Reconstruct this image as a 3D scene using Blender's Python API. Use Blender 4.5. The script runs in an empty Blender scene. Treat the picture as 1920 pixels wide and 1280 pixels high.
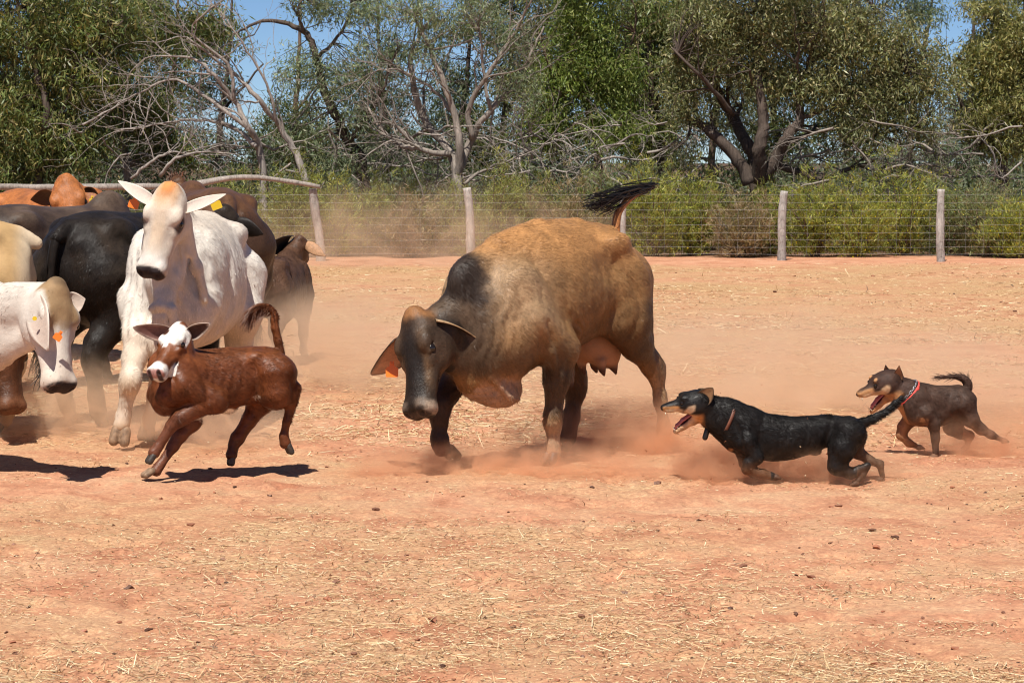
import bpy, bmesh, math, random
import numpy as np
from mathutils import Vector, Matrix

random.seed(7)
rng = np.random.default_rng(11)
sc = bpy.context.scene
COL = sc.collection

# ------------------------------------------------------------------ camera
CAM_Z = 1.70
FPX = 4620.0                      # focal length in pixels of a 1920 wide frame
PITCH = math.atan2(338.0, FPX)
cam_d = bpy.data.cameras.new('camera')
cam_d.sensor_width = 36.0
cam_d.lens = FPX / 1920.0 * 36.0
cam_d.clip_start = 0.1
cam_d.clip_end = 3000.0
cam_d.dof.use_dof = True
cam_d.dof.focus_distance = 13.9
cam_d.dof.aperture_fstop = 16.0
cam = bpy.data.objects.new('camera', cam_d)
COL.objects.link(cam)
cam.location = (0, 0, CAM_Z)
cam.rotation_euler = (math.pi / 2 - PITCH, 0, 0)
sc.camera = cam

# ------------------------------------------------------------------ sky and sun
SUN_EL = math.radians(62.0)
SUN_TO = Vector((-0.14, -0.50, 0))          # horizontal direction towards the sun (left, behind the camera)
az = math.atan2(SUN_TO.x, SUN_TO.y)         # clockwise from +Y
world = bpy.data.worlds.new('World')
sc.world = world
world.use_nodes = True
wt = world.node_tree
bgn = wt.nodes.get('Background') or wt.nodes.new('ShaderNodeBackground')
sky = wt.nodes.new('ShaderNodeTexSky')
sky.sky_type = 'NISHITA'
sky.sun_disc = False
sky.sun_elevation = SUN_EL
sky.sun_rotation = az
sky.air_density = 1.0
sky.dust_density = 0.0
sky.altitude = 5000.0
sky.ozone_density = 6.0
wt.links.new(sky.outputs[0], bgn.inputs[0])
bgn.inputs[1].default_value = 0.070
sun_d = bpy.data.lights.new('sun', 'SUN')
sun_d.energy = 5.0
sun_d.angle = math.radians(0.53)
sun_d.color = (1.0, 0.955, 0.88)
sun = bpy.data.objects.new('sun', sun_d)
COL.objects.link(sun)
h = SUN_TO.normalized() * math.cos(SUN_EL)
sdir = Vector((h.x, h.y, math.sin(SUN_EL)))
sun.rotation_euler = sdir.to_track_quat('Z', 'Y').to_euler()
sun.location = sdir * 60

sc.view_settings.view_transform = 'Standard'
sc.view_settings.look = 'None'
sc.view_settings.gamma = 1.0
sc.view_settings.exposure = 0.42
sc.view_settings.use_curve_mapping = False
sc.cycles.max_bounces = 8
sc.cycles.diffuse_bounces = 3
sc.cycles.glossy_bounces = 2
sc.cycles.transmission_bounces = 4
sc.cycles.transparent_max_bounces = 8
sc.cycles.volume_bounces = 4
sc.cycles.volume_step_rate = 1.0
sc.cycles.volume_max_steps = 64
sc.cycles.use_adaptive_sampling = True
sc.cycles.adaptive_threshold = 0.012
sc.cycles.use_denoising = True
sc.cycles.filter_width = 1.05

# ------------------------------------------------------------------ projection helpers (survey of the photograph)
CAM = np.array([0.0, 0.0, CAM_Z])
_F = np.array([0.0, math.cos(PITCH), -math.sin(PITCH)])
_U = np.array([0.0, math.sin(PITCH), math.cos(PITCH)])
_R = np.array([1.0, 0.0, 0.0])

def ray(u, v):
    return _F + _R * ((u - 960.0) / FPX) - _U * ((v - 640.0) / FPX)

def at_depth(u, v, y):
    d = ray(u, v)
    return CAM + d * (y / d[1])

def at_ground(u, v, z=0.0):
    d = ray(u, v)
    return CAM + d * ((z - CAM_Z) / d[2])

class Frame:
    """An animal's own axes: x forward, y to its left, z up, origin on the ground."""
    def __init__(s, x, y, deg):
        a = math.radians(deg)
        s.o = np.array([x, y, 0.0]); s.a = a
        s.f = np.array([math.cos(a), math.sin(a), 0.0])
        s.l = np.array([-math.sin(a), math.cos(a), 0.0])
    def loc(s, p):
        q = np.asarray(p) - s.o
        return np.array([q @ s.f, q @ s.l, q[2]])
    def world(s, q):
        return s.o + s.f * q[0] + s.l * q[1] + np.array([0, 0, q[2]])
    def L(s, u, v, l):          # survey point on the plane at lateral offset l
        d = ray(u, v)
        t = (l - (CAM - s.o) @ s.l) / (d @ s.l)
        return s.loc(CAM + d * t)
    def X(s, u, v, f):          # survey point on the plane at forward offset f
        d = ray(u, v)
        t = (f - (CAM - s.o) @ s.f) / (d @ s.f)
        return s.loc(CAM + d * t)
    def D(s, u, v, y):
        return s.loc(at_depth(u, v, y))
# ------------------------------------------------------------------ object helpers
def tag(o, label=None, cat=None, group=None, kind=None):
    if label: o['label'] = label
    if cat: o['category'] = cat
    if group: o['group'] = group
    if kind: o['kind'] = kind
    return o

def empty(name, loc=(0, 0, 0), rz=0.0):
    o = bpy.data.objects.new(name, None)
    o.empty_display_size = 0.2
    COL.objects.link(o)
    o.location = loc
    o.rotation_euler = (0, 0, rz)
    return o

def mesh_obj(name, V, F, mat=None, parent=None, cols=None, smooth=True, loc=None):
    """V (n,3), F (m,k) arrays (k = 3 or 4) or a list of such arrays."""
    me = bpy.data.meshes.new(name)
    V = np.asarray(V, dtype=np.float32)
    Fs = F if isinstance(F, list) else [F]
    Fs = [np.asarray(f, dtype=np.int32) for f in Fs if len(f)]
    idx = np.concatenate([f.ravel() for f in Fs])
    tot = np.concatenate([np.full(len(f), f.shape[1], np.int32) for f in Fs])
    start = np.concatenate([[0], np.cumsum(tot)[:-1]]).astype(np.int32)
    me.vertices.add(len(V)); me.vertices.foreach_set('co', V.ravel())
    me.loops.add(len(idx)); me.loops.foreach_set('vertex_index', idx)
    me.polygons.add(len(tot)); me.polygons.foreach_set('loop_start', start)
    try: me.polygons.foreach_set('loop_total', tot)
    except Exception: pass
    me.polygons.foreach_set('use_smooth', np.full(len(tot), bool(smooth)))
    me.update(calc_edges=True)
    if cols is not None:
        ca = me.color_attributes.new('Col', 'FLOAT_COLOR', 'POINT')
        c4 = np.ones((len(V), 4), np.float32)
        c4[:, :cols.shape[1]] = cols
        ca.data.foreach_set('color', c4.ravel())
    if mat is not None: me.materials.append(mat)
    o = bpy.data.objects.new(name, me)
    COL.objects.link(o)
    if parent is not None: o.parent = parent
    if loc is not None: o.location = loc
    return o

# ------------------------------------------------------------------ noise
def _hash(i, j, k, s):
    n = (i * 374761393 + j * 668265263 + k * 2147483647 + s * 1274126177) & 0xFFFFFFFF
    n = ((n ^ (n >> 13)) * 1274126177) & 0xFFFFFFFF
    n = n ^ (n >> 16)
    return (n & 0xFFFF).astype(np.float32) / 32767.5 - 1.0

def vnoise(P, freq=1.0, seed=0):
    Q = np.asarray(P, dtype=np.float64) * freq
    I = np.floor(Q).astype(np.int64); f = (Q - I).astype(np.float32)
    w = f * f * f * (f * (f * 6 - 15) + 10)
    out = 0
    for dx in (0, 1):
        wx = w[:, 0] if dx else 1 - w[:, 0]
        for dy in (0, 1):
            wy = w[:, 1] if dy else 1 - w[:, 1]
            for dz in (0, 1):
                wz = w[:, 2] if dz else 1 - w[:, 2]
                out = out + wx * wy * wz * _hash(I[:, 0] + dx, I[:, 1] + dy, I[:, 2] + dz, seed)
    return out

def fbm(P, freq=1.0, octv=3, seed=0, gain=0.5):
    a, o = 1.0, 0
    for k in range(octv):
        o = o + a * vnoise(P, freq * 2.03 ** k, seed + 17 * k)
        a *= gain
    return o

def sstep(a, b, x):
    t = np.clip((x - a) / (b - a), 0, 1)
    return t * t * (3 - 2 * t)

def mixc(A, B, w):
    return A * (1 - w[:, None]) + np.asarray(B, dtype=np.float32) * w[:, None]

# ------------------------------------------------------------------ implicit body modelling
def nrm(v):
    v = np.asarray(v, dtype=float)
    return v / (np.linalg.norm(v) + 1e-12)

class Body:
    """Smooth union of tapered limbs, ellipsoids and lofted barrels, meshed as ONE continuous skin."""
    def __init__(s, lo, hi, h):
        s.lo = np.array(lo, float); s.h = h
        s.n = np.ceil((np.array(hi) - s.lo) / h).astype(int) + 1
        s.d = np.full(s.n, 0.25, np.float32)
    def _box(s, lo, hi):
        i0 = np.maximum(0, np.floor((np.asarray(lo) - s.lo) / s.h).astype(int))
        i1 = np.minimum(s.n, np.ceil((np.asarray(hi) - s.lo) / s.h).astype(int) + 1)
        if np.any(i1 <= i0): return None
        sl = tuple(slice(a, b) for a, b in zip(i0, i1))
        ax = [(s.lo[k] + s.h * np.arange(i0[k], i1[k])).astype(np.float32) for k in range(3)]
        return sl, ax[0][:, None, None], ax[1][None, :, None], ax[2][None, None, :]
    def _put(s, sl, d, k, op):
        A = s.d[sl]
        if op == 'add':
            hh = np.clip(0.5 + 0.5 * (A - d) / k, 0, 1)
            s.d[sl] = A * (1 - hh) + d * hh - k * hh * (1 - hh)
        else:
            hh = np.clip(0.5 - 0.5 * (A + d) / k, 0, 1)
            s.d[sl] = A * (1 - hh) - d * hh + k * hh * (1 - hh)
    def cone(s, a, b, ra, rb, k=0.03, op='add', flat=None, fac=1.0):
        a = np.asarray(a, float); b = np.asarray(b, float)
        m = max(ra, rb) * max(1.0, fac) + k + 2 * s.h
        r = s._box(np.minimum(a, b) - m, np.maximum(a, b) + m)
        if r is None: return
        sl, X, Y, Z = r
        ba = b - a; L2 = ba @ ba + 1e-12
        px, py, pz = X - a[0], Y - a[1], Z - a[2]
        t = np.clip((px * ba[0] + py * ba[1] + pz * ba[2]) / L2, 0, 1)
        qx, qy, qz = px - t * ba[0], py - t * ba[1], pz - t * ba[2]
        if flat is not None:
            f = nrm(flat)
            q = (qx * f[0] + qy * f[1] + qz * f[2]) * (1.0 / fac - 1.0)
            qx, qy, qz = qx + q * f[0], qy + q * f[1], qz + q * f[2]
        d = np.sqrt(qx * qx + qy * qy + qz * qz) - (ra + (rb - ra) * t)
        s._put(sl, d.astype(np.float32), k, op)
    def chain(s, pts, rad, k=0.03, **kw):
        for i in range(len(pts) - 1):
            s.cone(pts[i], pts[i + 1], rad[i], rad[i + 1], k, **kw)
    def ell(s, c, r, k=0.03, op='add', R=None):
        c = np.asarray(c, float); r = np.asarray(r, float)
        m = (r.max() if R is not None else r) + k + 2 * s.h
        b = s._box(c - m, c + m)
        if b is None: return
        sl, X, Y, Z = b
        px, py, pz = X - c[0], Y - c[1], Z - c[2]
        if R is not None:
            px, py, pz = (px * R[0, i] + py * R[1, i] + pz * R[2, i] for i in range(3))
        k0 = np.sqrt((px / r[0]) ** 2 + (py / r[1]) ** 2 + (pz / r[2]) ** 2)
        k1 = np.sqrt((px / r[0] ** 2) ** 2 + (py / r[1] ** 2) ** 2 + (pz / r[2] ** 2) ** 2) + 1e-9
        s._put(sl, (k0 * (k0 - 1.0) / k1).astype(np.float32), k, op)
    def loft(s, st, k=0.03, op='add', T=None, n=2.0, cap=(0.1, 0.1)):
        """st rows: x, ztop, zbot, halfwidth, lateral offset, egg (positive = wider below). T = 4x4 of the loft's own frame."""
        st = np.array(st, float)
        T = np.eye(4) if T is None else T
        R, o = T[:3, :3], T[:3, 3]
        x0, x1 = st[0, 0], st[-1, 0]
        w = st[:, 3].max(); la = np.abs(st[:, 4]).max()
        cr = np.array([[x, y, z] for x in (x0, x1) for y in (-w - la, w + la) for z in (st[:, 2].min(), st[:, 1].max())])
        cw = cr @ R.T + o
        m = k + 2 * s.h + 0.03
        b = s._box(cw.min(0) - m, cw.max(0) + m)
        if b is None: return
        sl, X, Y, Z = b
        px, py, pz = X - o[0], Y - o[1], Z - o[2]
        x, y, z = (px * R[0, i] + py * R[1, i] + pz * R[2, i] for i in range(3))
        xx = np.linspace(x0, x1, 257)
        def curve(c):
            # cubic Hermite through the stations
            X_, Y_ = st[:, 0], st[:, c]
            m_ = np.gradient(Y_, X_) if len(X_) > 2 else np.zeros(len(X_))
            i = np.clip(np.searchsorted(X_, xx) - 1, 0, len(X_) - 2)
            hx = X_[i + 1] - X_[i]; t = (xx - X_[i]) / hx
            return ((2 * t**3 - 3 * t**2 + 1) * Y_[i] + (t**3 - 2 * t**2 + t) * hx * m_[i]
                    + (-2 * t**3 + 3 * t**2) * Y_[i + 1] + (t**3 - t**2) * hx * m_[i + 1])
        zt, zb, hw, lo, eg = (curve(c) for c in range(1, 6))
        ce = np.ones_like(xx)
        if cap[0] > 0: ce = np.minimum(ce, np.sqrt(np.clip(1 - np.clip(1 - (xx - x0) / cap[0], 0, 1) ** 2, 0.0025, 1)))
        if cap[1] > 0: ce = np.minimum(ce, np.sqrt(np.clip(1 - np.clip(1 - (x1 - xx) / cap[1], 0, 1) ** 2, 0.0025, 1)))
        zc = (zt + zb) / 2; hh = np.maximum((zt - zb) / 2, 1e-3) * ce; hw = np.maximum(hw, 1e-3) * ce
        xc = np.clip(x, x0, x1)
        g = lambda a: np.interp(xc, xx, a).astype(np.float32)
        ZC, HH, HW, LO, EG = g(zc), g(hh), g(hw), g(lo), g(eg)
        zn = (z - ZC) / HH
        W = HW * np.clip(1 - EG * np.clip(zn, -1.2, 1.2), 0.25, 2)
        val = (np.abs((y - LO) / W) ** n + np.abs(zn) ** n) ** (1.0 / n)
        d = (val - 1) * np.minimum(HH, W) * 0.95
        dx = x - xc
        d = np.where(np.abs(dx) > 0, np.sqrt(np.maximum(d, 0) ** 2 + dx * dx), d)
        s._put(sl, d.astype(np.float32), k, op)
    def mesh(s, smooth=1):
        d = s.d; n = s.n
        ins = d < 0
        # cells that the surface crosses
        c = np.zeros(n - 1, np.int8)
        for i in (0, 1):
            for j in (0, 1):
                for k in (0, 1):
                    c += ins[i:n[0] - 1 + i, j:n[1] - 1 + j, k:n[2] - 1 + k]
        act = (c > 0) & (c < 8)
        ci = np.argwhere(act)
        vid = np.full(n - 1, -1, np.int32); vid[act] = np.arange(len(ci))
        S = np.zeros((len(ci), 3)); N = np.zeros(len(ci))
        corners = [(i, j, k) for i in (0, 1) for j in (0, 1) for k in (0, 1)]
        val = {q: d[ci[:, 0] + q[0], ci[:, 1] + q[1], ci[:, 2] + q[2]] for q in corners}
        for a in corners:
            for ax in range(3):
                if a[ax]: continue
                b = list(a); b[ax] = 1; b = tuple(b)
                va, vb = val[a], val[b]
                m = (va < 0) != (vb < 0)
                t = np.where(m, va / np.where(m, va - vb, 1), 0)
                p = np.tile(np.array(a, float), (len(ci), 1)); p[:, ax] += t
                S += p * m[:, None]; N += m
        V = s.lo + s.h * (ci + S / N[:, None])
        quads = []
        for ax in range(3):
            o1, o2 = (ax + 1) % 3, (ax + 2) % 3
            A = np.take(ins, range(n[ax] - 1), ax); B = np.take(ins, range(1, n[ax]), ax)
            e = np.argwhere(A != B)
            e = e[(e[:, o1] > 0) & (e[:, o2] > 0) & (e[:, o1] < n[o1] - 1) & (e[:, o2] < n[o2] - 1)]
            if not len(e): continue
            flip = A[e[:, 0], e[:, 1], e[:, 2]]
            q = []
            for (u, v) in ((0, 0), (1, 0), (1, 1), (0, 1)):
                p = e.copy(); p[:, o1] -= 1 - u; p[:, o2] -= 1 - v
                q.append(vid[p[:, 0], p[:, 1], p[:, 2]])
            q = np.stack(q, 1)
            q[~flip] = q[~flip][:, ::-1]
            quads.append(q)
        Q = np.concatenate(quads)
        Q = Q[(Q >= 0).all(1)]
        for _ in range(smooth): V = relax(V, Q, 0.5)
        return V, Q

def relax(V, Q, a):
    E = np.concatenate([Q[:, [0, 1]], Q[:, [1, 2]], Q[:, [2, 3]], Q[:, [3, 0]]])
    cnt = np.bincount(E.ravel(), minlength=len(V)).astype(float)
    out = np.zeros_like(V)
    for c in range(3):
        out[:, c] = np.bincount(E[:, 0], V[E[:, 1], c], len(V)) + np.bincount(E[:, 1], V[E[:, 0], c], len(V))
    return V * (1 - a) + a * out / np.maximum(cnt, 1)[:, None]

def normals(V, Q):
    n = np.cross(V[Q[:, 2]] - V[Q[:, 0]], V[Q[:, 3]] - V[Q[:, 1]])
    N = np.zeros_like(V)
    for j in range(4):
        for c in range(3): N[:, c] += np.bincount(Q[:, j], n[:, c], len(V))
    return N / (np.linalg.norm(N, axis=1, keepdims=True) + 1e-12)

# ------------------------------------------------------------------ swept tubes
def smooth_path(P, m):
    """Catmull-Rom through control points (columns may include a radius)."""
    P = np.asarray(P, float)
    Q = np.vstack([2 * P[0] - P[1], P, 2 * P[-1] - P[-2]])
    out = []
    for i in range(1, len(Q) - 2):
        t = np.linspace(0, 1, m, endpoint=False)[:, None]
        a, b, c, d = Q[i - 1], Q[i], Q[i + 1], Q[i + 2]
        out.append(0.5 * (2 * b + (c - a) * t + (2 * a - 5 * b + 4 * c - d) * t**2 + (3 * b - a - 3 * c + d) * t**3))
    out.append(P[-1:])
    return np.vstack(out)

def tube(P, R, sides=6, base=0, cap=True):
    """Verts and quads of a tube along the polyline P with radii R."""
    P = np.asarray(P, float); R = np.asarray(R, float)
    T = np.gradient(P, axis=0); T /= np.linalg.norm(T, axis=1, keepdims=True) + 1e-12
    ref = np.array([0.0, 0, 1]) if abs(T[0, 2]) < 0.9 else np.array([1.0, 0, 0])
    A = np.cross(T, ref); A /= np.linalg.norm(A, axis=1, keepdims=True) + 1e-12
    B = np.cross(T, A)
    th = np.linspace(0, 2 * np.pi, sides, endpoint=False)
    V = (P[:, None, :] + R[:, None, None] * (np.cos(th)[None, :, None] * A[:, None, :] + np.sin(th)[None, :, None] * B[:, None, :])).reshape(-1, 3)
    n = len(P)
    i = np.arange(n - 1)[:, None]; j = np.arange(sides)[None, :]; j2 = (j + 1) % sides
    Q = np.stack([i * sides + j, i * sides + j2, (i + 1) * sides + j2, (i + 1) * sides + j], -1).reshape(-1, 4)
    if cap:
        V = np.vstack([V, P[0], P[-1]])
        k = np.arange(sides); k2 = (k + 1) % sides
        c0, c1 = n * sides, n * sides + 1
        Q = np.vstack([Q, np.stack([np.full(sides, c0), k2, k, np.full(sides, c0)], 1)[:, [0, 1, 2, 2]] * 0 + np.stack([np.full(sides, c0), k2, k, k], 1)]) if False else Q
        tris = np.vstack([np.stack([np.full(sides, c0), k2, k], 1), np.stack([np.full(sides, c1), (n - 1) * sides + k, (n - 1) * sides + k2], 1)])
        return V, Q + base, tris + base
    return V, Q + base, np.zeros((0, 3), int)

class Tubes:
    """Collects many tubes into one mesh (a trunk with its limbs, a wire with its knots)."""
    def __init__(s): s.V = []; s.Q = []; s.T = []; s.n = 0
    def add(s, P, R, sides=6, cap=True):
        V, Q, T = tube(P, R, sides, s.n, cap)
        s.V.append(V); s.Q.append(Q); s.T.append(T); s.n += len(V)
    def raw(s, V, F):
        F = np.asarray(F) + s.n
        (s.Q if F.shape[1] == 4 else s.T).append(F); s.V.append(np.asarray(V, float)); s.n += len(V)
    def build(s, name, mat, parent=None, loc=None, smooth=True, origin=None):
        V = np.vstack(s.V)
        if origin is not None: V = V - np.asarray(origin)
        F = [np.vstack(x) for x in (s.Q, s.T) if len(x)]
        return mesh_obj(name, V, F, mat, parent, smooth=smooth, loc=loc)
# ------------------------------------------------------------------ materials
def new_mat(name):
    m = bpy.data.materials.new(name)
    m.use_nodes = True
    nt = m.node_tree
    b = nt.nodes.get('Principled BSDF')
    return m, nt, b

def N_(nt, typ, **kw):
    n = nt.nodes.new(typ)
    for k, v in kw.items(): setattr(n, k, v)
    return n

def noise_node(nt, scale, detail=3.0, rough=0.55, vec=None, dist=0.0):
    n = N_(nt, 'ShaderNodeTexNoise')
    n.inputs['Scale'].default_value = scale
    n.inputs['Detail'].default_value = detail
    n.inputs['Roughness'].default_value = rough
    n.inputs['Distortion'].default_value = dist
    if vec is not None: nt.links.new(vec, n.inputs['Vector'])
    return n

def ramp(nt, src, stops):
    r = N_(nt, 'ShaderNodeValToRGB')
    e = r.color_ramp.elements
    while len(e) > 1: e.remove(e[-1])
    e[0].position = stops[0][0]; e[0].color = (*stops[0][1], 1)
    for p, c in stops[1:]:
        x = e.new(p); x.color = (*c, 1)
    nt.links.new(src, r.inputs[0])
    return r

def coat_mat(name, rough=0.6, spec=0.35, bump=0.35, streak=70.0, var=0.35, sheen=0.08, coat=0.0):
    """Short hair: colour from the animal's own coat pattern, broken up by hair-direction streaks."""
    m, nt, b = new_mat(name)
    at = N_(nt, 'ShaderNodeAttribute', attribute_name='Col')
    tc = N_(nt, 'ShaderNodeTexCoord')
    mp = N_(nt, 'ShaderNodeMapping')
    mp.inputs['Scale'].default_value = (0.45, 1.0, 0.55)
    mp.inputs['Rotation'].default_value = (0.3, 0.5, 0.2)
    nt.links.new(tc.outputs['Object'], mp.inputs[0])
    n1 = noise_node(nt, streak, 4, 0.65, mp.outputs[0], 0.6)
    n2 = noise_node(nt, 9.0, 3, 0.6, tc.outputs['Object'], 0.4)
    add = N_(nt, 'ShaderNodeMath', operation='ADD')
    nt.links.new(n1.outputs[0], add.inputs[0]); nt.links.new(n2.outputs[0], add.inputs[1])
    mr = N_(nt, 'ShaderNodeMapRange')
    mr.inputs[1].default_value = 0.6; mr.inputs[2].default_value = 1.4
    mr.inputs[3].default_value = 1 - var; mr.inputs[4].default_value = 1 + var
    nt.links.new(add.outputs[0], mr.inputs[0])
    mul = N_(nt, 'ShaderNodeVectorMath', operation='SCALE')
    nt.links.new(at.outputs['Color'], mul.inputs[0]); nt.links.new(mr.outputs[0], mul.inputs['Scale'])
    nt.links.new(mul.outputs[0], b.inputs['Base Color'])
    rr = N_(nt, 'ShaderNodeMapRange')
    rr.inputs[1].default_value = 0.3; rr.inputs[2].default_value = 0.7
    rr.inputs[3].default_value = rough - 0.10; rr.inputs[4].default_value = rough + 0.12
    nt.links.new(n1.outputs[0], rr.inputs[0]); nt.links.new(rr.outputs[0], b.inputs['Roughness'])
    b.inputs['Specular IOR Level'].default_value = spec
    b.inputs['Sheen Weight'].default_value = sheen
    b.inputs['Sheen Roughness'].default_value = 0.4
    bp = N_(nt, 'ShaderNodeBump')
    bp.inputs['Strength'].default_value = bump
    bp.inputs['Distance'].default_value = 0.006
    nt.links.new(n1.outputs[0], bp.inputs['Height'])
    nt.links.new(bp.outputs[0], b.inputs['Normal'])
    return m

def plain_mat(name, col, rough=0.6, spec=0.4, var=0.2, scale=20.0, bump=0.0, coords='Object'):
    m, nt, b = new_mat(name)
    tc = N_(nt, 'ShaderNodeTexCoord')
    n = noise_node(nt, scale, 4, 0.6, tc.outputs[coords])
    c = np.array(col)
    r = ramp(nt, n.outputs[0], [(0.3, tuple(c * (1 - var))), (0.7, tuple(np.minimum(c * (1 + var), 1)))])
    nt.links.new(r.outputs[0], b.inputs['Base Color'])
    b.inputs['Roughness'].default_value = rough
    b.inputs['Specular IOR Level'].default_value = spec
    if bump:
        bp = N_(nt, 'ShaderNodeBump'); bp.inputs['Strength'].default_value = bump
        bp.inputs['Distance'].default_value = 0.01
        nt.links.new(n.outputs[0], bp.inputs['Height']); nt.links.new(bp.outputs[0], b.inputs['Normal'])
    return m

MAT = {}
MAT['coat'] = coat_mat('short cattle coat', 0.42, 0.22, 0.65, sheen=0.0, var=0.55, streak=120)
MAT['coat_black'] = coat_mat('black cattle coat', 0.45, 0.12, 0.5, sheen=0.0, var=0.5, streak=110)
MAT['coat_pale'] = coat_mat('pale cattle coat', 0.66, 0.18, 0.45, var=0.14, sheen=0.0, streak=100)
MAT['coat_calf'] = coat_mat('glossy calf coat', 0.40, 0.26, 0.55, streak=90, var=0.5, sheen=0.0)
MAT['coat_dog'] = coat_mat('wet dog coat', 0.42, 0.22, 0.7, streak=90, var=0.4, sheen=0.0)
MAT['fur_cow'] = coat_mat('coat hair', 0.45, 0.2, 0.0, streak=120, var=0.3, sheen=0.0)
MAT['fur_pale'] = coat_mat('pale coat hair', 0.6, 0.15, 0.0, streak=120, var=0.12, sheen=0.0)
MAT['fur_dark'] = coat_mat('wet fur tips', 0.50, 0.16, 0.0, streak=90, var=0.3, sheen=0.0)
MAT['coat_dusty'] = coat_mat('dusty dog coat', 0.62, 0.22, 0.6, streak=80, var=0.35, sheen=0.0)
MAT['eye'] = plain_mat('dark eye', (0.012, 0.008, 0.006), 0.08, 0.6, 0.1)
MAT['hoof'] = plain_mat('hoof horn', (0.05, 0.038, 0.03), 0.5, 0.4, 0.4, 40, 0.3)
MAT['hoof_pale'] = plain_mat('pale dusty hoof horn', (0.22, 0.14, 0.085), 0.6, 0.3, 0.4, 40, 0.3)
MAT['tag_orange'] = plain_mat('orange plastic', (0.92, 0.20, 0.02), 0.4, 0.5, 0.08)
MAT['tag_yellow'] = plain_mat('yellow plastic', (0.62, 0.42, 0.02), 0.4, 0.5, 0.08)
MAT['tag_white'] = plain_mat('white plastic', (0.75, 0.7, 0.55), 0.4, 0.5, 0.08)
MAT['black_hair'] = plain_mat('black tail hair', (0.010, 0.009, 0.009), 0.38, 0.5, 0.3)
MAT['brown_hair'] = plain_mat('brown tail hair', (0.13, 0.045, 0.018), 0.45, 0.4, 0.4)
MAT['grey_hair'] = plain_mat('dark grey tail hair', (0.03, 0.025, 0.022), 0.45, 0.4, 0.4)
MAT['tongue'] = plain_mat('wet tongue', (0.42, 0.13, 0.13), 0.25, 0.5, 0.15)
MAT['tooth'] = plain_mat('tooth enamel', (0.75, 0.68, 0.52), 0.3, 0.5, 0.05)
MAT['red_band'] = plain_mat('red webbing', (0.72, 0.07, 0.055), 0.6, 0.3, 0.15, 80, 0.3)
MAT['leather'] = plain_mat('brown leather', (0.16, 0.06, 0.035), 0.5, 0.4, 0.25, 40, 0.2)
MAT['chain'] = plain_mat('chain steel', (0.55, 0.55, 0.57), 0.3, 0.7, 0.15)
MAT['chain'].node_tree.nodes['Principled BSDF'].inputs['Metallic'].default_value = 0.9
# ------------------------------------------------------------------ animal tools
def frame4(o, x, zhint, s=1.0):
    x = nrm(x); z = np.asarray(zhint, float); z = nrm(z - x * (z @ x)); y = np.cross(z, x)
    T = np.eye(4); T[:3, 0], T[:3, 1], T[:3, 2], T[:3, 3] = x, y, z, o
    return T

class Head:
    """A cow's head in its own axes: x from poll to nose, y to its left, z out of the forehead."""
    def __init__(s, poll, nose, zhint, size=1.0):
        s.T = frame4(np.asarray(poll, float), np.asarray(nose, float) - np.asarray(poll, float), zhint)
        s.s = size; s.R = s.T[:3, :3]
    def p(s, x, y, z): return s.T[:3, :3] @ (np.array([x, y, z]) * s.s) + s.T[:3, 3]
    def v(s, x, y, z): return s.T[:3, :3] @ np.array([x, y, z])
    def loc(s, V): return ((V - s.T[:3, 3]) @ s.T[:3, :3]) / s.s

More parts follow.
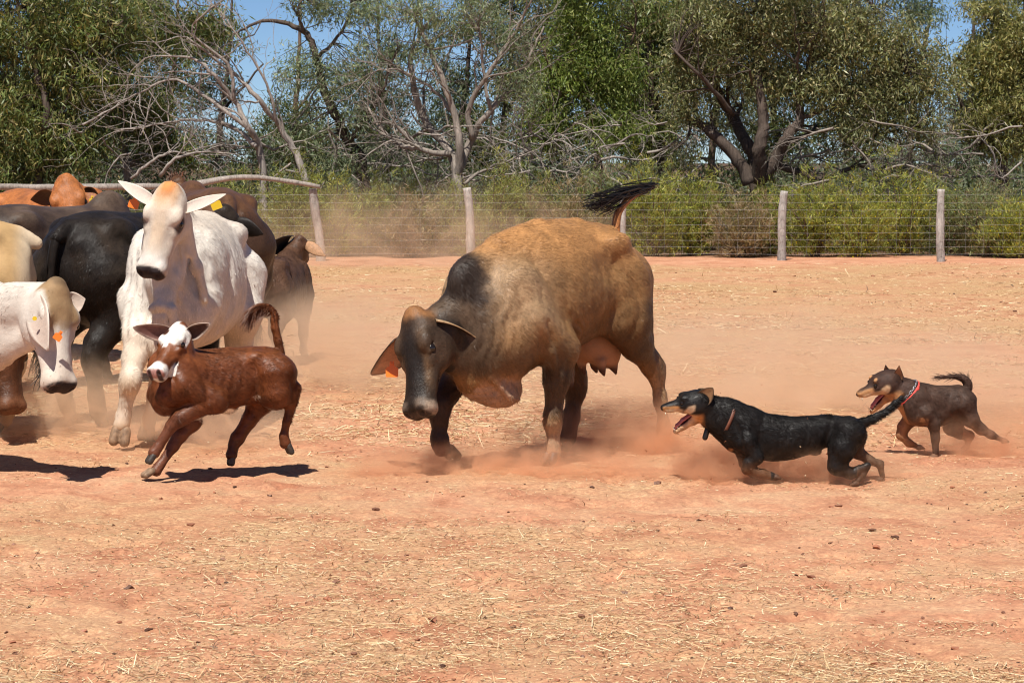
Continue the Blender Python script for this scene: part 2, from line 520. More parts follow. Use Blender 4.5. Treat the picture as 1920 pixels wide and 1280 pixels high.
def cow_head(B, H, hump=1.0, broad=1.0):
    s = H.s
    sc_ = lambda rows: [[r[0] * s, r[1] * s, r[2] * s, r[3] * s, 0, r[4]] for r in rows]
    # cranium, face and nasal bridge
    B.loft(sc_([(-0.03, 0.050, -0.09, 0.070, 0.0), (0.02, 0.082, -0.115, 0.092, -0.05), (0.09, 0.092, -0.135, 0.108, -0.06),
                (0.17, 0.082, -0.15, 0.110, 0.05), (0.24, 0.066, -0.145, 0.092, 0.12), (0.32, 0.052, -0.12, 0.070, 0.10),
                (0.40, 0.046, -0.105, 0.068, 0.02), (0.47, 0.042, -0.098, 0.076, 0.0), (0.515, 0.028, -0.078, 0.068, 0.0)]),
           k=0.03 * s, T=H.T, n=2.3, cap=(0.05 * s, 0.045 * s))
    # poll bump
    B.ell(H.p(0.0, 0, 0.045), np.array([0.055, 0.06, 0.05]) * s * hump, k=0.04 * s, R=H.R)
    for sd in (1, -1):
        if broad:                                              # heavier cheeks and muzzle of a grown cow
            B.cone(H.p(0.25, sd * 0.052, -0.035), H.p(0.44, sd * 0.042, -0.028), 0.046 * s, 0.042 * s, 0.03 * s)
            B.ell(H.p(0.465, sd * 0.048, -0.026), np.array([0.050, 0.042, 0.052]) * s, 0.025 * s, R=H.R)
        B.ell(H.p(0.150, sd * 0.088, 0.050), np.array([0.05, 0.032, 0.030]) * s, 0.03 * s, R=H.R)      # brow
        B.ell(H.p(0.205, sd * 0.088, 0.005), np.array([0.055, 0.026, 0.022]) * s, 0.03 * s, R=H.R)     # cheek bone under the eye
        B.ell(H.p(0.150, sd * 0.072, -0.085), np.array([0.10, 0.040, 0.085]) * s, 0.04 * s, R=H.R)     # jaw muscle
        B.cone(H.p(0.23, sd * 0.078, -0.035), H.p(0.36, sd * 0.056, -0.012), 0.016 * s, 0.012 * s, 0.025 * s)   # facial crest
        B.cone(H.p(0.24, sd * 0.070, -0.075), H.p(0.37, sd * 0.060, -0.060), 0.012 * s, 0.008 * s, 0.016 * s, op='sub')  # hollow cheek
        B.ell(H.p(0.478, sd * 0.046, -0.004), np.array([0.040, 0.036, 0.040]) * s, 0.02 * s, R=H.R)    # nostril wing
        B.ell(H.p(0.478, sd * 0.036, -0.056), np.array([0.042, 0.040, 0.032]) * s, 0.025 * s, R=H.R)   # upper lip
        B.ell(H.p(0.182, sd * 0.112, 0.022), np.array([0.029, 0.022, 0.022]) * s, 0.010 * s, 'sub', R=H.R)      # eye socket
        B.ell(H.p(0.514, sd * 0.050, 0.006), np.array([0.022, 0.015, 0.019]) * s, 0.008 * s, 'sub', R=H.R)      # nostril
        B.cone(H.p(0.505, sd * 0.036, -0.072), H.p(0.385, sd * 0.068, -0.070), 0.007 * s, 0.005 * s, 0.010 * s, op='sub')  # mouth line
        B.cone(H.p(0.158, sd * 0.106, 0.040), H.p(0.206, sd * 0.104, 0.034), 0.011 * s, 0.009 * s, 0.010 * s)   # upper lid
        B.cone(H.p(0.165, sd * 0.108, 0.006), H.p(0.206, sd * 0.104, 0.008), 0.008 * s, 0.007 * s, 0.010 * s)   # lower lid
    B.ell(H.p(0.445, 0, -0.088), np.array([0.055, 0.044, 0.026]) * s, 0.02 * s, R=H.R)                 # chin

def ear_mesh(base, tip, openv, width, bend=0.0, cup=0.55, thick=0.006, root_w=0.45, ns=15, nt=9, point=0.8, tri=False):
    """A cupped leaf: runs from base to tip, hollow side facing openv."""
    base = np.asarray(base, float); tip = np.asarray(tip, float)
    L = np.linalg.norm(tip - base); ax = (tip - base) / L
    o = np.asarray(openv, float); o = nrm(o - ax * (o @ ax)); w = np.cross(ax, o)
    V = []; side = []
    for layer in (0, 1):
        for i in range(ns):
            t = i / (ns - 1)
            ww = width * 0.5 * (root_w * (1 - t) ** 1.5 + math.sin(math.pi * min(1, t * 0.93 + 0.07)) ** point * (1 - 0.25 * t)) 
            if tri: ww = width * 0.5 * (1 - t) ** 0.62 * (0.82 + 0.36 * math.sin(math.pi * min(1, t * 1.15)))
            ww = max(ww, 0.004) if i < ns - 1 else 0.003
            c = base + ax * (L * t) + o * (bend * L * math.sin(math.pi * t) - bend * L * 0.4 * t)
            for j in range(nt):
                a = (j / (nt - 1) * 2 - 1)
                ang = a * (1.0 + cup * (1 - t) * 1.1)
                cc = cup * (1.15 - t)
                p = c + w * (ww * math.sin(ang * min(1.2, 0.5 + cc)) / math.sin(min(1.5, (1.0 + cup * (1 - t) * 1.1) * min(1.2, 0.5 + cc)))) - o * (ww * cc * (math.cos(ang * 1.0)))
                if layer: p = p - o * thick - ax * (0.002 if i else 0)
                V.append(p); side.append(layer)
    V = np.array(V); side = np.array(side)
    F = []
    n = ns * nt
    for i in range(ns - 1):
        for j in range(nt - 1):
            a, b, c, d = i * nt + j, i * nt + j + 1, (i + 1) * nt + j + 1, (i + 1) * nt + j
            F.append((a, b, c, d)); F.append((n + d, n + c, n + b, n + a))
        for j in (0, nt - 1):
            a, d = i * nt + j, (i + 1) * nt + j
            F.append((a, d, n + d, n + a) if j == 0 else (d, a, n + a, n + d))
    for i in (0, ns - 1):
        for j in range(nt - 1):
            a, b = i * nt + j, i * nt + j + 1
            F.append((b, a, n + a, n + b) if i == 0 else (a, b, n + b, n + a))
    tt = np.tile(np.repeat(np.arange(ns) / (ns - 1), nt), 2)
    ed = np.abs(np.tile(np.tile(np.linspace(-1, 1, nt), ns), 2))
    return V, np.array(F), side, tt, ed

def add_ear(root, base, tip, openv, width, outer, inner, edge=None, mat='coat', **kw):
    V, F, side, tt, ed = ear_mesh(base, tip, openv, width, **kw)
    C = np.where(side[:, None] == 0, np.array(inner)[None], np.array(outer)[None]).astype(np.float32)
    if edge is not None:
        C = mixc(C, edge, np.where(side == 0, sstep(0.55, 0.95, np.maximum(ed, (tt - 0.35) * 1.3)), sstep(0.86, 1.0, ed)))
    return mesh_obj('ear', V, F, MAT[mat], root, cols=C)

def add_eye(root, c, r, look=None):
    bm = bmesh.new()
    bmesh.ops.create_uvsphere(bm, u_segments=14, v_segments=10, radius=r)
    for f in bm.faces: f.smooth = True
    me = bpy.data.meshes.new('eye'); bm.to_mesh(me); bm.free()
    me.materials.append(MAT['eye'])
    o = bpy.data.objects.new('eye', me); COL.objects.link(o); o.parent = root; o.location = c
    return o

def cow_eyes(root, H, which=(1, -1)):
    for sd in which: add_eye(root, H.p(0.184, sd * 0.1035, 0.022), 0.0245 * H.s)

def add_tag(root, c, nv, up, size, mat, shape='flag', label=None):
    """A plastic ear tag: a plate with a narrow neck, 3 mm thick, and its stud."""
    n = nrm(nv); u = np.asarray(up, float); u = nrm(u - n * (u @ n)); w = np.cross(u, n)
    if shape == 'flag':
        out = [(-.16, .62), (.16, .62), (.2, .25), (.5, .08), (.5, -.55), (.42, -.62), (-.42, -.62), (-.5, -.55), (-.5, .08), (-.2, .25)]
    else:
        out = [(.5 * math.cos(a), .5 * math.sin(a)) for a in np.linspace(0, 2 * math.pi, 14, endpoint=False)]
    k = len(out)
    V = [np.asarray(c) + size * (w * x + u * y) + n * z for z in (-.0018, .0018) for x, y in out]
    F4 = [(i, (i + 1) % k, k + (i + 1) % k, k + i) for i in range(k)]
    V += [np.asarray(c) - n * .0018, np.asarray(c) + n * .0018]
    F3 = [(2 * k, (i + 1) % k, i) for i in range(k)] + [(2 * k + 1, k + i, k + (i + 1) % k) for i in range(k)]
    o = mesh_obj('ear_tag', np.array(V), [np.array(F4), np.array(F3)], MAT[mat], root, smooth=False)
    if label: o['label'] = label
    if shape == 'flag':
        ang = np.linspace(0, 2 * math.pi, 10, endpoint=False)
        cc = np.asarray(c) + u * size * .42
        V = [cc + size * .11 * (w * math.cos(a) + u * math.sin(a)) + n * z for z in (.0022, .006) for a in ang] + [cc + n * .0072]
        F = [(i, (i + 1) % 10, 10 + (i + 1) % 10, 10 + i) for i in range(10)]
        G = [(20, 10 + i, 10 + (i + 1) % 10) for i in range(10)]
        mesh_obj('tag_stud', np.array(V), [np.array(F), np.array(G)], MAT[mat], o, smooth=False)
    return o

def add_hoof(root, fet, toe, side, r=0.05, mat='hoof', h=0.008):
    """A cloven hoof below the fetlock: two claws and the dew claws behind."""
    fet = np.asarray(fet, float); toe = np.asarray(toe, float); ax = nrm(toe - fet)
    sv = np.asarray(side, float); sv = nrm(sv - ax * (sv @ ax))
    m = r * 2.2
    B = Body(np.minimum(fet, toe) - m, np.maximum(fet, toe) + m, h)
    L = np.linalg.norm(toe - fet)
    for sd in (1, -1):
        a = fet + ax * L * 0.50 + sv * sd * r * 0.42
        b = toe - ax * r * 0.35 + sv * sd * r * 0.50
        B.cone(a, b, r * 0.52, r * 0.50, 0.006, flat=sv, fac=0.95)
    V, Q = B.mesh(1)
    return mesh_obj('hoof', V, Q, MAT[mat], root)

def strands(root, name, polys, r0, mat, sides=3, tip=0.15):
    T = Tubes()
    for P in polys:
        n = len(P)
        T.add(P, r0 * (1 - (1 - tip) * np.linspace(0, 1, n) ** 1.5), sides, cap=False)
    o = T.build(name, MAT[mat], root)
    o['kind'] = 'stuff'
    return o

def fur(root, V, Q, C, n, length, flow, lift, mat, width=0.003, mask=None, seed=1, clump=0.5, jitter=0.3, name='fur', dark=0.85):
    """Hair tufts rooted on the skin: tapered two-piece blades following the flow direction."""
    r = np.random.default_rng(seed)
    N = normals(V, Q)
    ctr = V[Q].mean(1)
    area = np.linalg.norm(np.cross(V[Q[:, 2]] - V[Q[:, 0]], V[Q[:, 3]] - V[Q[:, 1]]), axis=1)
    w = area * (mask(ctr) if mask is not None else 1.0)
    w = np.maximum(w, 0); w = w / w.sum()
    f = r.choice(len(Q), n, p=w)
    a, b = r.random(n)[:, None], r.random(n)[:, None]
    q = Q[f]
    P = (V[q[:, 0]] * (1 - a) + V[q[:, 1]] * a) * (1 - b) + (V[q[:, 3]] * (1 - a) + V[q[:, 2]] * a) * b
    nn = N[q[:, 0]]
    fl = flow(P) + r.normal(0, jitter, (n, 3))
    cl = np.stack([vnoise(P, 28, 5), vnoise(P, 28, 6), vnoise(P, 28, 7)], 1) * clump
    fl = fl + cl
    fl = fl - nn * (fl * nn).sum(1, keepdims=True)
    fl /= np.linalg.norm(fl, axis=1, keepdims=True) + 1e-9
    L = (length(P) if callable(length) else length) * (0.6 + 0.8 * r.random(n))
    lf = lift * (0.5 + r.random(n))
    d1 = fl + nn * lf[:, None]; d1 /= np.linalg.norm(d1, axis=1, keepdims=True)
    d2 = fl + nn * (lf * 0.35)[:, None]; d2 /= np.linalg.norm(d2, axis=1, keepdims=True)
    sd = np.cross(d1, nn); sd /= np.linalg.norm(sd, axis=1, keepdims=True) + 1e-9
    p0 = P - nn * 0.002
    p1 = P + d1 * (L * 0.5)[:, None]; p2 = p1 + d2 * (L * 0.5)[:, None]
    W = width * (0.7 + 0.6 * r.random(n))[:, None]
    VV = np.stack([p0 - sd * W, p0 + sd * W, p1 + sd * W * 0.7, p1 - sd * W * 0.7, p2], 1).reshape(-1, 3)
    k = np.arange(n)[:, None] * 5
    F4 = k + np.array([[0, 1, 2, 3]]); F3 = k + np.array([[3, 2, 4]])
    cc = C[q[:, 0]] * (dark + (1.35 - dark) * r.random((n, 1)).astype(np.float32))
    CC = np.repeat(cc, 5, axis=0)
    o = mesh_obj(name, VV, [F4, F3], MAT[mat], root, cols=CC)
    # shade the blades like the skin they lie on
    NN = np.repeat(nn + r.normal(0, 0.22, (n, 3)), 5, axis=0)
    NN /= np.linalg.norm(NN, axis=1, keepdims=True)
    try: o.data.normals_split_custom_set_from_vertices(NN.tolist())
    except Exception as e: print('normals', e)
    o['kind'] = 'stuff'
    return o

def animal(name, fr, label, cat, group=None):
    o = empty(name, tuple(fr.o), fr.a)
    return tag(o, label, cat, group)

def lump(V, Q, amp=0.004, f=7.0, seed=0, amp2=0.0015, f2=30.0):
    """Muscle and skin relief."""
    N = normals(V, Q)
    return V + N * (amp * fbm(V, f, 2, seed) + amp2 * fbm(V, f2, 2, seed + 5))[:, None]

def creases(V, Q, rows):
    """Press folds into the skin, or raise ridges: rows of (side, [(x, z), ...], width, depth); side picks left (1), right (-1) or both (0)."""
    N = normals(V, Q); off = np.zeros(len(V))
    for side, line, w, dep in rows:
        P = smooth_path(np.array(line, float), 6)
        d = np.full(len(V), 9.0)
        for a, b in zip(P[:-1], P[1:]):
            ab = b - a; t = np.clip(((V[:, [0, 2]] - a) @ ab) / (ab @ ab + 1e-9), 0, 1)
            d = np.minimum(d, np.linalg.norm(V[:, [0, 2]] - a - t[:, None] * ab, axis=1))
        m = 1.0 if side == 0 else (side * V[:, 1] > 0.02)
        m = m * np.clip(np.abs(N[:, 1]) * 1.6, 0, 1)
        off -= dep * np.exp(-(d / w) ** 2) * m
    return V + N * off[:, None]

def folds(V, Q, mask, phase, amp):
    N = normals(V, Q)
    return V + N * (amp * mask * np.sin(phase))[:, None]

def ribs(V, Q, x0, x1, z0, z1, amp, wl):
    x, y, z = V.T
    m = sstep(x0, x0 + 0.08, x) * sstep(x1, x1 - 0.08, x) * sstep(z0, z0 + 0.12, z) * sstep(z1, z1 - 0.12, z)
    return folds(V, Q, m, (x + 0.25 * (z - z0)) * 2 * np.pi / wl, amp)
# ------------------------------------------------------------------ ground: one sheet from the feet of the camera to the horizon
def ground_mat():
    m, nt, b = new_mat('red dirt with trampled straw')
    tc = N_(nt, 'ShaderNodeTexCoord')
    P = tc.outputs['Object']
    big = noise_node(nt, 0.35, 4, 0.6, P, 0.3)
    mid = noise_node(nt, 2.2, 5, 0.62, P, 0.5)
    fine = noise_node(nt, 38.0, 5, 0.7, P)
    dirt = ramp(nt, mid.outputs[0], [(0.28, (0.38, 0.155, 0.085)), (0.5, (0.53, 0.258, 0.152)), (0.72, (0.63, 0.365, 0.235))])
    # chaff: fine straw dust between the pieces
    mp = N_(nt, 'ShaderNodeMapping'); mp.inputs['Scale'].default_value = (0.5, 1.0, 1.0); nt.links.new(P, mp.inputs[0])
    ch = noise_node(nt, 75.0, 4, 0.75, mp.outputs[0], 1.2)
    chr_ = ramp(nt, ch.outputs[0], [(0.42, (0.30, 0.165, 0.075)), (0.55, (0.53, 0.345, 0.175)), (0.70, (0.72, 0.54, 0.31))])
    # how much chaff: patches, and more of it towards the fence
    sx = N_(nt, 'ShaderNodeSeparateXYZ'); nt.links.new(P, sx.inputs[0])
    far = N_(nt, 'ShaderNodeMapRange'); far.inputs[1].default_value = 13; far.inputs[2].default_value = 30; far.inputs[3].default_value = 0.0; far.inputs[4].default_value = 0.20
    nt.links.new(sx.outputs['Y'], far.inputs[0])
    fn = N_(nt, 'ShaderNodeMapRange'); fn.inputs[1].default_value = 39.5; fn.inputs[2].default_value = 41.8; fn.inputs[3].default_value = 0.0; fn.inputs[4].default_value = -0.6
    nt.links.new(sx.outputs['Y'], fn.inputs[0])
    a1 = N_(nt, 'ShaderNodeMath', operation='ADD'); nt.links.new(mid.outputs[0], a1.inputs[0]); nt.links.new(big.outputs[0], a1.inputs[1])
    a2 = N_(nt, 'ShaderNodeMath', operation='ADD'); nt.links.new(a1.outputs[0], a2.inputs[0]); nt.links.new(far.outputs[0], a2.inputs[1])
    a3 = N_(nt, 'ShaderNodeMath', operation='ADD'); nt.links.new(a2.outputs[0], a3.inputs[0]); nt.links.new(fn.outputs[0], a3.inputs[1])
    a4 = N_(nt, 'ShaderNodeMath', operation='MULTIPLY_ADD'); nt.links.new(fine.outputs[0], a4.inputs[0]); a4.inputs[1].default_value = 0.55; nt.links.new(a3.outputs[0], a4.inputs[2])
    cov = N_(nt, 'ShaderNodeMapRange'); cov.inputs[1].default_value = 1.13; cov.inputs[2].default_value = 1.62; cov.inputs[3].default_value = 0.04; cov.inputs[4].default_value = 0.88
    nt.links.new(a4.outputs[0], cov.inputs[0])
    mx = N_(nt, 'ShaderNodeMix', data_type='RGBA')
    nt.links.new(cov.outputs[0], mx.inputs[0]); nt.links.new(dirt.outputs[0], mx.inputs[6]); nt.links.new(chr_.outputs[0], mx.inputs[7])
    # leaf litter beyond the fence, its dark tone also painting in the scrub's shade
    lit = N_(nt, 'ShaderNodeMapRange'); lit.inputs[1].default_value = 43.2; lit.inputs[2].default_value = 46.0
    nt.links.new(sx.outputs['Y'], lit.inputs[0])
    ltc = ramp(nt, ch.outputs[0], [(0.40, (0.07, 0.045, 0.030)), (0.60, (0.17, 0.105, 0.065)), (0.72, (0.30, 0.21, 0.14))])
    mx2 = N_(nt, 'ShaderNodeMix', data_type='RGBA')
    nt.links.new(lit.outputs[0], mx2.inputs[0]); nt.links.new(mx.outputs[2], mx2.inputs[6]); nt.links.new(ltc.outputs[0], mx2.inputs[7])
    mx = mx2
    fv = N_(nt, 'ShaderNodeMapRange'); fv.inputs[1].default_value = 0.3; fv.inputs[2].default_value = 0.7; fv.inputs[3].default_value = 0.72; fv.inputs[4].default_value = 1.22
    nt.links.new(fine.outputs[0], fv.inputs[0])
    ml = N_(nt, 'ShaderNodeVectorMath', operation='SCALE'); nt.links.new(mx.outputs[2], ml.inputs[0]); nt.links.new(fv.outputs[0], ml.inputs['Scale'])
    nt.links.new(ml.outputs[0], b.inputs['Base Color'])
    b.inputs['Roughness'].default_value = 0.95; b.inputs['Specular IOR Level'].default_value = 0.1
    b1 = N_(nt, 'ShaderNodeBump'); b1.inputs['Strength'].default_value = 0.7; b1.inputs['Distance'].default_value = 0.012
    nt.links.new(fine.outputs[0], b1.inputs['Height'])
    b2 = N_(nt, 'ShaderNodeBump'); b2.inputs['Strength'].default_value = 0.8; b2.inputs['Distance'].default_value = 0.006
    nt.links.new(ch.outputs[0], b2.inputs['Height']); nt.links.new(b1.outputs[0], b2.inputs['Normal'])
    nt.links.new(b2.outputs[0], b.inputs['Normal'])
    return m

def _prints():
    r = np.random.default_rng(31); out = []
    for w in range(26):                                      # trails of prints across the yard
        y = 1.0 / (1 / 24.0 + (1 / 8.0 - 1 / 24.0) * r.random()); x = (r.random() * 2 - 1) * 0.2 * y; a = r.uniform(0, 6.28)
        for k in range(11):
            a += r.normal(0, 0.15); x += 0.36 * math.cos(a); y += 0.36 * math.sin(a)
            s = 0.10 * (-1) ** k
            out.append((x - s * math.sin(a), y + s * math.cos(a), math.cos(a), math.sin(a), r.uniform(0.5, 1.2)))
    return out
PRINTS = _prints()

def ground_height(x, y):
    P = np.stack([np.ravel(x), np.ravel(y), np.zeros(np.size(x))], 1)
    near = np.clip(1.2 - np.ravel(y) / 40.0, 0.15, 1)
    z = 0.014 * vnoise(P, 1.1, 3) + near * (0.008 * vnoise(P, 4.3, 4) + 0.006 * vnoise(P, 11.0, 5) + 0.0045 * vnoise(P, 26.0, 6))
    hoof = np.clip(vnoise(P, 5.5, 9) - 0.45, 0, 1)
    z = z - 0.05 * hoof * near
    X, Y = P[:, 0], P[:, 1]
    for (hx, hy, ca, sa, k) in PRINTS:                       # hoof prints with a pushed-up rim
        i = np.nonzero((np.abs(X - hx) < 0.24) & (np.abs(Y - hy) < 0.24))[0]
        if not len(i): continue
        dx, dy = X[i] - hx, Y[i] - hy
        d = np.hypot((dx * ca + dy * sa) / 0.050, (dy * ca - dx * sa) / 0.068)
        z[i] += k * (-0.026 * np.exp(-d * d) + 0.012 * np.exp(-((d - 1.6) / 0.5) ** 2))
    return z.reshape(np.shape(x))

def build_ground():
    ys = np.concatenate([[-40, -5, 4.0], np.geomspace(7.0, 46.0, 820), [50, 60, 75, 100, 150, 250, 450, 900, 1800]])
    xs1 = np.linspace(-1, 1, 441)
    X = []; Y = []
    for y in ys:
        half = 0.225 * min(max(y, 7.0), 46.0) * 1.25
        x = xs1 * half
        x = x.copy()
        x[0], x[-1] = -900 - abs(y), 900 + abs(y)
        x[1], x[-2] = -half - 30, half + 30
        X.append(x); Y.append(np.full(len(x), y))
    X = np.array(X); Y = np.array(Y)
    Z = ground_height(X, Y)
    V = np.stack([X, Y, Z], -1).reshape(-1, 3)
    n, m = X.shape
    i = np.arange(n - 1)[:, None]; j = np.arange(m - 1)[None, :]
    F = np.stack([i * m + j, i * m + j + 1, (i + 1) * m + j + 1, (i + 1) * m + j], -1).reshape(-1, 4)
    g = mesh_obj('ground', V, F, ground_mat())
    g['kind'] = 'structure'
    return g
build_ground()

# straw lying on the dirt: tens of thousands of flat stalks and leaf pieces
def straw_mat():
    m, nt, b = new_mat('dry straw')
    at = N_(nt, 'ShaderNodeAttribute', attribute_name='Col')
    nt.links.new(at.outputs['Color'], b.inputs['Base Color'])
    b.inputs['Roughness'].default_value = 0.55; b.inputs['Specular IOR Level'].default_value = 0.35
    return m

def straw_field(name, n, seed, ymin, ymax, lmin, lmax, wid, lift, label, dens_lo):
    r = np.random.default_rng(seed)
    # spread evenly over the picture's depth rather than over the land, thinning out far away
    k = n * 3
    y = 1.0 / (1.0 / ymax + (1.0 / ymin - 1.0 / ymax) * r.random(k))
    x = (r.random(k) * 2 - 1) * 0.235 * y
    P = np.stack([x, y, np.zeros(k)], 1)
    d = 0.5 + 0.55 * vnoise(P * np.array([0.6, 1, 1]), 0.9, 41) + 0.40 * vnoise(P * np.array([0.7, 1, 1]), 2.7, 42)
    keep = r.random(k) < np.clip(dens_lo - 0.30 + 1.35 * d, 0.03, 1)
    P = P[keep][:n]; k = len(P)
    P[:, 2] = ground_height(P[:, 0], P[:, 1])
    a = r.uniform(0, 2 * np.pi, k); L = (lmin + (lmax - lmin) * r.random(k) ** 3.6) * np.where(P[:, 1] > 16, 1.25, 1.0)
    tilt = r.normal(0, 0.10, k) + (r.random(k) < 0.04) * r.uniform(0.2, 0.9, k)
    D = np.stack([np.cos(a) * np.cos(tilt), np.sin(a) * np.cos(tilt), np.sin(np.abs(tilt))], 1)
    S = np.stack([-np.sin(a), np.cos(a), np.zeros(k)], 1)
    roll = r.normal(0, 0.5, k)
    S = S * np.cos(roll)[:, None] + np.array([0, 0, 1.0]) * np.sin(roll)[:, None]
    W = (wid * r.uniform(0.5, 1.6, k) * np.clip(P[:, 1] / 12.0, 1.0, 2.0))[:, None]
    c = P + np.array([0, 0, 1.0]) * (lift * r.uniform(0.4, 1.6, k) + 0.5 * L * np.abs(np.sin(tilt)))[:, None]
    bend = (r.normal(0, 0.08, k) * L)[:, None] * np.stack([-np.sin(a), np.cos(a), np.abs(r.normal(0, 0.4, k))], 1)
    h = (L / 2)[:, None]
    p0, p1, p2 = c - D * h, c + bend, c + D * h
    V = np.stack([p0 - S * W, p0 + S * W, p1 + S * W, p1 - S * W, p2 + S * W * 0.7, p2 - S * W * 0.7], 1).reshape(-1, 3)
    q = np.arange(k)[:, None] * 6
    F = np.concatenate([q + np.array([[0, 1, 2, 3]]), q + np.array([[3, 2, 4, 5]])])
    t = r.random((k, 1))
    col = np.where(t < 0.5, np.array([[0.58, 0.41, 0.215]]), np.where(t < 0.78, np.array([[0.72, 0.58, 0.36]]), np.where(t < 0.93, np.array([[0.36, 0.21, 0.095]]), np.array([[0.13, 0.075, 0.04]]))))
    col = col * r.uniform(0.75, 1.2, (k, 1))
    o = mesh_obj(name, V, F, MAT['straw'], cols=np.repeat(np.clip(col, 0, 0.85), 6, axis=0), smooth=False)
    tag(o, label, 'straw', kind='stuff')
MAT['straw'] = straw_mat()
straw_field('straw', 40000, 5, 7.6, 41.0, 0.008, 0.095, 0.0011, 0.004, 'loose pale straw scattered over the whole dirt paddock', 0.02)
straw_field('far_straw', 40000, 9, 14.5, 41.0, 0.02, 0.11, 0.0015, 0.006, 'bleached straw thinly covering the paddock towards the fence', 0.05)
straw_field('chaff', 66000, 6, 7.6, 26.0, 0.005, 0.035, 0.0014, 0.003, 'fine broken chaff trodden into the red dirt', 0.25)

# clods and dung crumbs
def build_clods():
    r = np.random.default_rng(77)
    V = []; F = []; base = 0
    bm = bmesh.new(); bmesh.ops.create_icosphere(bm, subdivisions=1, radius=1.0)
    v0 = np.array([v.co for v in bm.verts]); f0 = np.array([[v.index for v in f.verts] for f in bm.faces]); bm.free()
    C = []
    for i in range(520):
        y = 1.0 / (1 / 40.0 + (1 / 7.8 - 1 / 40.0) * r.random()); x = (r.random() * 2 - 1) * 0.23 * y
        s = r.uniform(0.004, 0.010) if r.random() < 0.92 else r.uniform(0.010, 0.020)
        if y > 24: s *= 1.8
        v = v0 * (1 + 0.35 * r.normal(size=(len(v0), 1))) * s * np.array([1.3, 1.0, 0.6])
        a = r.uniform(0, 6.28); v = v @ np.array([[math.cos(a), -math.sin(a), 0], [math.sin(a), math.cos(a), 0], [0, 0, 1]]).T
        V.append(v + [x, y, float(ground_height(np.array([x]), np.array([y]))[0]) + s * 0.3]); F.append(f0 + base); base += len(v0)
        c = np.array([0.13, 0.06, 0.035]) * r.uniform(0.5, 2.0) if r.random() < 0.6 else np.array([0.32, 0.13, 0.07]) * r.uniform(0.8, 1.3)
        C.append(np.tile(c, (len(v0), 1)))
    o = mesh_obj('clods', np.vstack(V), np.vstack(F), MAT['straw'], cols=np.vstack(C), smooth=False)
    tag(o, 'small dark clods and dung crumbs scattered on the dirt', 'clods', kind='stuff')
build_clods()
# ------------------------------------------------------------------ wire fence with round timber posts
def wood_mat(name, col, dark=0.35, scale=6.0):
    m, nt, b = new_mat(name)
    tc = N_(nt, 'ShaderNodeTexCoord')
    mp = N_(nt, 'ShaderNodeMapping'); mp.inputs['Scale'].default_value = (6, 6, 0.7); nt.links.new(tc.outputs['Object'], mp.inputs[0])
    n = noise_node(nt, scale, 6, 0.7, mp.outputs[0], 1.0)
    n2 = noise_node(nt, 2.3, 3, 0.6, tc.outputs['Object'])
    c = np.array(col)
    r = ramp(nt, n.outputs[0], [(0.30, tuple(c * dark)), (0.48, tuple(c * 0.8)), (0.70, tuple(np.minimum(c * 1.25, 1)))])
    mr = N_(nt, 'ShaderNodeMapRange'); mr.inputs[1].default_value = 0.3; mr.inputs[2].default_value = 0.7; mr.inputs[3].default_value = 0.7; mr.inputs[4].default_value = 1.15
    nt.links.new(n2.outputs[0], mr.inputs[0])
    ml = N_(nt, 'ShaderNodeVectorMath', operation='SCALE'); nt.links.new(r.outputs[0], ml.inputs[0]); nt.links.new(mr.outputs[0], ml.inputs['Scale'])
    nt.links.new(ml.outputs[0], b.inputs['Base Color'])
    b.inputs['Roughness'].default_value = 0.85; b.inputs['Specular IOR Level'].default_value = 0.2
    bp = N_(nt, 'ShaderNodeBump'); bp.inputs['Strength'].default_value = 0.6; bp.inputs['Distance'].default_value = 0.02
    nt.links.new(n.outputs[0], bp.inputs['Height']); nt.links.new(bp.outputs[0], b.inputs['Normal'])
    return m
MAT['post'] = wood_mat('weathered post timber', (0.48, 0.44, 0.40))
MAT['rail'] = wood_mat('weathered rail timber', (0.36, 0.31, 0.27))
MAT['wire'] = plain_mat('galvanised wire', (0.30, 0.29, 0.28), 0.5, 0.5, 0.15)
MAT['wire'].node_tree.nodes['Principled BSDF'].inputs['Metallic'].default_value = 0.5

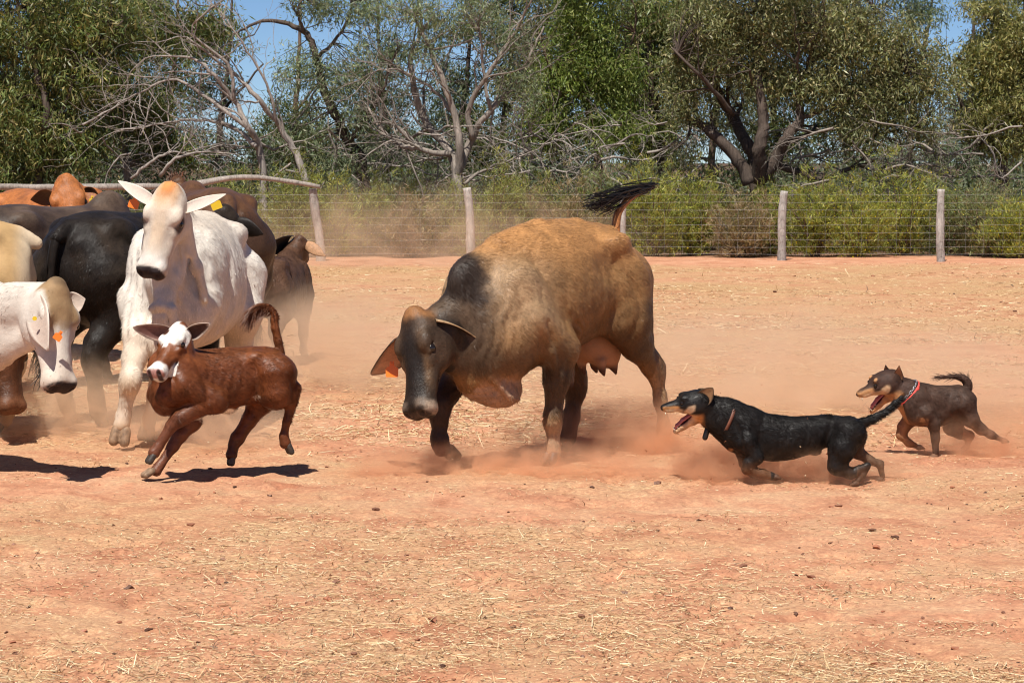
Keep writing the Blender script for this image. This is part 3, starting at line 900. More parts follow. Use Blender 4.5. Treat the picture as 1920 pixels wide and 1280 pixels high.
def build_fence():
    y0 = 42.0
    root = empty('fence', (0, y0, 0))
    tag(root, 'wire fence on round grey timber posts along the back of the paddock', 'fence')
    r = np.random.default_rng(12)
    spots = [(-270, 0, .07), (20, 0, .075), (310, 0, .07), (595, -0.10, .085), (880, -0.09, .085), (1167, 0.0, .07), (1467, 0.07, .080), (1763, -0.02, .080), (2055, 0.02, .075), (2345, 0, .07)]
    xs = []
    for (u, lean, rad) in spots:
        x = (u - 960) / FPX * y0
        xs.append(x)
        n = 26
        t = np.linspace(0, 1, n)
        hgt = 1.30 + 0.03 * r.normal()
        wob = 0.022 if abs(lean) > 0.05 else 0.010
        ph = r.uniform(0, 6)
        P = np.stack([x + lean * (t - 0.5) + wob * np.sin(t * 4.2 + ph), 0.02 * np.sin(t * 3 + ph), -0.05 + hgt * t], 1)
        V, Q, T = tube(P, rad * 0.88 * (1.08 - 0.16 * t) * (1 + 0.05 * np.sin(t * 9 + ph)), 12)
        V = V + 0.006 * np.stack([vnoise(V, 9, 3), vnoise(V, 9, 4), 0 * V[:, 0]], 1)
        mesh_obj('post', V, [Q, T], MAT['post'], root)
    # strained wires
    X = np.linspace(xs[0] - 6, xs[-1] + 6, 120)
    for k, z in enumerate((0.12, 0.24, 0.36, 0.48, 0.61, 0.74, 0.87, 1.00, 1.13)):
        P = np.stack([X, np.full_like(X, -0.085) + 0.01 * np.sin(X * 1.3 + k), z + 0.006 * np.sin(X * 2.36 + k * 1.7) + 0.003 * np.sin(X * 5.1 + k)], 1)
        V, Q, T = tube(P, np.full(len(P), 0.0019), 5)
        mesh_obj('wire', V, [Q, T], MAT['wire'], root)
    # upright stay wires of the netting
    T = Tubes()
    for x in np.arange(xs[0], xs[-1], 0.30):
        x = x + r.normal(0, 0.02)
        T.add([(x, -0.088, 0.12), (x + r.normal(0, 0.012), -0.088, 0.5), (x + r.normal(0, 0.012), -0.088, 0.87)], [0.0018] * 3, 3, cap=False)
    o = T.build('stay_wires', MAT['wire'], root); o['kind'] = 'stuff'
    # crooked top rail at the left
    pts = [(-260, 356), (-60, 350), (90, 352), (160, 352), (250, 350), (320, 350), (370, 345), (420, 336), (465, 332), (520, 337), (560, 343), (600, 350)]
    P = np.array([at_depth(u, v, y0 - 0.10) - np.array([0, y0, 0]) for u, v in pts])
    P = smooth_path(P, 6)
    t = np.linspace(0, 1, len(P))
    V, Q, Tt = tube(P, 0.055 * (1.15 - 0.45 * t) * (1 + 0.06 * np.sin(t * 37)), 10)
    V = V + 0.007 * np.stack([vnoise(V, 7, 3), vnoise(V, 7, 4), vnoise(V, 7, 5)], 1)
    mesh_obj('rail', V, [Q, Tt], MAT['rail'], root)
    P2 = np.array([at_depth(u, v, y0 + 0.05) - np.array([0, y0, 0]) for u, v in [(150, 348), (250, 347), (340, 346), (430, 332), (500, 336), (590, 350)]])
    V, Q, Tt = tube(smooth_path(P2, 6), np.linspace(0.030, 0.022, 31), 8)
    mesh_obj('rail', V, [Q, Tt], MAT['rail'], root)
build_fence()
# ------------------------------------------------------------------ scrub: trees, dead wood and bushes behind the fence
def leaf_mat(name, gloss=0.35, trans=0.32):
    m, nt, b = new_mat(name)
    at = N_(nt, 'ShaderNodeAttribute', attribute_name='Col')
    nt.links.new(at.outputs['Color'], b.inputs['Base Color'])
    b.inputs['Roughness'].default_value = 0.42
    b.inputs['Specular IOR Level'].default_value = gloss
    tr = N_(nt, 'ShaderNodeBsdfTranslucent')
    sc_ = N_(nt, 'ShaderNodeVectorMath', operation='MULTIPLY'); sc_.inputs[1].default_value = (1.25, 1.35, 0.6)
    nt.links.new(at.outputs['Color'], sc_.inputs[0]); nt.links.new(sc_.outputs[0], tr.inputs['Color'])
    mx = N_(nt, 'ShaderNodeMixShader'); mx.inputs[0].default_value = trans
    out = nt.nodes.get('Material Output')
    nt.links.new(b.outputs[0], mx.inputs[1]); nt.links.new(tr.outputs[0], mx.inputs[2]); nt.links.new(mx.outputs[0], out.inputs['Surface'])
    return m
MAT['leaf'] = leaf_mat('gum leaves')
MAT['needle'] = leaf_mat('broom bush needles', 0.2, 0.3)
MAT['bark_brown'] = wood_mat('rough brown bark', (0.20, 0.135, 0.095), 0.35, 5.0)
MAT['bark_dark'] = wood_mat('dark bark', (0.11, 0.082, 0.065), 0.4, 5.0)
MAT['bark_pale'] = wood_mat('pale grey bark', (0.30, 0.255, 0.215), 0.45, 4.0)
MAT['deadwood'] = wood_mat('bleached dead wood', (0.36, 0.31, 0.27), 0.5, 5.0)

def leaves(centres, sig, per, r, length, width, cols, droop=0.7):
    """Leaf blades round the given twig ends: two facets each, folded a little along the midrib."""
    n = len(centres) * per
    C = np.repeat(centres, per, axis=0) + r.normal(0, 1, (n, 3)) * sig
    d = r.normal(0, 1, (n, 3)); d[:, 2] -= droop * 1.6
    d /= np.linalg.norm(d, axis=1, keepdims=True)
    s = np.cross(d, r.normal(0, 1, (n, 3))); s /= np.linalg.norm(s, axis=1, keepdims=True) + 1e-9
    cs = np.repeat(r.uniform(0.65, 1.5, len(centres)), per)
    L = (length * cs * r.uniform(0.6, 1.35, n))[:, None]; W = (width * cs ** 0.5 * r.uniform(0.7, 1.3, n))[:, None]
    V = np.stack([C, C + d * L * 0.45 + s * W, C + d * L, C + d * L * 0.45 - s * W], 1).reshape(-1, 3)
    F = np.arange(n * 4).reshape(-1, 4)
    cols = np.asarray(cols)
    cc = cols[r.integers(0, len(cols), n)] * r.uniform(0.7, 1.8, (n, 1)) * 1.45
    # each twig end carries its own tone
    tone = np.repeat(r.uniform(0.8, 1.2, (len(centres), 1)) * (1 + 0.25 * vnoise(centres, 1.6, 8)[:, None]), per, axis=0)
    return V, F, np.repeat(cc * tone, 4, axis=0)

def grow(T, p, d, length, rad, level, r, bend=0.35, split=(2, 4), up=0.15, minr=0.004, tips=None, sides=5, shrink=0.62, maxlevel=5):
    """Crooked branch with side branches, recursively."""
    nseg = max(4, int(6 - level * 0.5))
    P = [np.array(p, float)]; d = nrm(d)
    for i in range(nseg):
        d = nrm(d + r.normal(0, bend * 0.45, 3) + np.array([0, 0, up * 0.3]))
        P.append(P[-1] + d * length / nseg)
    P = np.array(P)
    R = np.linspace(rad, max(rad * 0.55, minr * 0.7), len(P))
    T.add(P, R, max(3, sides), cap=False)
    if tips is not None and level >= maxlevel - 1: tips.append(P[-1])
    if level >= maxlevel or rad < minr: return
    k = r.integers(split[0], split[1] + 1)
    for i in range(k):
        t = r.uniform(0.35, 1.0) if i else 1.0
        j = min(len(P) - 1, int(round(t * (len(P) - 1))))
        nd = nrm(d + r.normal(0, 0.75, 3) * (0.55 if i == 0 else 1.0) + np.array([0, 0, up]))
        grow(T, P[j], nd, length * r.uniform(0.55, 0.85), R[j] * (0.8 if i == 0 else shrink), level + 1, r, bend, split, up, minr, tips, sides - 1, shrink, maxlevel)

def limb_path(px, y, r, dep=0.5):
    """Limb traced from trunk base to tip, wandering in depth as it rises. px rows: u, v, radius [, depth offset]."""
    out = []; dy = 0.0
    for i, q in enumerate(px):
        if len(q) > 3: dy = q[3]
        elif i: dy += r.normal(0, dep * 0.4)
        p = at_depth(q[0], q[1], y + dy)
        out.append([*p, q[2]])
    out = np.array(out)
    return out

def tree(name, label, y, limbs, blobs, seed, bark='bark_brown', cols=None, llen=0.10, lwid=0.011, per=46, twig=True, ragged=0, group=None, cat='tree', dens=1.0, sag=0.7):
    r = np.random.default_rng(seed)
    base = limb_path(limbs[0][:1], y, r)[0, :3].copy()
    base[2] = -0.05
    root = empty(name, tuple(base)); tag(root, label, cat, group)
    T = Tubes(); pts = []
    for k, l in enumerate(limbs):
        A = limb_path(l, y, r)
        if k == 0: A[0, 2] = -0.05
        S = smooth_path(A, 5)
        S[1:-1, :3] += r.normal(0, 0.012, (len(S) - 2, 3))
        T.add(S[:, :3], np.maximum(S[:, 3], 0.006), 8 if l[0][2] > 0.05 else 6)
        pts.append(S)
        if ragged:
            for i in range(ragged):
                j = r.integers(len(S) // 3, len(S)); rr = S[j, 3] * r.uniform(0.35, 0.6)
                dd = nrm(S[min(j + 1, len(S) - 1), :3] - S[j - 1, :3])
                grow(T, S[j, :3], nrm(dd + r.normal(0, 0.8, 3) + [0, 0, 0.1]), r.uniform(0.5, 1.1), max(rr, 0.012), 2, r, 0.45, (2, 3), 0.1, 0.005, None, 4, 0.6, 4)
    allp = np.vstack(pts)
    cents = []
    for (u, v, ru, rv, n, *dd) in blobs:
        off = dd[0] if dd else 0.0
        c = at_depth(u, v, y + off); sx = ru * y / FPX; sz = rv * y / FPX
        n = int(n * dens * 0.88)
        q = r.normal(0, 1, (n, 3)); q /= np.linalg.norm(q, axis=1, keepdims=True)
        q *= (r.random((n, 1)) ** 0.45)
        cents.append(c + q * np.array([sx, max(sx * 0.8, 0.5), sz]))
    if cents:
        Cn = np.vstack(cents)
        Cn = Cn[Cn[:, 2] > 0.5]
        if twig:
            dist = ((Cn[:, None, :] - allp[None, ::2, :3]) ** 2).sum(-1)
            j = dist.argmin(1) * 2
            for c, jj in zip(Cn, j):
                if r.random() > 0.55: continue
                a = allp[jj, :3]; Lc = np.linalg.norm(c - a)
                if Lc < 0.1 or Lc > 3.2: continue
                m1 = a * 0.6 + c * 0.4 + r.normal(0, 0.10, 3) * Lc + np.array([0, 0, 0.08 * Lc])
                P = smooth_path(np.array([a, m1, c]), 4)
                r0 = min(max(0.010, 0.014 * Lc), allp[jj, 3] * 0.7 + 0.003)
                T.add(P, np.linspace(r0, 0.004, len(P)), 4, cap=False)
        sig = np.array([0.12, 0.12, 0.125])
        V, F, C = leaves(Cn, sig, per, r, llen, lwid, cols if cols is not None else LEAF, sag)
        mesh_obj('crown', V - base, F, MAT['leaf'], root, cols=np.clip(C, 0.005, 0.6), smooth=False)
    T.build('trunk', MAT[bark], root, origin=base)
    return root

LEAF = np.array([(0.085, 0.105, 0.030), (0.105, 0.120, 0.040), (0.070, 0.095, 0.030), (0.13, 0.125, 0.045), (0.055, 0.075, 0.025), (0.17, 0.14, 0.055)])
LEAF_OLIVE = np.array([(0.120, 0.125, 0.055), (0.150, 0.145, 0.070), (0.095, 0.105, 0.045), (0.175, 0.150, 0.075), (0.075, 0.085, 0.035)])
LEAF_BRIGHT = np.array([(0.090, 0.120, 0.026), (0.115, 0.140, 0.034), (0.070, 0.098, 0.024), (0.14, 0.148, 0.045)])
LEAF_GREY = np.array([(0.095, 0.120, 0.065), (0.120, 0.140, 0.080), (0.075, 0.100, 0.055), (0.15, 0.155, 0.09)])
LEAF_GOLD = np.array([(0.150, 0.142, 0.050), (0.120, 0.124, 0.042), (0.185, 0.160, 0.065), (0.095, 0.105, 0.038)])

def build_trees():
    # leafy dark tree at the left edge
    tree('gum_tree', 'dense leafy gum tree at the left edge with a slim trunk', 47.5,
         [[(80, 345, .10), (70, 290, .085), (88, 220, .07), (70, 140, .055), (45, 60, .035), (20, -40, .02)],
          [(70, 280, .05), (120, 200, .04), (150, 120, .03), (230, 40, .02)], [(85, 210, .05), (30, 160, .035), (-30, 100, .02)]],
         [(40, 60, 120, 70, 200), (150, 130, 100, 90, 230), (30, 220, 100, 80, 220), (180, 40, 110, 60, 200), (120, 260, 100, 70, 190), (-60, 140, 90, 160, 180), (60, -70, 160, 70, 150), (20, 320, 70, 40, 90)],
         101, 'bark_dark', LEAF, 0.125, 0.013, 46)
    tree('gum_tree', 'leafy gum tree behind the orange cow, pale limb leaning up to the left', 49.5,
         [[(245, 340, .09), (235, 280, .075), (205, 200, .06), (260, 120, .045), (330, 60, .03), (420, 0, .018)], [(205, 210, .05), (120, 160, .04), (40, 120, .025)]],
         [(230, 190, 90, 80, 200), (310, 90, 100, 70, 190), (300, 220, 70, 70, 150), (250, 0, 140, 60, 170), (330, 280, 70, 50, 110), (400, 60, 60, 60, 90)],
         102, 'bark_pale', LEAF, 0.115, 0.012, 46, ragged=4, dens=0.66)
    # bare grey tangle
    tree('dead_tree', 'dead tree with a wide tangle of bare grey branches left of centre', 45.6,
         [[(497, 345, .085), (488, 290, .07), (465, 240, .06), (440, 190, .045), (400, 140, .035), (360, 110, .025), (290, 105, .012)],
          [(480, 275, .045), (430, 235, .035), (360, 225, .025), (290, 235, .018), (215, 245, .010)],
          [(465, 240, .05), (410, 200, .035), (330, 150, .026), (260, 175, .018), (215, 195, .010)],
          [(575, 345, .075), (555, 290, .065), (520, 230, .055), (480, 180, .045), (440, 140, .03), (350, 70, .018)],
          [(440, 190, .04), (425, 120, .03), (360, 60, .020), (400, 10, .012)],
          [(300, 330, .04), (330, 300, .032), (380, 285, .022), (445, 290, .010)], [(245, 335, .03), (290, 300, .03), (330, 285, .02), (390, 300, .012)],
          [(520, 235, .035), (500, 160, .025), (455, 80, .018), (420, 40, .010)]], [], 103, 'deadwood', ragged=9)
    # dark leaning trunk against the sky
    tree('gum_tree', 'slender gum with a curved dark trunk leaning left against the sky', 46.6,
         [[(690, 345, .12), (678, 310, .115), (655, 270, .10), (628, 215, .09), (605, 165, .08), (595, 115, .07), (580, 70, .06), (552, 50, .05), (500, 40, .035), (450, 58, .022), (430, 75, .012)],
          [(655, 265, .05), (690, 215, .035), (720, 160, .022), (745, 90, .012)], [(595, 110, .04), (640, 60, .03), (660, 10, .02), (650, -40, .012)], [(570, 62, .03), (560, 20, .02), (590, -40, .012)]],
         [(640, 150, 65, 60, 85), (710, 120, 60, 60, 85), (560, 130, 45, 55, 55), (690, 220, 50, 50, 70), (600, 10, 60, 25, 60), (690, 20, 50, 35, 50), (575, 250, 50, 50, 52), (640, 300, 40, 30, 30)],
         104, 'bark_dark', LEAF_GREY, 0.10, 0.010, 34, ragged=2)
    # pale many-stemmed tree
    tree('bare_tree', 'pale many-stemmed tree with twisted bare limbs left of the brown cow', 45.4,
         [[(862, 372, .11), (858, 335, .10), (840, 280, .085), (800, 230, .07), (778, 170, .06), (770, 110, .045), (790, 50, .03), (780, -20, .02)],
          [(858, 335, .08), (862, 280, .075), (850, 210, .06), (830, 150, .05), (800, 80, .035), (770, 20, .02)],
          [(860, 320, .08), (885, 260, .07), (920, 205, .055), (960, 165, .04), (990, 110, .028), (1020, 50, .016)],
          [(885, 262, .06), (880, 200, .05), (920, 130, .038), (965, 60, .026), (1000, -10, .016)],
          [(845, 290, .06), (790, 280, .045), (740, 235, .03), (700, 230, .016)],
          [(790, 280, .05), (760, 275, .05), (720, 250, .03), (690, 200, .015)],
          [(870, 345, .035), (905, 320, .03), (960, 300, .018), (1010, 280, .010)],
          [(850, 215, .04), (815, 170, .03), (745, 130, .02), (690, 140, .010)], [(920, 205, .04), (905, 120, .03), (900, 40, .018)]],
         [(760, 15, 70, 35, 60), (870, 20, 70, 40, 70), (950, 70, 50, 50, 55), (800, 100, 40, 40, 24), (980, 160, 40, 40, 34)], 105, 'bark_pale', LEAF_GREY, 0.09, 0.009, 34, ragged=10)
    tree('gum_tree', 'bright green gum tree right of the pale bare tree', 48.6,
         [[(1115, 345, .10), (1120, 280, .085), (1100, 200, .07), (1090, 110, .05), (1080, 20, .03), (1075, -60, .02)], [(1105, 210, .05), (1160, 150, .035), (1190, 60, .02)], [(1100, 190, .045), (1040, 140, .03), (1010, 60, .015)]],
         [(1090, 60, 70, 70, 240), (1140, 140, 70, 60, 200), (1050, 150, 60, 60, 150), (1100, -40, 90, 50, 150), (1020, 230, 55, 50, 110), (1150, 240, 70, 45, 130)],
         106, 'bark_brown', LEAF_BRIGHT, 0.10, 0.012, 46, ragged=2)
    tree('gum_tree', 'olive gum tree standing between the bright green tree and the big spreading tree', 50.5,
         [[(1245, 345, .10), (1240, 270, .085), (1225, 190, .07), (1215, 90, .05), (1200, -20, .03)], [(1230, 200, .05), (1290, 140, .035), (1310, 40, .02)]],
         [(1210, 40, 80, 60, 210), (1240, 130, 70, 60, 180), (1190, 200, 60, 60, 140), (1220, 250, 60, 40, 100), (1280, 40, 60, 60, 130)],
         107, 'bark_dark', LEAF, 0.10, 0.012, 46, ragged=3)
    # the big spreading tree
    tree('spreading_tree', 'big spreading olive-green tree with several dark stems behind the fence posts', 46.4,
         [[(1425, 348, .17), (1418, 310, .15), (1400, 270, .12), (1375, 220, .10), (1345, 170, .08), (1330, 120, .06), (1345, 50, .04), (1340, -30, .02)],
          [(1405, 345, .13), (1385, 300, .12), (1345, 258, .10), (1310, 232, .08), (1278, 218, .055)],
          [(1425, 340, .14), (1425, 280, .13), (1432, 230, .11), (1425, 170, .09), (1420, 110, .06), (1425, 40, .04), (1440, -20, .02)],
          [(1432, 335, .14), (1460, 290, .12), (1480, 250, .10), (1500, 222, .085), (1500, 160, .07), (1515, 120, .05), (1530, 50, .03)],
          [(1500, 222, .05), (1560, 200, .04), (1620, 170, .03), (1690, 120, .018)], [(1375, 215, .05), (1310, 140, .035), (1260, 90, .02)],
          [(1450, 305, .07), (1530, 335, .06), (1590, 318, .04), (1640, 300, .02)], [(1515, 120, .04), (1580, 70, .03), (1640, 20, .016)], [(1470, 265, .04), (1570, 245, .03), (1660, 250, .02), (1740, 220, .012)]],
         [(1330, 50, 80, 60, 200), (1440, 40, 90, 60, 230), (1560, 60, 90, 70, 230), (1660, 90, 80, 70, 200), (1300, 120, 60, 55, 110), (1400, 120, 70, 50, 110), (1560, 160, 80, 50, 170), (1660, 180, 70, 55, 160),
          (1470, 150, 45, 45, 70), (1740, 140, 60, 60, 120), (1450, -60, 200, 60, 220), (1280, 190, 45, 45, 60), (1610, 235, 60, 35, 80), (1720, 230, 50, 40, 60)],
         108, 'bark_dark', LEAF_OLIVE, 0.085, 0.012, 46, ragged=3)
    tree('gum_tree', 'golden-green gum tree at the right edge with a leaning dark trunk', 47.6,
         [[(1885, 345, .11), (1880, 290, .10), (1850, 240, .085), (1840, 180, .065), (1870, 110, .045), (1890, 40, .03)], [(1850, 245, .05), (1800, 190, .035), (1790, 120, .02)], [(1880, 280, .05), (1930, 220, .035), (1960, 140, .02)]],
         [(1850, 120, 60, 60, 170), (1900, 80, 60, 60, 170), (1900, 190, 55, 60, 150), (1840, 220, 45, 45, 90), (1960, 150, 60, 90, 150), (1890, 270, 50, 30, 60), (1850, 10, 60, 25, 60)],
         109, 'bark_dark', LEAF_GOLD, 0.095, 0.012, 46, ragged=3)
    tree('gum_tree', 'tall gum tree with a thin white trunk behind the spreading tree', 55.0,
         [[(1712, 345, .07), (1708, 270, .06), (1714, 180, .05), (1735, 80, .045), (1745, 20, .03), (1760, -60, .02)], [(1730, 100, .03), (1705, 40, .02), (1690, -20, .012)]],
         [(1730, 20, 45, 35, 60), (1700, -40, 90, 40, 80), (1760, 280, 60, 40, 70), (1680, 290, 50, 30, 50)], 110, 'bark_pale', LEAF_GREY, 0.10, 0.011, 40)
    # the wood behind: every tree still its own
    back = [(-60, 58, LEAF), (60, 60, LEAF), (170, 57, LEAF_GREY), (300, 61, LEAF), (400, 58, LEAF_GREY), (935, 60, LEAF), (850, 61, LEAF_GREY), (545, 62, LEAF), (735, 63, LEAF_GREY), (1040, 58, LEAF_OLIVE), (1190, 61, LEAF), (1330, 58, LEAF_OLIVE),
            (1470, 60, LEAF), (1600, 62, LEAF_OLIVE), (1810, 63, LEAF_GREY), (1960, 58, LEAF_GOLD)]
    r = np.random.default_rng(55)
    names = ['leftmost', 'second from the left', 'third from the left', 'fourth from the left', 'fifth from the left, beside the sky gap', 'right of the pale bare stems', 'behind the pale bare stems', 'behind the fork of the dead tree', 'left of the pale bare stems', 'behind the bright green gum', 'behind the olive gum',
             'behind the left stems of the spreading tree', 'behind the middle of the spreading tree', 'behind the right limbs of the spreading tree', 'below the right sky gap', 'at the right edge']
    for i, (u, y, cl) in enumerate(back):
        lean = r.normal(0, 30)
        lo = 330 if u > 500 else 320
        bl = [(u + r.normal(0, 25), v + r.normal(0, 12), 85 + r.normal(0, 12), 55, 95) for v in (-20, 70, 160, 240)]
        bl.append((u + r.normal(0, 30), 290, 85, 45, 80))
        if i in (3, 4): bl = [(b[0], b[1], b[2], b[3], int(b[4] * 0.55)) for b in bl]
        if i == 7: bl = [(u, 215, 60, 50, 60), (u + 20, 280, 75, 45, 90)]
        if i == 6: bl = [(u - 10, 60, 60, 40, 40), (u, 150, 70, 50, 75), (u, 230, 80, 50, 95), (u, 290, 80, 45, 80)]
        if i == 8: bl = [(u + 10, 100, 45, 50, 36), (u, 200, 55, 50, 60), (u, 280, 75, 45, 90)]
        if i == 14: bl = [(u, 200, 60, 55, 80), (u + 10, 275, 80, 50, 110)]
        if i in (4, 5): bl = bl[1:] if i == 4 else bl
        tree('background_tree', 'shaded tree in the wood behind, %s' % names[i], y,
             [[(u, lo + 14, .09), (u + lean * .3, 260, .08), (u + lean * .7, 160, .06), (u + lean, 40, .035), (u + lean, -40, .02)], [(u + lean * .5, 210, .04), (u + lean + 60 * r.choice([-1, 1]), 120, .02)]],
             bl, 300 + i, 'bark_brown' if i % 2 else 'bark_dark', cl * 0.62, 0.13, 0.015, 36, twig=(i % 2 == 0), group='trees of the wood behind')  # leaf palette darkened to paint in the shade of the wood
    # low scrub trees seen through the sky gap
    for i, (u, v, ru, y) in enumerate([(520, 265, 70, 66), (600, 285, 60, 70), (690, 275, 60, 68), (770, 290, 60, 72)]):
        tree('low_tree', 'low tree far behind under the sky gap, %s' % ['left of the dark trunk', 'behind the dark trunk', 'right of the dark trunk', 'beside the pale bare stems'][i], y,
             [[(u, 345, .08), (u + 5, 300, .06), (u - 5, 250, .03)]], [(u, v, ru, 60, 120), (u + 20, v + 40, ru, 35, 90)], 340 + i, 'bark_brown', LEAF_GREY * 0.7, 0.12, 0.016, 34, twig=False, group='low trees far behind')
build_trees()

# dead brush lying under the trees
def build_brush():
    r = np.random.default_rng(91)
    for k, (u0, u1, n, lab) in enumerate([(150, 560, 26, 'tangle of dead grey twigs under the dead tree'), (560, 1010, 44, 'dead twigs and fallen branches round the pale bare tree'), (980, 1330, 44, 'thick tangle of dry twigs below the bright green gum'),
                                          (1480, 1760, 44, 'dead drooping branches beside the spreading tree'), (1740, 2000, 20, 'dry grey twigs under the gum at the right edge')]):
        T = Tubes()
        for i in range(n):
            u = r.uniform(u0, u1); y = r.uniform(45.5, 49.0)
            p = at_depth(u, r.uniform(225, 345), y)
            p[2] = max(p[2], 0.05)
            d = nrm([r.normal(), 0.6 * r.normal(), 0.35 * r.normal() - (0.15 if k == 3 else 0.0)])
            grow(T, p, d, r.uniform(0.5, 1.2), r.uniform(0.012, 0.030), 2, r, 0.55, (2, 4), -0.05, 0.004, None, 4, 0.6, 5)
        V = np.vstack(T.V)
        o = T.build('brush', MAT['deadwood'] if k != 3 else MAT['bark_pale'])
        tag(o, lab, 'brush', kind='stuff')
build_brush()

# undergrowth, shade painted into its leaf colours, closing the view between the trunks: reads as one mass
def build_undergrowth():
    r = np.random.default_rng(17)
    n = 2600
    y = r.uniform(50.5, 62.0, n); x = (r.random(n) * 2 - 1) * 0.235 * y
    top = 1.25 + 0.55 * vnoise(np.stack([x, y, 0 * x], 1), 0.55, 3)
    c = np.stack([x, y, r.random(n) ** 0.8 * top], 1)
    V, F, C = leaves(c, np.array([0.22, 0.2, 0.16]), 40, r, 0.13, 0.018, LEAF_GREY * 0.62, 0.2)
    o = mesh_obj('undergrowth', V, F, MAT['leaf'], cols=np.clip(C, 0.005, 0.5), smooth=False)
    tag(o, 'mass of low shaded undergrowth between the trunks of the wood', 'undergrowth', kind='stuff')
build_undergrowth()

def shrub(label, u, y, h, w, seed, cols, flowers=0.0, n=3600, dry=0.0, name='broom_bush', group='bushes behind the fence'):
    """Broom-like bush: woody stems from one base, fine upright needles in drooping tufts."""
    r = np.random.default_rng(seed)
    x = (u - 960) / FPX * y
    root = empty(name, (x, y, 0)); tag(root, label, 'bush', group)
    T = Tubes(); tips = []
    ns = 22
    for i in range(ns):
        a = r.uniform(0, 6.28); s = r.uniform(0.1, 1.0) ** 0.6
        e = np.array([math.cos(a) * w * s, math.sin(a) * w * 0.8 * s, h * r.uniform(0.55, 1.0) * (1 - 0.55 * s * s)])
        P = smooth_path(np.array([[0.05 * math.cos(a), 0.05 * math.sin(a), -0.02], e * np.array([0.45, 0.45, 0.5]) + r.normal(0, 0.05, 3), e]), 4)
        T.add(P, np.linspace(0.016, 0.004, len(P)), 4, cap=False)
        tips.append(P)
    T.build('stems', MAT['bark_pale'] if dry > 0.4 else MAT['bark_brown'], root)
    P = np.vstack([p[2:] for p in tips])
    tuft = P[r.integers(0, len(P), n // 14)] + r.normal(0, 1, (n // 14, 3)) * np.array([0.17 * w, 0.17 * w, 0.11 * h])
    tuft[:, 2] = np.clip(tuft[:, 2], 0.08, h * 1.05)
    c = np.repeat(tuft, 14, axis=0) + r.normal(0, 0.035, (len(tuft) * 14, 3)); m = len(c)
    out = nrm_rows(np.stack([c[:, 0] / w, c[:, 1] / w, np.zeros(m)], 1) + 1e-3)
    d = out * r.uniform(0.0, 0.8, (m, 1)) + np.array([0, 0, 0.62]) + r.normal(0, 0.50, (m, 3)); d = nrm_rows(d)
    s = nrm_rows(np.cross(d, r.normal(0, 1, (m, 3))))
    L = r.uniform(0.05, 0.13, (m, 1)); W = r.uniform(0.0035, 0.0075, (m, 1))
    V = np.stack([c - s * W, c + s * W, c + d * L * 0.6 + s * W * 0.8, c + d * L + r.normal(0, 0.006, (m, 3))], 1).reshape(-1, 3)
    F = np.arange(m * 4).reshape(-1, 4)
    cols = np.asarray(cols)
    cc = cols[r.integers(0, len(cols), m)] * np.repeat(r.uniform(0.7, 1.3, (len(tuft), 1)), 14, axis=0) * r.uniform(0.8, 1.2, (m, 1)) * 1.95
    if dry > 0:
        dm = (r.random(m) < dry)[:, None]
        cc = np.where(dm, np.array([[0.30, 0.22, 0.13]]) * r.uniform(0.6, 1.2, (m, 1)), cc)
    mesh_obj('foliage', V, F, MAT['needle'], root, cols=np.repeat(np.clip(cc, 0.005, 0.7), 4, axis=0), smooth=False)
    if flowers:
        k = int(420 * flowers)
        q = tuft[r.integers(0, len(tuft), k)] + r.normal(0, 0.07, (k, 3)) + np.array([0, -0.05, 0.04])
        a = nrm_rows(r.normal(0, 1, (k, 3))); b_ = nrm_rows(np.cross(a, r.normal(0, 1, (k, 3))))
        sz = r.uniform(0.008, 0.017, (k, 1))
        V = np.stack([q - a * sz, q + b_ * sz, q + a * sz, q - b_ * sz], 1).reshape(-1, 3)
        fc = np.array([0.50, 0.38, 0.015]) * r.uniform(0.7, 1.25, (k, 1))
        o = mesh_obj('flowers', V, np.arange(k * 4).reshape(-1, 4), MAT['needle'], root, cols=np.repeat(fc, 4, axis=0), smooth=False)
        o['kind'] = 'stuff'

def nrm_rows(A): return A / (np.linalg.norm(A, axis=1, keepdims=True) + 1e-9)

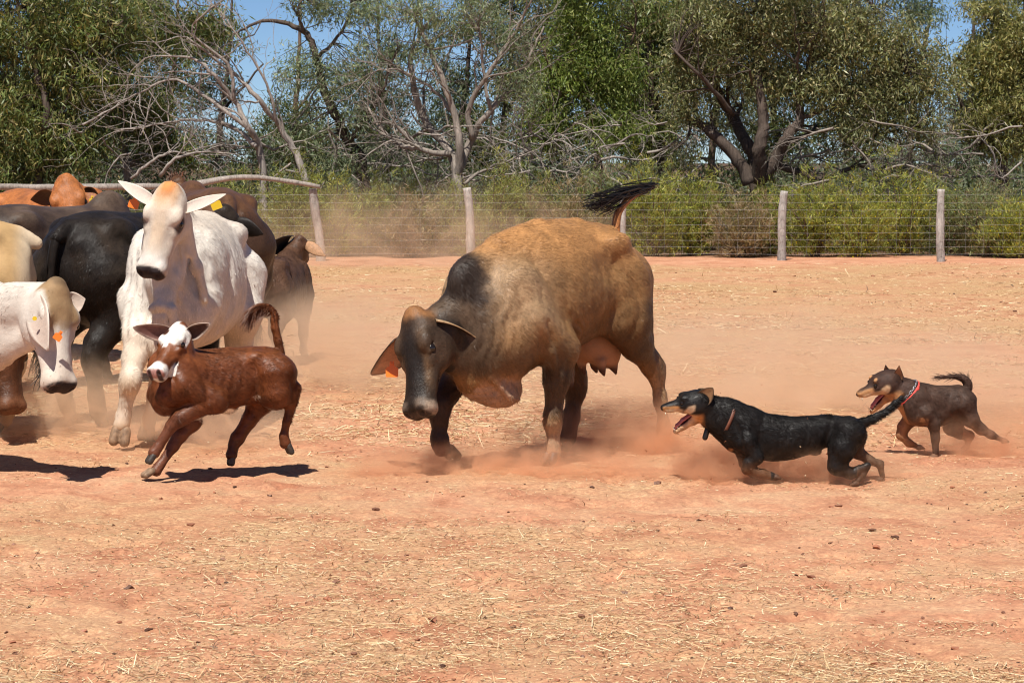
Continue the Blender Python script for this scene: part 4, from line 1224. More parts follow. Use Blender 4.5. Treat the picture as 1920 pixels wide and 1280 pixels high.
def build_shrubs():
    G = np.array([(0.115, 0.125, 0.030), (0.145, 0.150, 0.040), (0.090, 0.105, 0.028), (0.17, 0.165, 0.055)])
    GY = np.array([(0.135, 0.145, 0.028), (0.165, 0.165, 0.036), (0.105, 0.125, 0.028), (0.19, 0.18, 0.05)])
    GR = np.array([(0.105, 0.120, 0.050), (0.13, 0.14, 0.065), (0.085, 0.10, 0.045)])
    BR = np.array([(0.15, 0.115, 0.060), (0.12, 0.11, 0.045), (0.19, 0.145, 0.085)])
    r = np.random.default_rng(66)
    front = [  # u, depth, height, half width, palette, flowers, dry, label
        (540, 43.6, 1.55, 0.75, G, 0, .05, 'feathery green bush right of the rail end'), (625, 44.0, 1.50, 0.80, GY, .5, .05, 'yellow-green bush just right of the forked rail post'),
        (700, 44.4, 1.65, 0.75, G, 0, .1, 'green bush with a thin pale stem between the first two posts'), (770, 43.7, 1.25, 0.70, BR, 0, .5, 'dry brown bush left of the crooked post'),
        (835, 44.3, 1.30, 0.65, G, .1, .15, 'green bush at the foot of the pale bare tree'), (920, 44.1, 1.70, 0.80, G, .15, .08, 'tall olive bush right of the crooked post'),
        (1000, 44.5, 1.65, 0.80, G, 0, .2, 'green bush rising above the brown cow\'s back'), (1075, 44.0, 1.60, 0.75, BR, 0, .4, 'brownish bush left of the cow\'s tail'),
        (1150, 44.6, 1.70, 0.70, GR, 0, .15, 'grey-green bush behind the cow\'s tail'), (1225, 43.9, 1.80, 0.85, GY, .3, .05, 'tall yellow-green bush right of the cow\'s tail'),
        (1300, 44.4, 1.55, 0.80, GY, .35, .1, 'yellow-flecked bush left of the straight post'), (1385, 43.7, 1.20, 0.75, BR, 0, .65, 'dry twiggy bush left of the straight post'),
        (1450, 44.3, 1.40, 0.70, G, .1, .1, 'green bush behind the straight post'), (1530, 44.0, 1.55, 0.85, GY, .8, .1, 'flowering bush right of the straight post'),
        (1610, 43.7, 1.50, 0.85, GY, 1.6, .08, 'bush covered in small yellow flowers between the two right posts'), (1690, 44.4, 1.90, 0.95, GY, 1.4, .05, 'tallest yellow-flowered bush left of the last post'),
        (1770, 44.5, 1.75, 0.85, GR, .3, .1, 'grey-green bush behind the last post'), (1845, 44.1, 1.45, 0.75, GR, 0, .35, 'thin grey bush right of the last post'),
        (1905, 43.6, 1.25, 0.65, GY, 1.5, .05, 'low bush with bright yellow flowers at the right edge'), (455, 44.6, 1.60, 0.80, G, 0, .05, 'green bush behind the dark brown cow'),
        (370, 45.0, 1.55, 0.80, GR, 0, .1, 'grey-green bush above the rail behind the white cow')]
    for i, (u, y, h_, w, pal, fl, dry, lab) in enumerate(front):
        shrub(lab, u, y, h_ * (0.9 + 0.25 * r.random()), w, 400 + i, pal, fl, 8500, dry)
    for i, u in enumerate([290, 200, 100, 10, -80]):
        shrub(['dull bush behind the white cow\'s ear', 'dull bush right of the orange cow', 'dull bush behind the orange cow', 'dull bush at the left edge', 'dull bush past the left edge'][i], u, 46.0 + r.normal(0, 0.4), 1.35, 0.8, 440 + i, GR * 0.9, 0, 4200, .25)
    for i, u in enumerate([600, 690, 780, 880, 960, 1060, 1160, 1260, 1340, 1480, 1580, 1680, 1790, 1880]):
        shrub('bush of the back row, number %d from the left' % (i + 1) if False else 'back-row bush under the trees, %s' % ['right of the dead tree', 'at the foot of the dark curved trunk', 'left of the pale stems', 'right of the pale stems', 'left of the bright green gum', 'at the foot of the bright green gum', 'right of the bright green gum', 'left of the spreading tree', 'by the left stem of the spreading tree', 'by the right stem of the spreading tree', 'under the drooping dead branches', 'beneath the thin white trunk', 'left of the right edge gum', 'at the foot of the right edge gum'][i],
              u + r.normal(0, 10), 46.8 + r.normal(0, 0.3), 1.75 + r.normal(0, 0.12), 0.95, 460 + i, [G, GR, GY][i % 3] * 0.9, 0, 4200, .12, group='bushes of the back row')
build_shrubs()

# the wood going on past both sides of the picture
def build_woodland():
    r = np.random.default_rng(19)
    cen = []; T = Tubes()
    for sd in (-1, 1):
        for i in range(11):
            y = r.uniform(48.0, 60.0); x = sd * (0.24 * y + 1.0 + i * 2.2 + r.uniform(-0.6, 0.6))
            h = r.uniform(5.0, 7.5)
            T.add(smooth_path(np.array([[x, y, -0.05], [x + r.normal(0, 0.3), y, h * 0.35], [x + r.normal(0, 0.6), y, h * 0.8]]), 4), np.linspace(0.13, 0.03, 9), 7)
            n = 150
            q = r.normal(0, 1, (n, 3)); q /= np.linalg.norm(q, axis=1, keepdims=True); q *= r.random((n, 1)) ** 0.45
            cen.append(np.array([x, y, h * 0.62]) + q * np.array([1.8, 1.6, h * 0.42]))
            b = np.stack([x + r.uniform(-1.4, 1.4, 40), y - 2 + r.uniform(-1, 1, 40), r.random(40) * 1.3], 1); cen.append(b)
    V, F, C = leaves(np.vstack(cen), np.array([0.16, 0.16, 0.15]), 34, r, 0.13, 0.016, LEAF, 0.7)
    o = mesh_obj('woodland', V, F, MAT['leaf'], cols=np.clip(C, 0.005, 0.5), smooth=False)
    tag(o, 'far wood of gum trees continuing past both sides of the yard', 'woodland', kind='stuff')
    t = T.build('woodland_trunks', MAT['bark_dark'], o); t['kind'] = 'stuff'
build_woodland()
# ------------------------------------------------------------------ charging brown cow
def build_brown_cow():
    fr = Frame(0.43, 14.22, 230)
    root = animal('cow', fr, 'bronze-brown cow with dark hump charging left, head lowered and tail up', 'cow')
    poll = fr.X(789, 596, 1.30); nose = fr.X(780, 780, 1.47)
    wz = np.array([-0.66, -0.74, 0.12])                       # where the forehead points, in the world
    zl = np.array([wz @ fr.f, wz @ fr.l, wz[2]])
    H = Head(poll, nose, zl, 1.0)
    H.s = np.linalg.norm(nose - poll) / 0.515
    B = Body((-0.75, -0.50, -0.02), (1.75, 0.62, 1.48), 0.0105)
    # barrel
    B.loft([(-0.40, 1.07, 0.74, 0.145, 0, 0.0), (-0.30, 1.21, 0.69, 0.205, 0, 0.0), (-0.18, 1.30, 0.73, 0.24, 0, 0.02),
            (0.02, 1.345, 0.685, 0.280, 0, 0.04), (0.22, 1.358, 0.63, 0.31, 0, 0.06), (0.45, 1.352, 0.575, 0.322, 0, 0.06),
            (0.65, 1.320, 0.52, 0.295, 0, 0.16), (0.82, 1.275, 0.46, 0.265, 0, 0.30), (0.97, 1.210, 0.46, 0.22, 0, 0.38), (1.08, 1.13, 0.49, 0.18, 0, 0.38),
            (1.17, 1.00, 0.55, 0.13, 0, 0.25)], k=0.05, cap=(0.14, 0.16), n=2.15)
    # hump, spine and hips
    B.ell((1.045, 0, 1.05), (0.12, 0.055, 0.10), 0.09)
    B.ell((1.10, 0, 1.01), (0.075, 0.052, 0.11), 0.08)
    B.chain([(-0.22, 0, 1.275), (0.1, 0, 1.318), (0.45, 0, 1.325), (0.8, 0, 1.235)], [0.03, 0.035, 0.035, 0.04], 0.06)
    for sd in (1, -1):
        B.ell((0.02, sd * 0.215, 1.215), (0.10, 0.055, 0.065), 0.08)       # hook bone
        B.ell((-0.33, sd * 0.10, 1.11), (0.065, 0.05, 0.065), 0.07)       # pin bone
        B.ell((0.84, sd * 0.205, 0.90), (0.16, 0.085, 0.23), 0.10)        # shoulder blade
        B.ell((0.88, sd * 0.20, 0.70), (0.12, 0.10, 0.13), 0.08)         # point of shoulder
    B.ell((0.60, 0.375, 0.86), (0.03, 0.03, 0.17), 0.05, 'sub')                  # groove behind the shoulder
    B.ell((0.14, 0.335, 1.12), (0.11, 0.05, 0.085), 0.09, 'sub')                 # hollow in front of the hip
    B.ell((0.0, 0.235, 1.225), (0.07, 0.045, 0.05), 0.06)
    # neck
    nb = np.array([0.98, 0.0, 0.93]); pm = np.asarray(poll)
    B.chain([(0.98, 0, 0.86), (1.16, -0.05, 0.80), H.p(0.06, 0, -0.045)], [0.21, 0.145, 0.095], 0.06, flat=(0, 1, 0), fac=0.70)
    B.chain([(0.95, 0, 0.72), (1.10, -0.02, 0.66), H.p(0.16, 0, -0.12)], [0.16, 0.115, 0.075], 0.06, flat=(0, 1, 0), fac=0.62)
    # brisket and hanging dewlap folds
    B.ell((0.90, 0.0, 0.52), (0.19, 0.125, 0.155), 0.05)
    B.ell((0.84, 0.06, 0.44), (0.15, 0.10, 0.10), 0.04)
    for i in range(4):                                           # folds of the chest skin
        B.chain([(1.02 - i * 0.035, 0.145 + i * 0.01, 0.53 - i * 0.035), (0.90 - i * 0.03, 0.160, 0.50 - i * 0.035)], [0.020, 0.016], 0.022)
    for i in range(3):                                           # folds of the neck in front of the shoulder
        B.chain([(0.99 + i * 0.045, 0.110 - 0.012 * i, 0.99 - i * 0.04), (0.985 + i * 0.04, 0.155 - 0.014 * i, 0.86), (0.99 + i * 0.04, 0.15 - 0.014 * i, 0.74)], [0.018, 0.020, 0.016], 0.035)
    # left foreleg, planted and pushing
    LF = [(0.80, 0.23, 0.82), (0.56, 0.265, 0.665), (0.565, 0.235, 0.50), (0.56, 0.21, 0.30), (0.555, 0.205, 0.24), (0.548, 0.20, 0.11), (0.546, 0.20, 0.075)]
    B.chain(LF, [0.14, 0.106, 0.080, 0.050, 0.047, 0.035, 0.045], 0.040, flat=(0, 1, 0), fac=0.9)
    B.ell((0.585, 0.215, 0.265), (0.048, 0.048, 0.055), 0.03)
    B.cone((0.50, 0.27, 0.68), (0.52, 0.25, 0.62), 0.06, 0.055, 0.04)
    B.cone((0.70, 0.315, 0.66), (0.62, 0.295, 0.52), 0.035, 0.02, 0.05)
    # right foreleg, lifted
    RF = [(0.88, -0.18, 0.74), (0.86, -0.21, 0.56), (0.98, -0.21, 0.43), (1.045, -0.20, 0.375), (1.055, -0.20, 0.30), (1.055, -0.20, 0.165), (1.035, -0.20, 0.12)]
    B.chain(RF, [0.13, 0.105, 0.075, 0.062, 0.05, 0.043, 0.052], 0.04)
    # left hind leg, stretched back
    LH = [(-0.10, 0.20, 1.0), (-0.10, 0.235, 0.80), (-0.18, 0.225, 0.67), (-0.345, 0.205, 0.515), (-0.415, 0.20, 0.455), (-0.45, 0.20, 0.30), (-0.485, 0.20, 0.13), (-0.49, 0.20, 0.10)]
    B.chain(LH, [0.20, 0.165, 0.115, 0.062, 0.052, 0.040, 0.040, 0.045], 0.06, flat=(0, 1, 0), fac=0.72)
    B.cone((-0.31, 0.205, 0.62), (-0.44, 0.20, 0.505), 0.020, 0.033, 0.035)      # Achilles tendon and point of hock
    B.ell((-0.26, 0.145, 0.92), (0.12, 0.09, 0.22), 0.08)                          # buttock
    B.ell((-0.26, -0.17, 0.92), (0.12, 0.10, 0.22), 0.08)
    # right hind leg under the body
    RH = [(-0.05, -0.20, 0.95), (0.02, -0.235, 0.72), (-0.02, -0.21, 0.58), (-0.10, -0.18, 0.45), (-0.115, -0.17, 0.37), (-0.06, -0.16, 0.20), (-0.02, -0.15, 0.11), (-0.01, -0.15, 0.085)]
    B.chain(RH, [0.18, 0.15, 0.11, 0.07, 0.055, 0.042, 0.040, 0.046], 0.06)
    B.cone((-0.11, -0.18, 0.52), (-0.165, -0.17, 0.42), 0.02, 0.03, 0.03)
    # flank fold and navel flap
    B.chain([(0.08, 0.22, 0.76), (-0.02, 0.22, 0.74), (-0.12, 0.22, 0.76)], [0.05, 0.05, 0.06], 0.07)
    B.chain([(0.30, 0.05, 0.60), (0.26, 0.06, 0.52), (0.24, 0.07, 0.45)], [0.06, 0.04, 0.028], 0.04)
    # tail
    TL = smooth_path([(-0.27, 0, 1.235), (-0.275, 0, 1.30), (-0.30, 0, 1.40), (-0.40, 0, 1.472), (-0.50, 0, 1.512), (-0.58, 0, 1.535)], 5)
    B2 = None
    B.chain([(-0.20, 0, 1.27), (-0.27, 0, 1.235)], [0.05, 0.045], 0.05)
    cow_head(B, H)
    V, Q = B.mesh(1)
    V = lump(V, Q, 0.004, 5.0, 3, 0.0012, 26.0)
    V = creases(V, Q, [(1, [(0.07, 1.12), (-0.02, 0.98), (-0.05, 0.84), (0.0, 0.72)], 0.030, 0.014),        # front of the thigh
                       (1, [(-0.12, 1.22), (-0.20, 1.05), (-0.22, 0.85), (-0.20, 0.70)], 0.028, 0.008),
                       (1, [(0.72, 1.14), (0.64, 0.97), (0.56, 0.84)], 0.036, 0.016),                        # back edge of the shoulder
                       (1, [(0.93, 1.02), (0.90, 0.85), (0.80, 0.70)], 0.026, 0.009),
                       (1, [(0.78, 0.82), (0.72, 0.70), (0.66, 0.60), (0.65, 0.50)], 0.022, 0.016), (1, [(0.86, 0.66), (0.76, 0.58), (0.66, 0.50)], 0.016, 0.007), (1, [(0.47, 0.80), (0.455, 0.70), (0.475, 0.60)], 0.026, 0.020),
                       (1, [(0.60, 0.60), (0.585, 0.48), (0.575, 0.36)], 0.014, 0.006), (1, [(0.53, 0.56), (0.53, 0.44), (0.54, 0.34)], 0.012, 0.005),
                       (1, [(-0.16, 0.86), (-0.24, 0.70), (-0.34, 0.56)], 0.020, 0.008), (1, [(-0.37, 0.50), (-0.42, 0.38), (-0.45, 0.24)], 0.010, 0.006),
                       (1, [(0.80, 1.05), (0.82, 0.92)], 0.012, -0.003), (1, [(0.76, 1.00), (0.79, 0.88)], 0.009, 0.004)])
    V = ribs(V, Q, 0.10, 0.62, 0.70, 1.20, 0.0009, 0.082)
    xx, yy, zz = V.T
    V = folds(V, Q, sstep(0.95, 1.0, xx) * sstep(1.20, 1.12, xx) * sstep(0.60, 0.68, zz) * sstep(1.06, 0.98, zz), 130 * xx + 9 * vnoise(V, 5, 4) + 14 * (zz - 0.8), 0.0026)
    V = folds(V, Q, np.exp(-(((xx - 0.44) / 0.085) ** 2 + ((zz - 0.72) / 0.10) ** 2)) * (yy > 0.1), 95 * (xx - 0.30) - 75 * (zz - 0.7) + 5 * vnoise(V, 7, 5), 0.0065)
    V = folds(V, Q, sstep(0.80, 0.85, xx) * sstep(1.10, 1.05, xx) * sstep(0.56, 0.50, zz), 95 * zz + 60 * xx + 7 * vnoise(V, 6, 8), 0.0025)
    # ---- coat pattern, with some shade painted into the belly
    n = fbm(V, 4.0, 4, 1); n2 = fbm(V, 16.0, 3, 2)
    x, y, z = V.T
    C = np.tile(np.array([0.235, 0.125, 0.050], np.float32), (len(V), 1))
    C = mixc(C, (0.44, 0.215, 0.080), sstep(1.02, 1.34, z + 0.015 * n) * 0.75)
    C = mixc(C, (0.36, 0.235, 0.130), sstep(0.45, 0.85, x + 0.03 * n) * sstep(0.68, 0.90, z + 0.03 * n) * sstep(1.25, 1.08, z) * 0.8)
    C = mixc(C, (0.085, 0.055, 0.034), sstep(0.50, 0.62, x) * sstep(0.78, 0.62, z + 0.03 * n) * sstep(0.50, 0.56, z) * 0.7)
    C = mixc(C, (0.055, 0.028, 0.012), sstep(0.92, 0.62, z + 0.03 * n) * sstep(0.50, 0.25, x) * sstep(-0.45, -0.05, x) * 0.85)  # dark belly: coat colour deepened by painted shade
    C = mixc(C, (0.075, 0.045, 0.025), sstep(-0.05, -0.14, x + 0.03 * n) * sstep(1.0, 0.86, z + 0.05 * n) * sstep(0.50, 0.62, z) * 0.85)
    C = mixc(C, (0.075, 0.048, 0.030), sstep(0.96, 1.10, x + 0.03 * n + 0.1 * (z - 0.9)) * sstep(0.50, 0.62, z) * 0.95)
    C = mixc(C, (0.034, 0.023, 0.017), sstep(0.985, 1.085, x + 0.03 * n + 0.03 * n2 + 0.12 * (z - 1.0)) * sstep(0.90, 0.97, z + 0.03 * n))                    # hump
    leg = sstep(0.62, 0.52, z + 0.03 * n) * (np.abs(y) > 0.1)
    fl = leg * (np.abs(y - 0.22) < 0.13) * (x > 0.4) * (x < 0.75)
    C = mixc(C, (0.042, 0.031, 0.024), np.where(fl > 0, fl, 0) * sstep(0.22, 0.34, z) * 0.85)
    C = mixc(C, (0.40, 0.27, 0.17), np.where((x > 0.4) & (x < 0.75), 1, 0) * sstep(0.29, 0.20, z) * 0.9)
    C = mixc(C, (0.045, 0.025, 0.017), ((x > 0.78) & (y < -0.08)) * sstep(0.60, 0.46, z))                                    # lifted leg
    C = mixc(C, (0.30, 0.19, 0.10), (x < -0.33) * sstep(0.56, 0.44, z + 0.04 * n))
    dl = sstep(0.56, 0.47, z + 0.03 * n2) * sstep(0.66, 0.76, x) * (y > -0.10) * (x < 1.05)
    C = mixc(C, (0.40, 0.255, 0.165), dl * 0.9)
    nav = sstep(0.09, 0.05, np.linalg.norm(V - np.array([0.25, 0.065, 0.46]), axis=1))
    C = mixc(C, (0.16, 0.10, 0.075), nav)
    C = mixc(C, (0.02, 0.015, 0.013), nav * sstep(0.45, 0.43, z))
    h = H.loc(V); hx, hy, hz = h.T
    inh = ((hx > -0.06) & (hx < 0.56) & (np.abs(hy) < 0.16) & (hz > -0.2) & (hz < 0.15)).astype(float)
    inh = inh * sstep(-0.30, -0.16, hz + 0.6 * np.clip(hx, 0, 0.2))
    C = mixc(C, (0.016, 0.012, 0.010), inh * sstep(-0.03, 0.05, hx) * 0.97)
    C = mixc(C, (0.30, 0.135, 0.050), inh * sstep(0.060, 0.005, hx + 0.02 * n2 + 0.2 * np.abs(hy)) * sstep(-0.03, 0.03, hz))
    C = mixc(C, (0.13, 0.065, 0.030), inh * sstep(0.16, 0.04, hx + 0.02 * n2 + 0.25 * np.abs(hy)) * (hz > 0) * 0.25)
    C = mixc(C, (0.105, 0.062, 0.035), inh * np.exp(-((hx - 0.20) / 0.10) ** 2) * sstep(0.06, 0.09, np.abs(hy)) * 0.6)
    C = mixc(C, (0.105, 0.062, 0.035), inh * np.exp(-((hx - 0.10) / 0.07) ** 2) * np.exp(-((np.abs(hy) - 0.075) / 0.03) ** 2) * 0.7)
    C = mixc(C, (0.20, 0.145, 0.105), inh * sstep(0.425, 0.455, hx + 0.008 * n2) * sstep(0.492, 0.475, hx + 0.008 * n2) * sstep(0.01, 0.05, np.abs(hy)) * 0.6)
    C = mixc(C, (0.24, 0.17, 0.13), inh * sstep(0.40, 0.45, hx) * sstep(-0.055, -0.075, hz) * 0.6)
    C = mixc(C, (0.36, 0.265, 0.19), inh * sstep(0.44, 0.47, hx + 0.008 * n2) * sstep(0.028, 0.05, np.abs(hy) + 0.4 * np.clip(-0.02 - hz, 0, 1)) * sstep(0.035, 0.0, hz) * 0.8)
    C = mixc(C, (0.30, 0.17, 0.08), inh * np.exp(-((hx - 0.30) / 0.09) ** 2) * np.exp(-((np.abs(hy) - 0.080) / 0.015) ** 2) * 0.30)
    C = mixc(C, (0.02, 0.014, 0.012), inh * sstep(0.030, 0.018, np.hypot(hx - 0.512, np.abs(hy) - 0.050)))
    C = mixc(C, (0.05, 0.035, 0.03), inh * sstep(0.494, 0.508, hx) * (hz > -0.035))
    C *= 0.95 * (1 + 0.06 * n2 + 0.04 * n)[:, None]
    C = np.clip(C, 0.004, 1).astype(np.float32)
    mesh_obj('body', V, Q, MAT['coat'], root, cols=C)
    def flow(P):
        f = np.tile(np.array([-0.75, 0, -0.62]), (len(P), 1)); f[:, 2] -= 0.5 * (P[:, 2] < 0.6); f[:, 0] -= 0.3 * vnoise(P, 2.5, 3); return f
    msk = lambda P: np.where(np.linalg.norm(P - H.p(0.25, 0, 0), axis=1) > 0.30 * H.s, 1.0, 0.25) * np.where(P[:, 1] > -0.15, 1.0, 0.3) * (P[:, 2] > 0.25)
    fur(root, V, Q, C, 60000, lambda P: np.where(np.linalg.norm(P - H.p(0.25, 0, 0), axis=1) > 0.30 * H.s, 0.030, 0.012), flow, 0.05, 'fur_cow', 0.0015, msk, 15, 0.20, 0.10, dark=0.94)
    # ---- tail and its switch
    T = Tubes(); T.add(TL, np.interp(np.arange(len(TL)), [0, 6, len(TL) - 1], [0.038, 0.026, 0.013]), 10)
    V2 = np.vstack(T.V); F2 = [np.vstack(T.Q), np.vstack(T.T)]
    c2 = np.tile(np.array([0.36, 0.15, 0.052], np.float32), (len(V2), 1))
    c2 = mixc(c2, (0.02, 0.014, 0.012), sstep(1.47, 1.51, V2[:, 2]) * 0.8)
    mesh_obj('tail', V2, F2, MAT['coat'], root, cols=c2)
    pol = []
    r = np.random.default_rng(3)
    for i in range(130):
        t = r.uniform(0.80, 1.0)
        p = TL[int(t * (len(TL) - 1))] + r.normal(0, 0.008, 3)
        tipx = r.uniform(-0.12, 0.02) if i % 3 else r.uniform(-0.25, -0.08)
        cl = i % 11
        end = np.array([-0.21 + 0.022 * cl + 0.01 * r.normal(), r.normal(0, 0.02), 1.492 - 0.0085 * ((cl * 5) % 11) + 0.006 * r.normal()])
        mid1 = p + np.array([-0.05 * t, r.normal(0, 0.014), 0.028 + r.normal(0, 0.008)])
        mid2 = p * 0.52 + end * 0.48 + np.array([0, r.normal(0, 0.012), 0.012 + 0.02 * math.sin(cl * 2.3) + r.normal(0, 0.006)])
        e1 = end + np.array([-0.02, 0, 0.016 * r.normal()])
        pol.append(smooth_path([p, mid1, mid2, e1, end + np.array([0.03, 0, r.normal(0, 0.014)])], 4))
    strands(root, 'tail_switch', pol, 0.0042, 'black_hair')
    # ---- udder
    U = Body((-0.36, -0.22, 0.38), (0.20, 0.24, 0.80), 0.008)
    U.ell((-0.06, 0.02, 0.66), (0.165, 0.125, 0.13), 0.03)
    U.ell((-0.11, 0.06, 0.60), (0.10, 0.08, 0.10), 0.04)
    for (a, b) in ((-0.14, 0.085), (-0.015, 0.095), (-0.13, -0.05), (-0.01, -0.045)):
        U.chain([(a, b, 0.55), (a - 0.005, b + 0.004, 0.505), (a - 0.018, b + 0.01, 0.47)], [0.035, 0.019, 0.011], 0.02)
    v, q = U.mesh(2)
    cu = np.tile(np.array([0.36, 0.195, 0.110], np.float32), (len(v), 1))
    cu = mixc(cu, (0.085, 0.042, 0.028), sstep(0.535, 0.49, v[:, 2]))
    mesh_obj('udder', v, q, MAT['coat_pale'], root, cols=cu)
    # ---- ears, eyes, hooves, tag
    e = fr.X(842, 618, 1.26); t = fr.X(898, 637, 1.10)
    add_ear(root, H.p(0.045, 0.095, 0.0), t, fr_vec(fr, (0.15, -0.30, -0.95)), 0.070, (0.34, 0.23, 0.13), (0.05, 0.03, 0.02), edge=(0.34, 0.21, 0.11), bend=-0.03, cup=0.55)
    t2 = fr.X(699, 709, 1.16)
    add_ear(root, H.p(0.115, -0.095, 0.0), t2, fr_vec(fr, (0.35, -0.85, -0.4)), 0.165, (0.05, 0.03, 0.02), (0.42, 0.22, 0.14), edge=(0.05, 0.03, 0.02), bend=0.08, cup=0.45, point=0.55)
    add_tag(root, fr.X(735, 692, 1.32), fr_vec(fr, (-0.2, -0.95, 0.1)), (0.05, 0, 1), 0.070, 'tag_orange', label='orange plastic tag hanging in the drooping ear')
    cow_eyes(root, H)
    lat = (0, 1, 0)
    add_hoof(root, LF[-2], (0.60, 0.20, 0.02), lat, 0.052)
    add_hoof(root, RF[-2], (0.925, -0.20, 0.055), lat, 0.056)
    add_hoof(root, LH[-2], (-0.46, 0.20, 0.02), lat, 0.052, 'hoof_pale')
    add_hoof(root, RH[-2], (0.035, -0.15, 0.02), lat, 0.052, 'hoof_pale')
    return root

def fr_vec(fr, w):
    w = np.asarray(w, float)
    return np.array([w @ fr.f, w @ fr.l, w[2]])

build_brown_cow()
# ------------------------------------------------------------------ running calf
def build_calf():
    fr = Frame(-1.53, 13.17, 206)
    root = animal('calf', fr, 'glossy red-brown calf with white blaze, running left with its tail curled up', 'calf')
    poll = fr.L(341, 622, 0.0); nose = fr.L(291, 698, 0.17)
    wz = np.array([-0.36, -0.72, 0.60]); H = Head(poll, nose, fr_vec(fr, wz), 1.0)
    H.s = np.linalg.norm(nose - poll) / 0.50 * 1.02
    B = Body((-0.75, -0.30, -0.02), (0.90, 0.40, 1.0), 0.0072)
    L = fr.L
    B.loft([(-0.36, 0.62, 0.46, 0.08, 0, 0), (-0.28, 0.685, 0.40, 0.115, 0, 0), (-0.16, 0.705, 0.395, 0.122, 0, 0.03), (0.0, 0.695, 0.378, 0.128, 0, 0.06),
            (0.14, 0.69, 0.362, 0.130, 0, 0.05), (0.24, 0.695, 0.345, 0.125, 0, 0.0), (0.33, 0.66, 0.37, 0.10, 0, 0.0), (0.39, 0.60, 0.44, 0.07, 0, 0)], k=0.03, cap=(0.09, 0.09), n=2.2)
    B.chain([(-0.30, 0, 0.655), (0.0, 0, 0.672), (0.3, 0, 0.675)], [0.018, 0.018, 0.02], 0.03)
    for sd in (1, -1):
        B.ell((0.27, sd * 0.105, 0.55), (0.095, 0.045, 0.13), 0.05)
        B.ell((0.36, sd * 0.085, 0.46), (0.06, 0.05, 0.06), 0.04)
        B.ell((-0.14, sd * 0.10, 0.64), (0.05, 0.03, 0.04), 0.05)
        B.ell((-0.25, sd * 0.085, 0.50), (0.105, 0.060, 0.13), 0.05)
    B.ell((0.35, 0, 0.43), (0.07, 0.06, 0.08), 0.04)
    # neck and throat
    B.chain([(0.28, 0, 0.57), (0.34, 0.0, 0.61), H.p(0.04, 0, -0.06)], [0.12, 0.092, 0.058], 0.04, flat=(0, 1, 0), fac=0.72)
    B.chain([(0.33, 0, 0.48), H.p(0.10, 0, -0.13)], [0.085, 0.04], 0.04)
    cow_head(B, H, 1.0, 0.0)
    # near foreleg, swung forward over the planted one
    LF = [(0.29, 0.10, 0.52), L(404, 752, 0.13), L(372, 764, 0.125), L(334, 786, 0.11), L(322, 798, 0.10), L(296, 838, 0.085), L(289, 848, 0.085)]
    B.chain(LF, [0.088, 0.066, 0.046, 0.042, 0.031, 0.0235, 0.032], 0.020)
    B.cone(L(400, 745, 0.13), L(412, 758, 0.12), 0.05, 0.042, 0.02)
    # planted foreleg
    RF = [(0.30, -0.09, 0.48), L(360, 790, -0.09), L(337, 815, -0.085), L(325, 835, -0.08), L(300, 872, -0.06), L(293, 882, -0.055)]
    B.chain(RF, [0.085, 0.050, 0.040, 0.030, 0.0235, 0.032], 0.022)
    # near hind leg, hock up behind
    LH = [(-0.24, 0.085, 0.55), L(520, 735, 0.11), L(540, 742, 0.10), L(551, 731, 0.10)]
    B.chain(LH, [0.125, 0.085, 0.046, 0.032], 0.035)
    LH2 = [L(550, 727, 0.10), L(547, 752, 0.10), L(538, 790, 0.095), L(532, 818, 0.09), L(535, 830, 0.09)]
    B.chain(LH2, [0.037, 0.029, 0.0215, 0.024, 0.033], 0.016)
    B.ell(L(556, 727, 0.10), (0.026, 0.022, 0.024), 0.02)
    # far hind leg reaching forward under the belly
    RH = [(-0.20, -0.085, 0.50), L(488, 752, -0.10), L(468, 786, -0.095), L(445, 822, -0.09), L(438, 834, -0.09), L(434, 852, -0.085)]
    B.chain(RH, [0.115, 0.072, 0.041, 0.036, 0.025, 0.033], 0.024)
    B.ell((0.0, 0, 0.372), (0.05, 0.03, 0.025), 0.03)
    # tail
    TP = smooth_path([(-0.31, 0, 0.655), L(514, 606, 0), L(515, 592, 0), L(507, 579, 0), L(493, 574, 0), L(479, 579, 0), L(469, 591, 0)], 5)
    B.chain(TP[::2], np.interp(np.arange(0, len(TP), 2), [0, 12, len(TP)], [0.024, 0.016, 0.010]), 0.012)
    V, Q = B.mesh(1)
    V = lump(V, Q, 0.0022, 9.0, 7, 0.0007, 40.0)
    V = creases(V, Q, [(1, [(0.22, 0.66), (0.18, 0.55), (0.17, 0.45)], 0.020, 0.009), (1, [(-0.10, 0.62), (-0.13, 0.52), (-0.10, 0.42)], 0.020, 0.010),
                       (1, [(0.36, 0.60), (0.33, 0.50), (0.27, 0.43)], 0.016, 0.007), (1, [(-0.22, 0.64), (-0.30, 0.52), (-0.32, 0.42)], 0.018, 0.005)])
    V = ribs(V, Q, -0.10, 0.20, 0.42, 0.64, 0.0018, 0.05)
    n = fbm(V, 6.0, 3, 1); n2 = fbm(V, 24.0, 3, 2)
    x, y, z = V.T
    C = np.tile(np.array([0.125, 0.037, 0.012], np.float32), (len(V), 1))
    C = mixc(C, (0.185, 0.058, 0.018), sstep(0.60, 0.70, z + 0.03 * n) * 0.6)
    C = mixc(C, (0.045, 0.015, 0.008), sstep(0.30, 0.12, z) * (x < 0.1) * 0.6)
    C = mixc(C, (0.13, 0.050, 0.028), sstep(0.42, 0.30, z) * (x > 0.15) * 0.7)
    C = mixc(C, (0.70, 0.62, 0.50), sstep(0.385, 0.37, z + 0.008 * n2) * sstep(0.12, 0.08, np.abs(y)) * (x > -0.12) * (x < 0.2) * (z > 0.315))
    wp = np.linalg.norm((V - L(481, 745, 0.12)) / np.array([0.022, 0.05, 0.013]), axis=1)
    C = mixc(C, (0.62, 0.52, 0.40), sstep(1.1, 0.6, wp + 0.3 * n2))
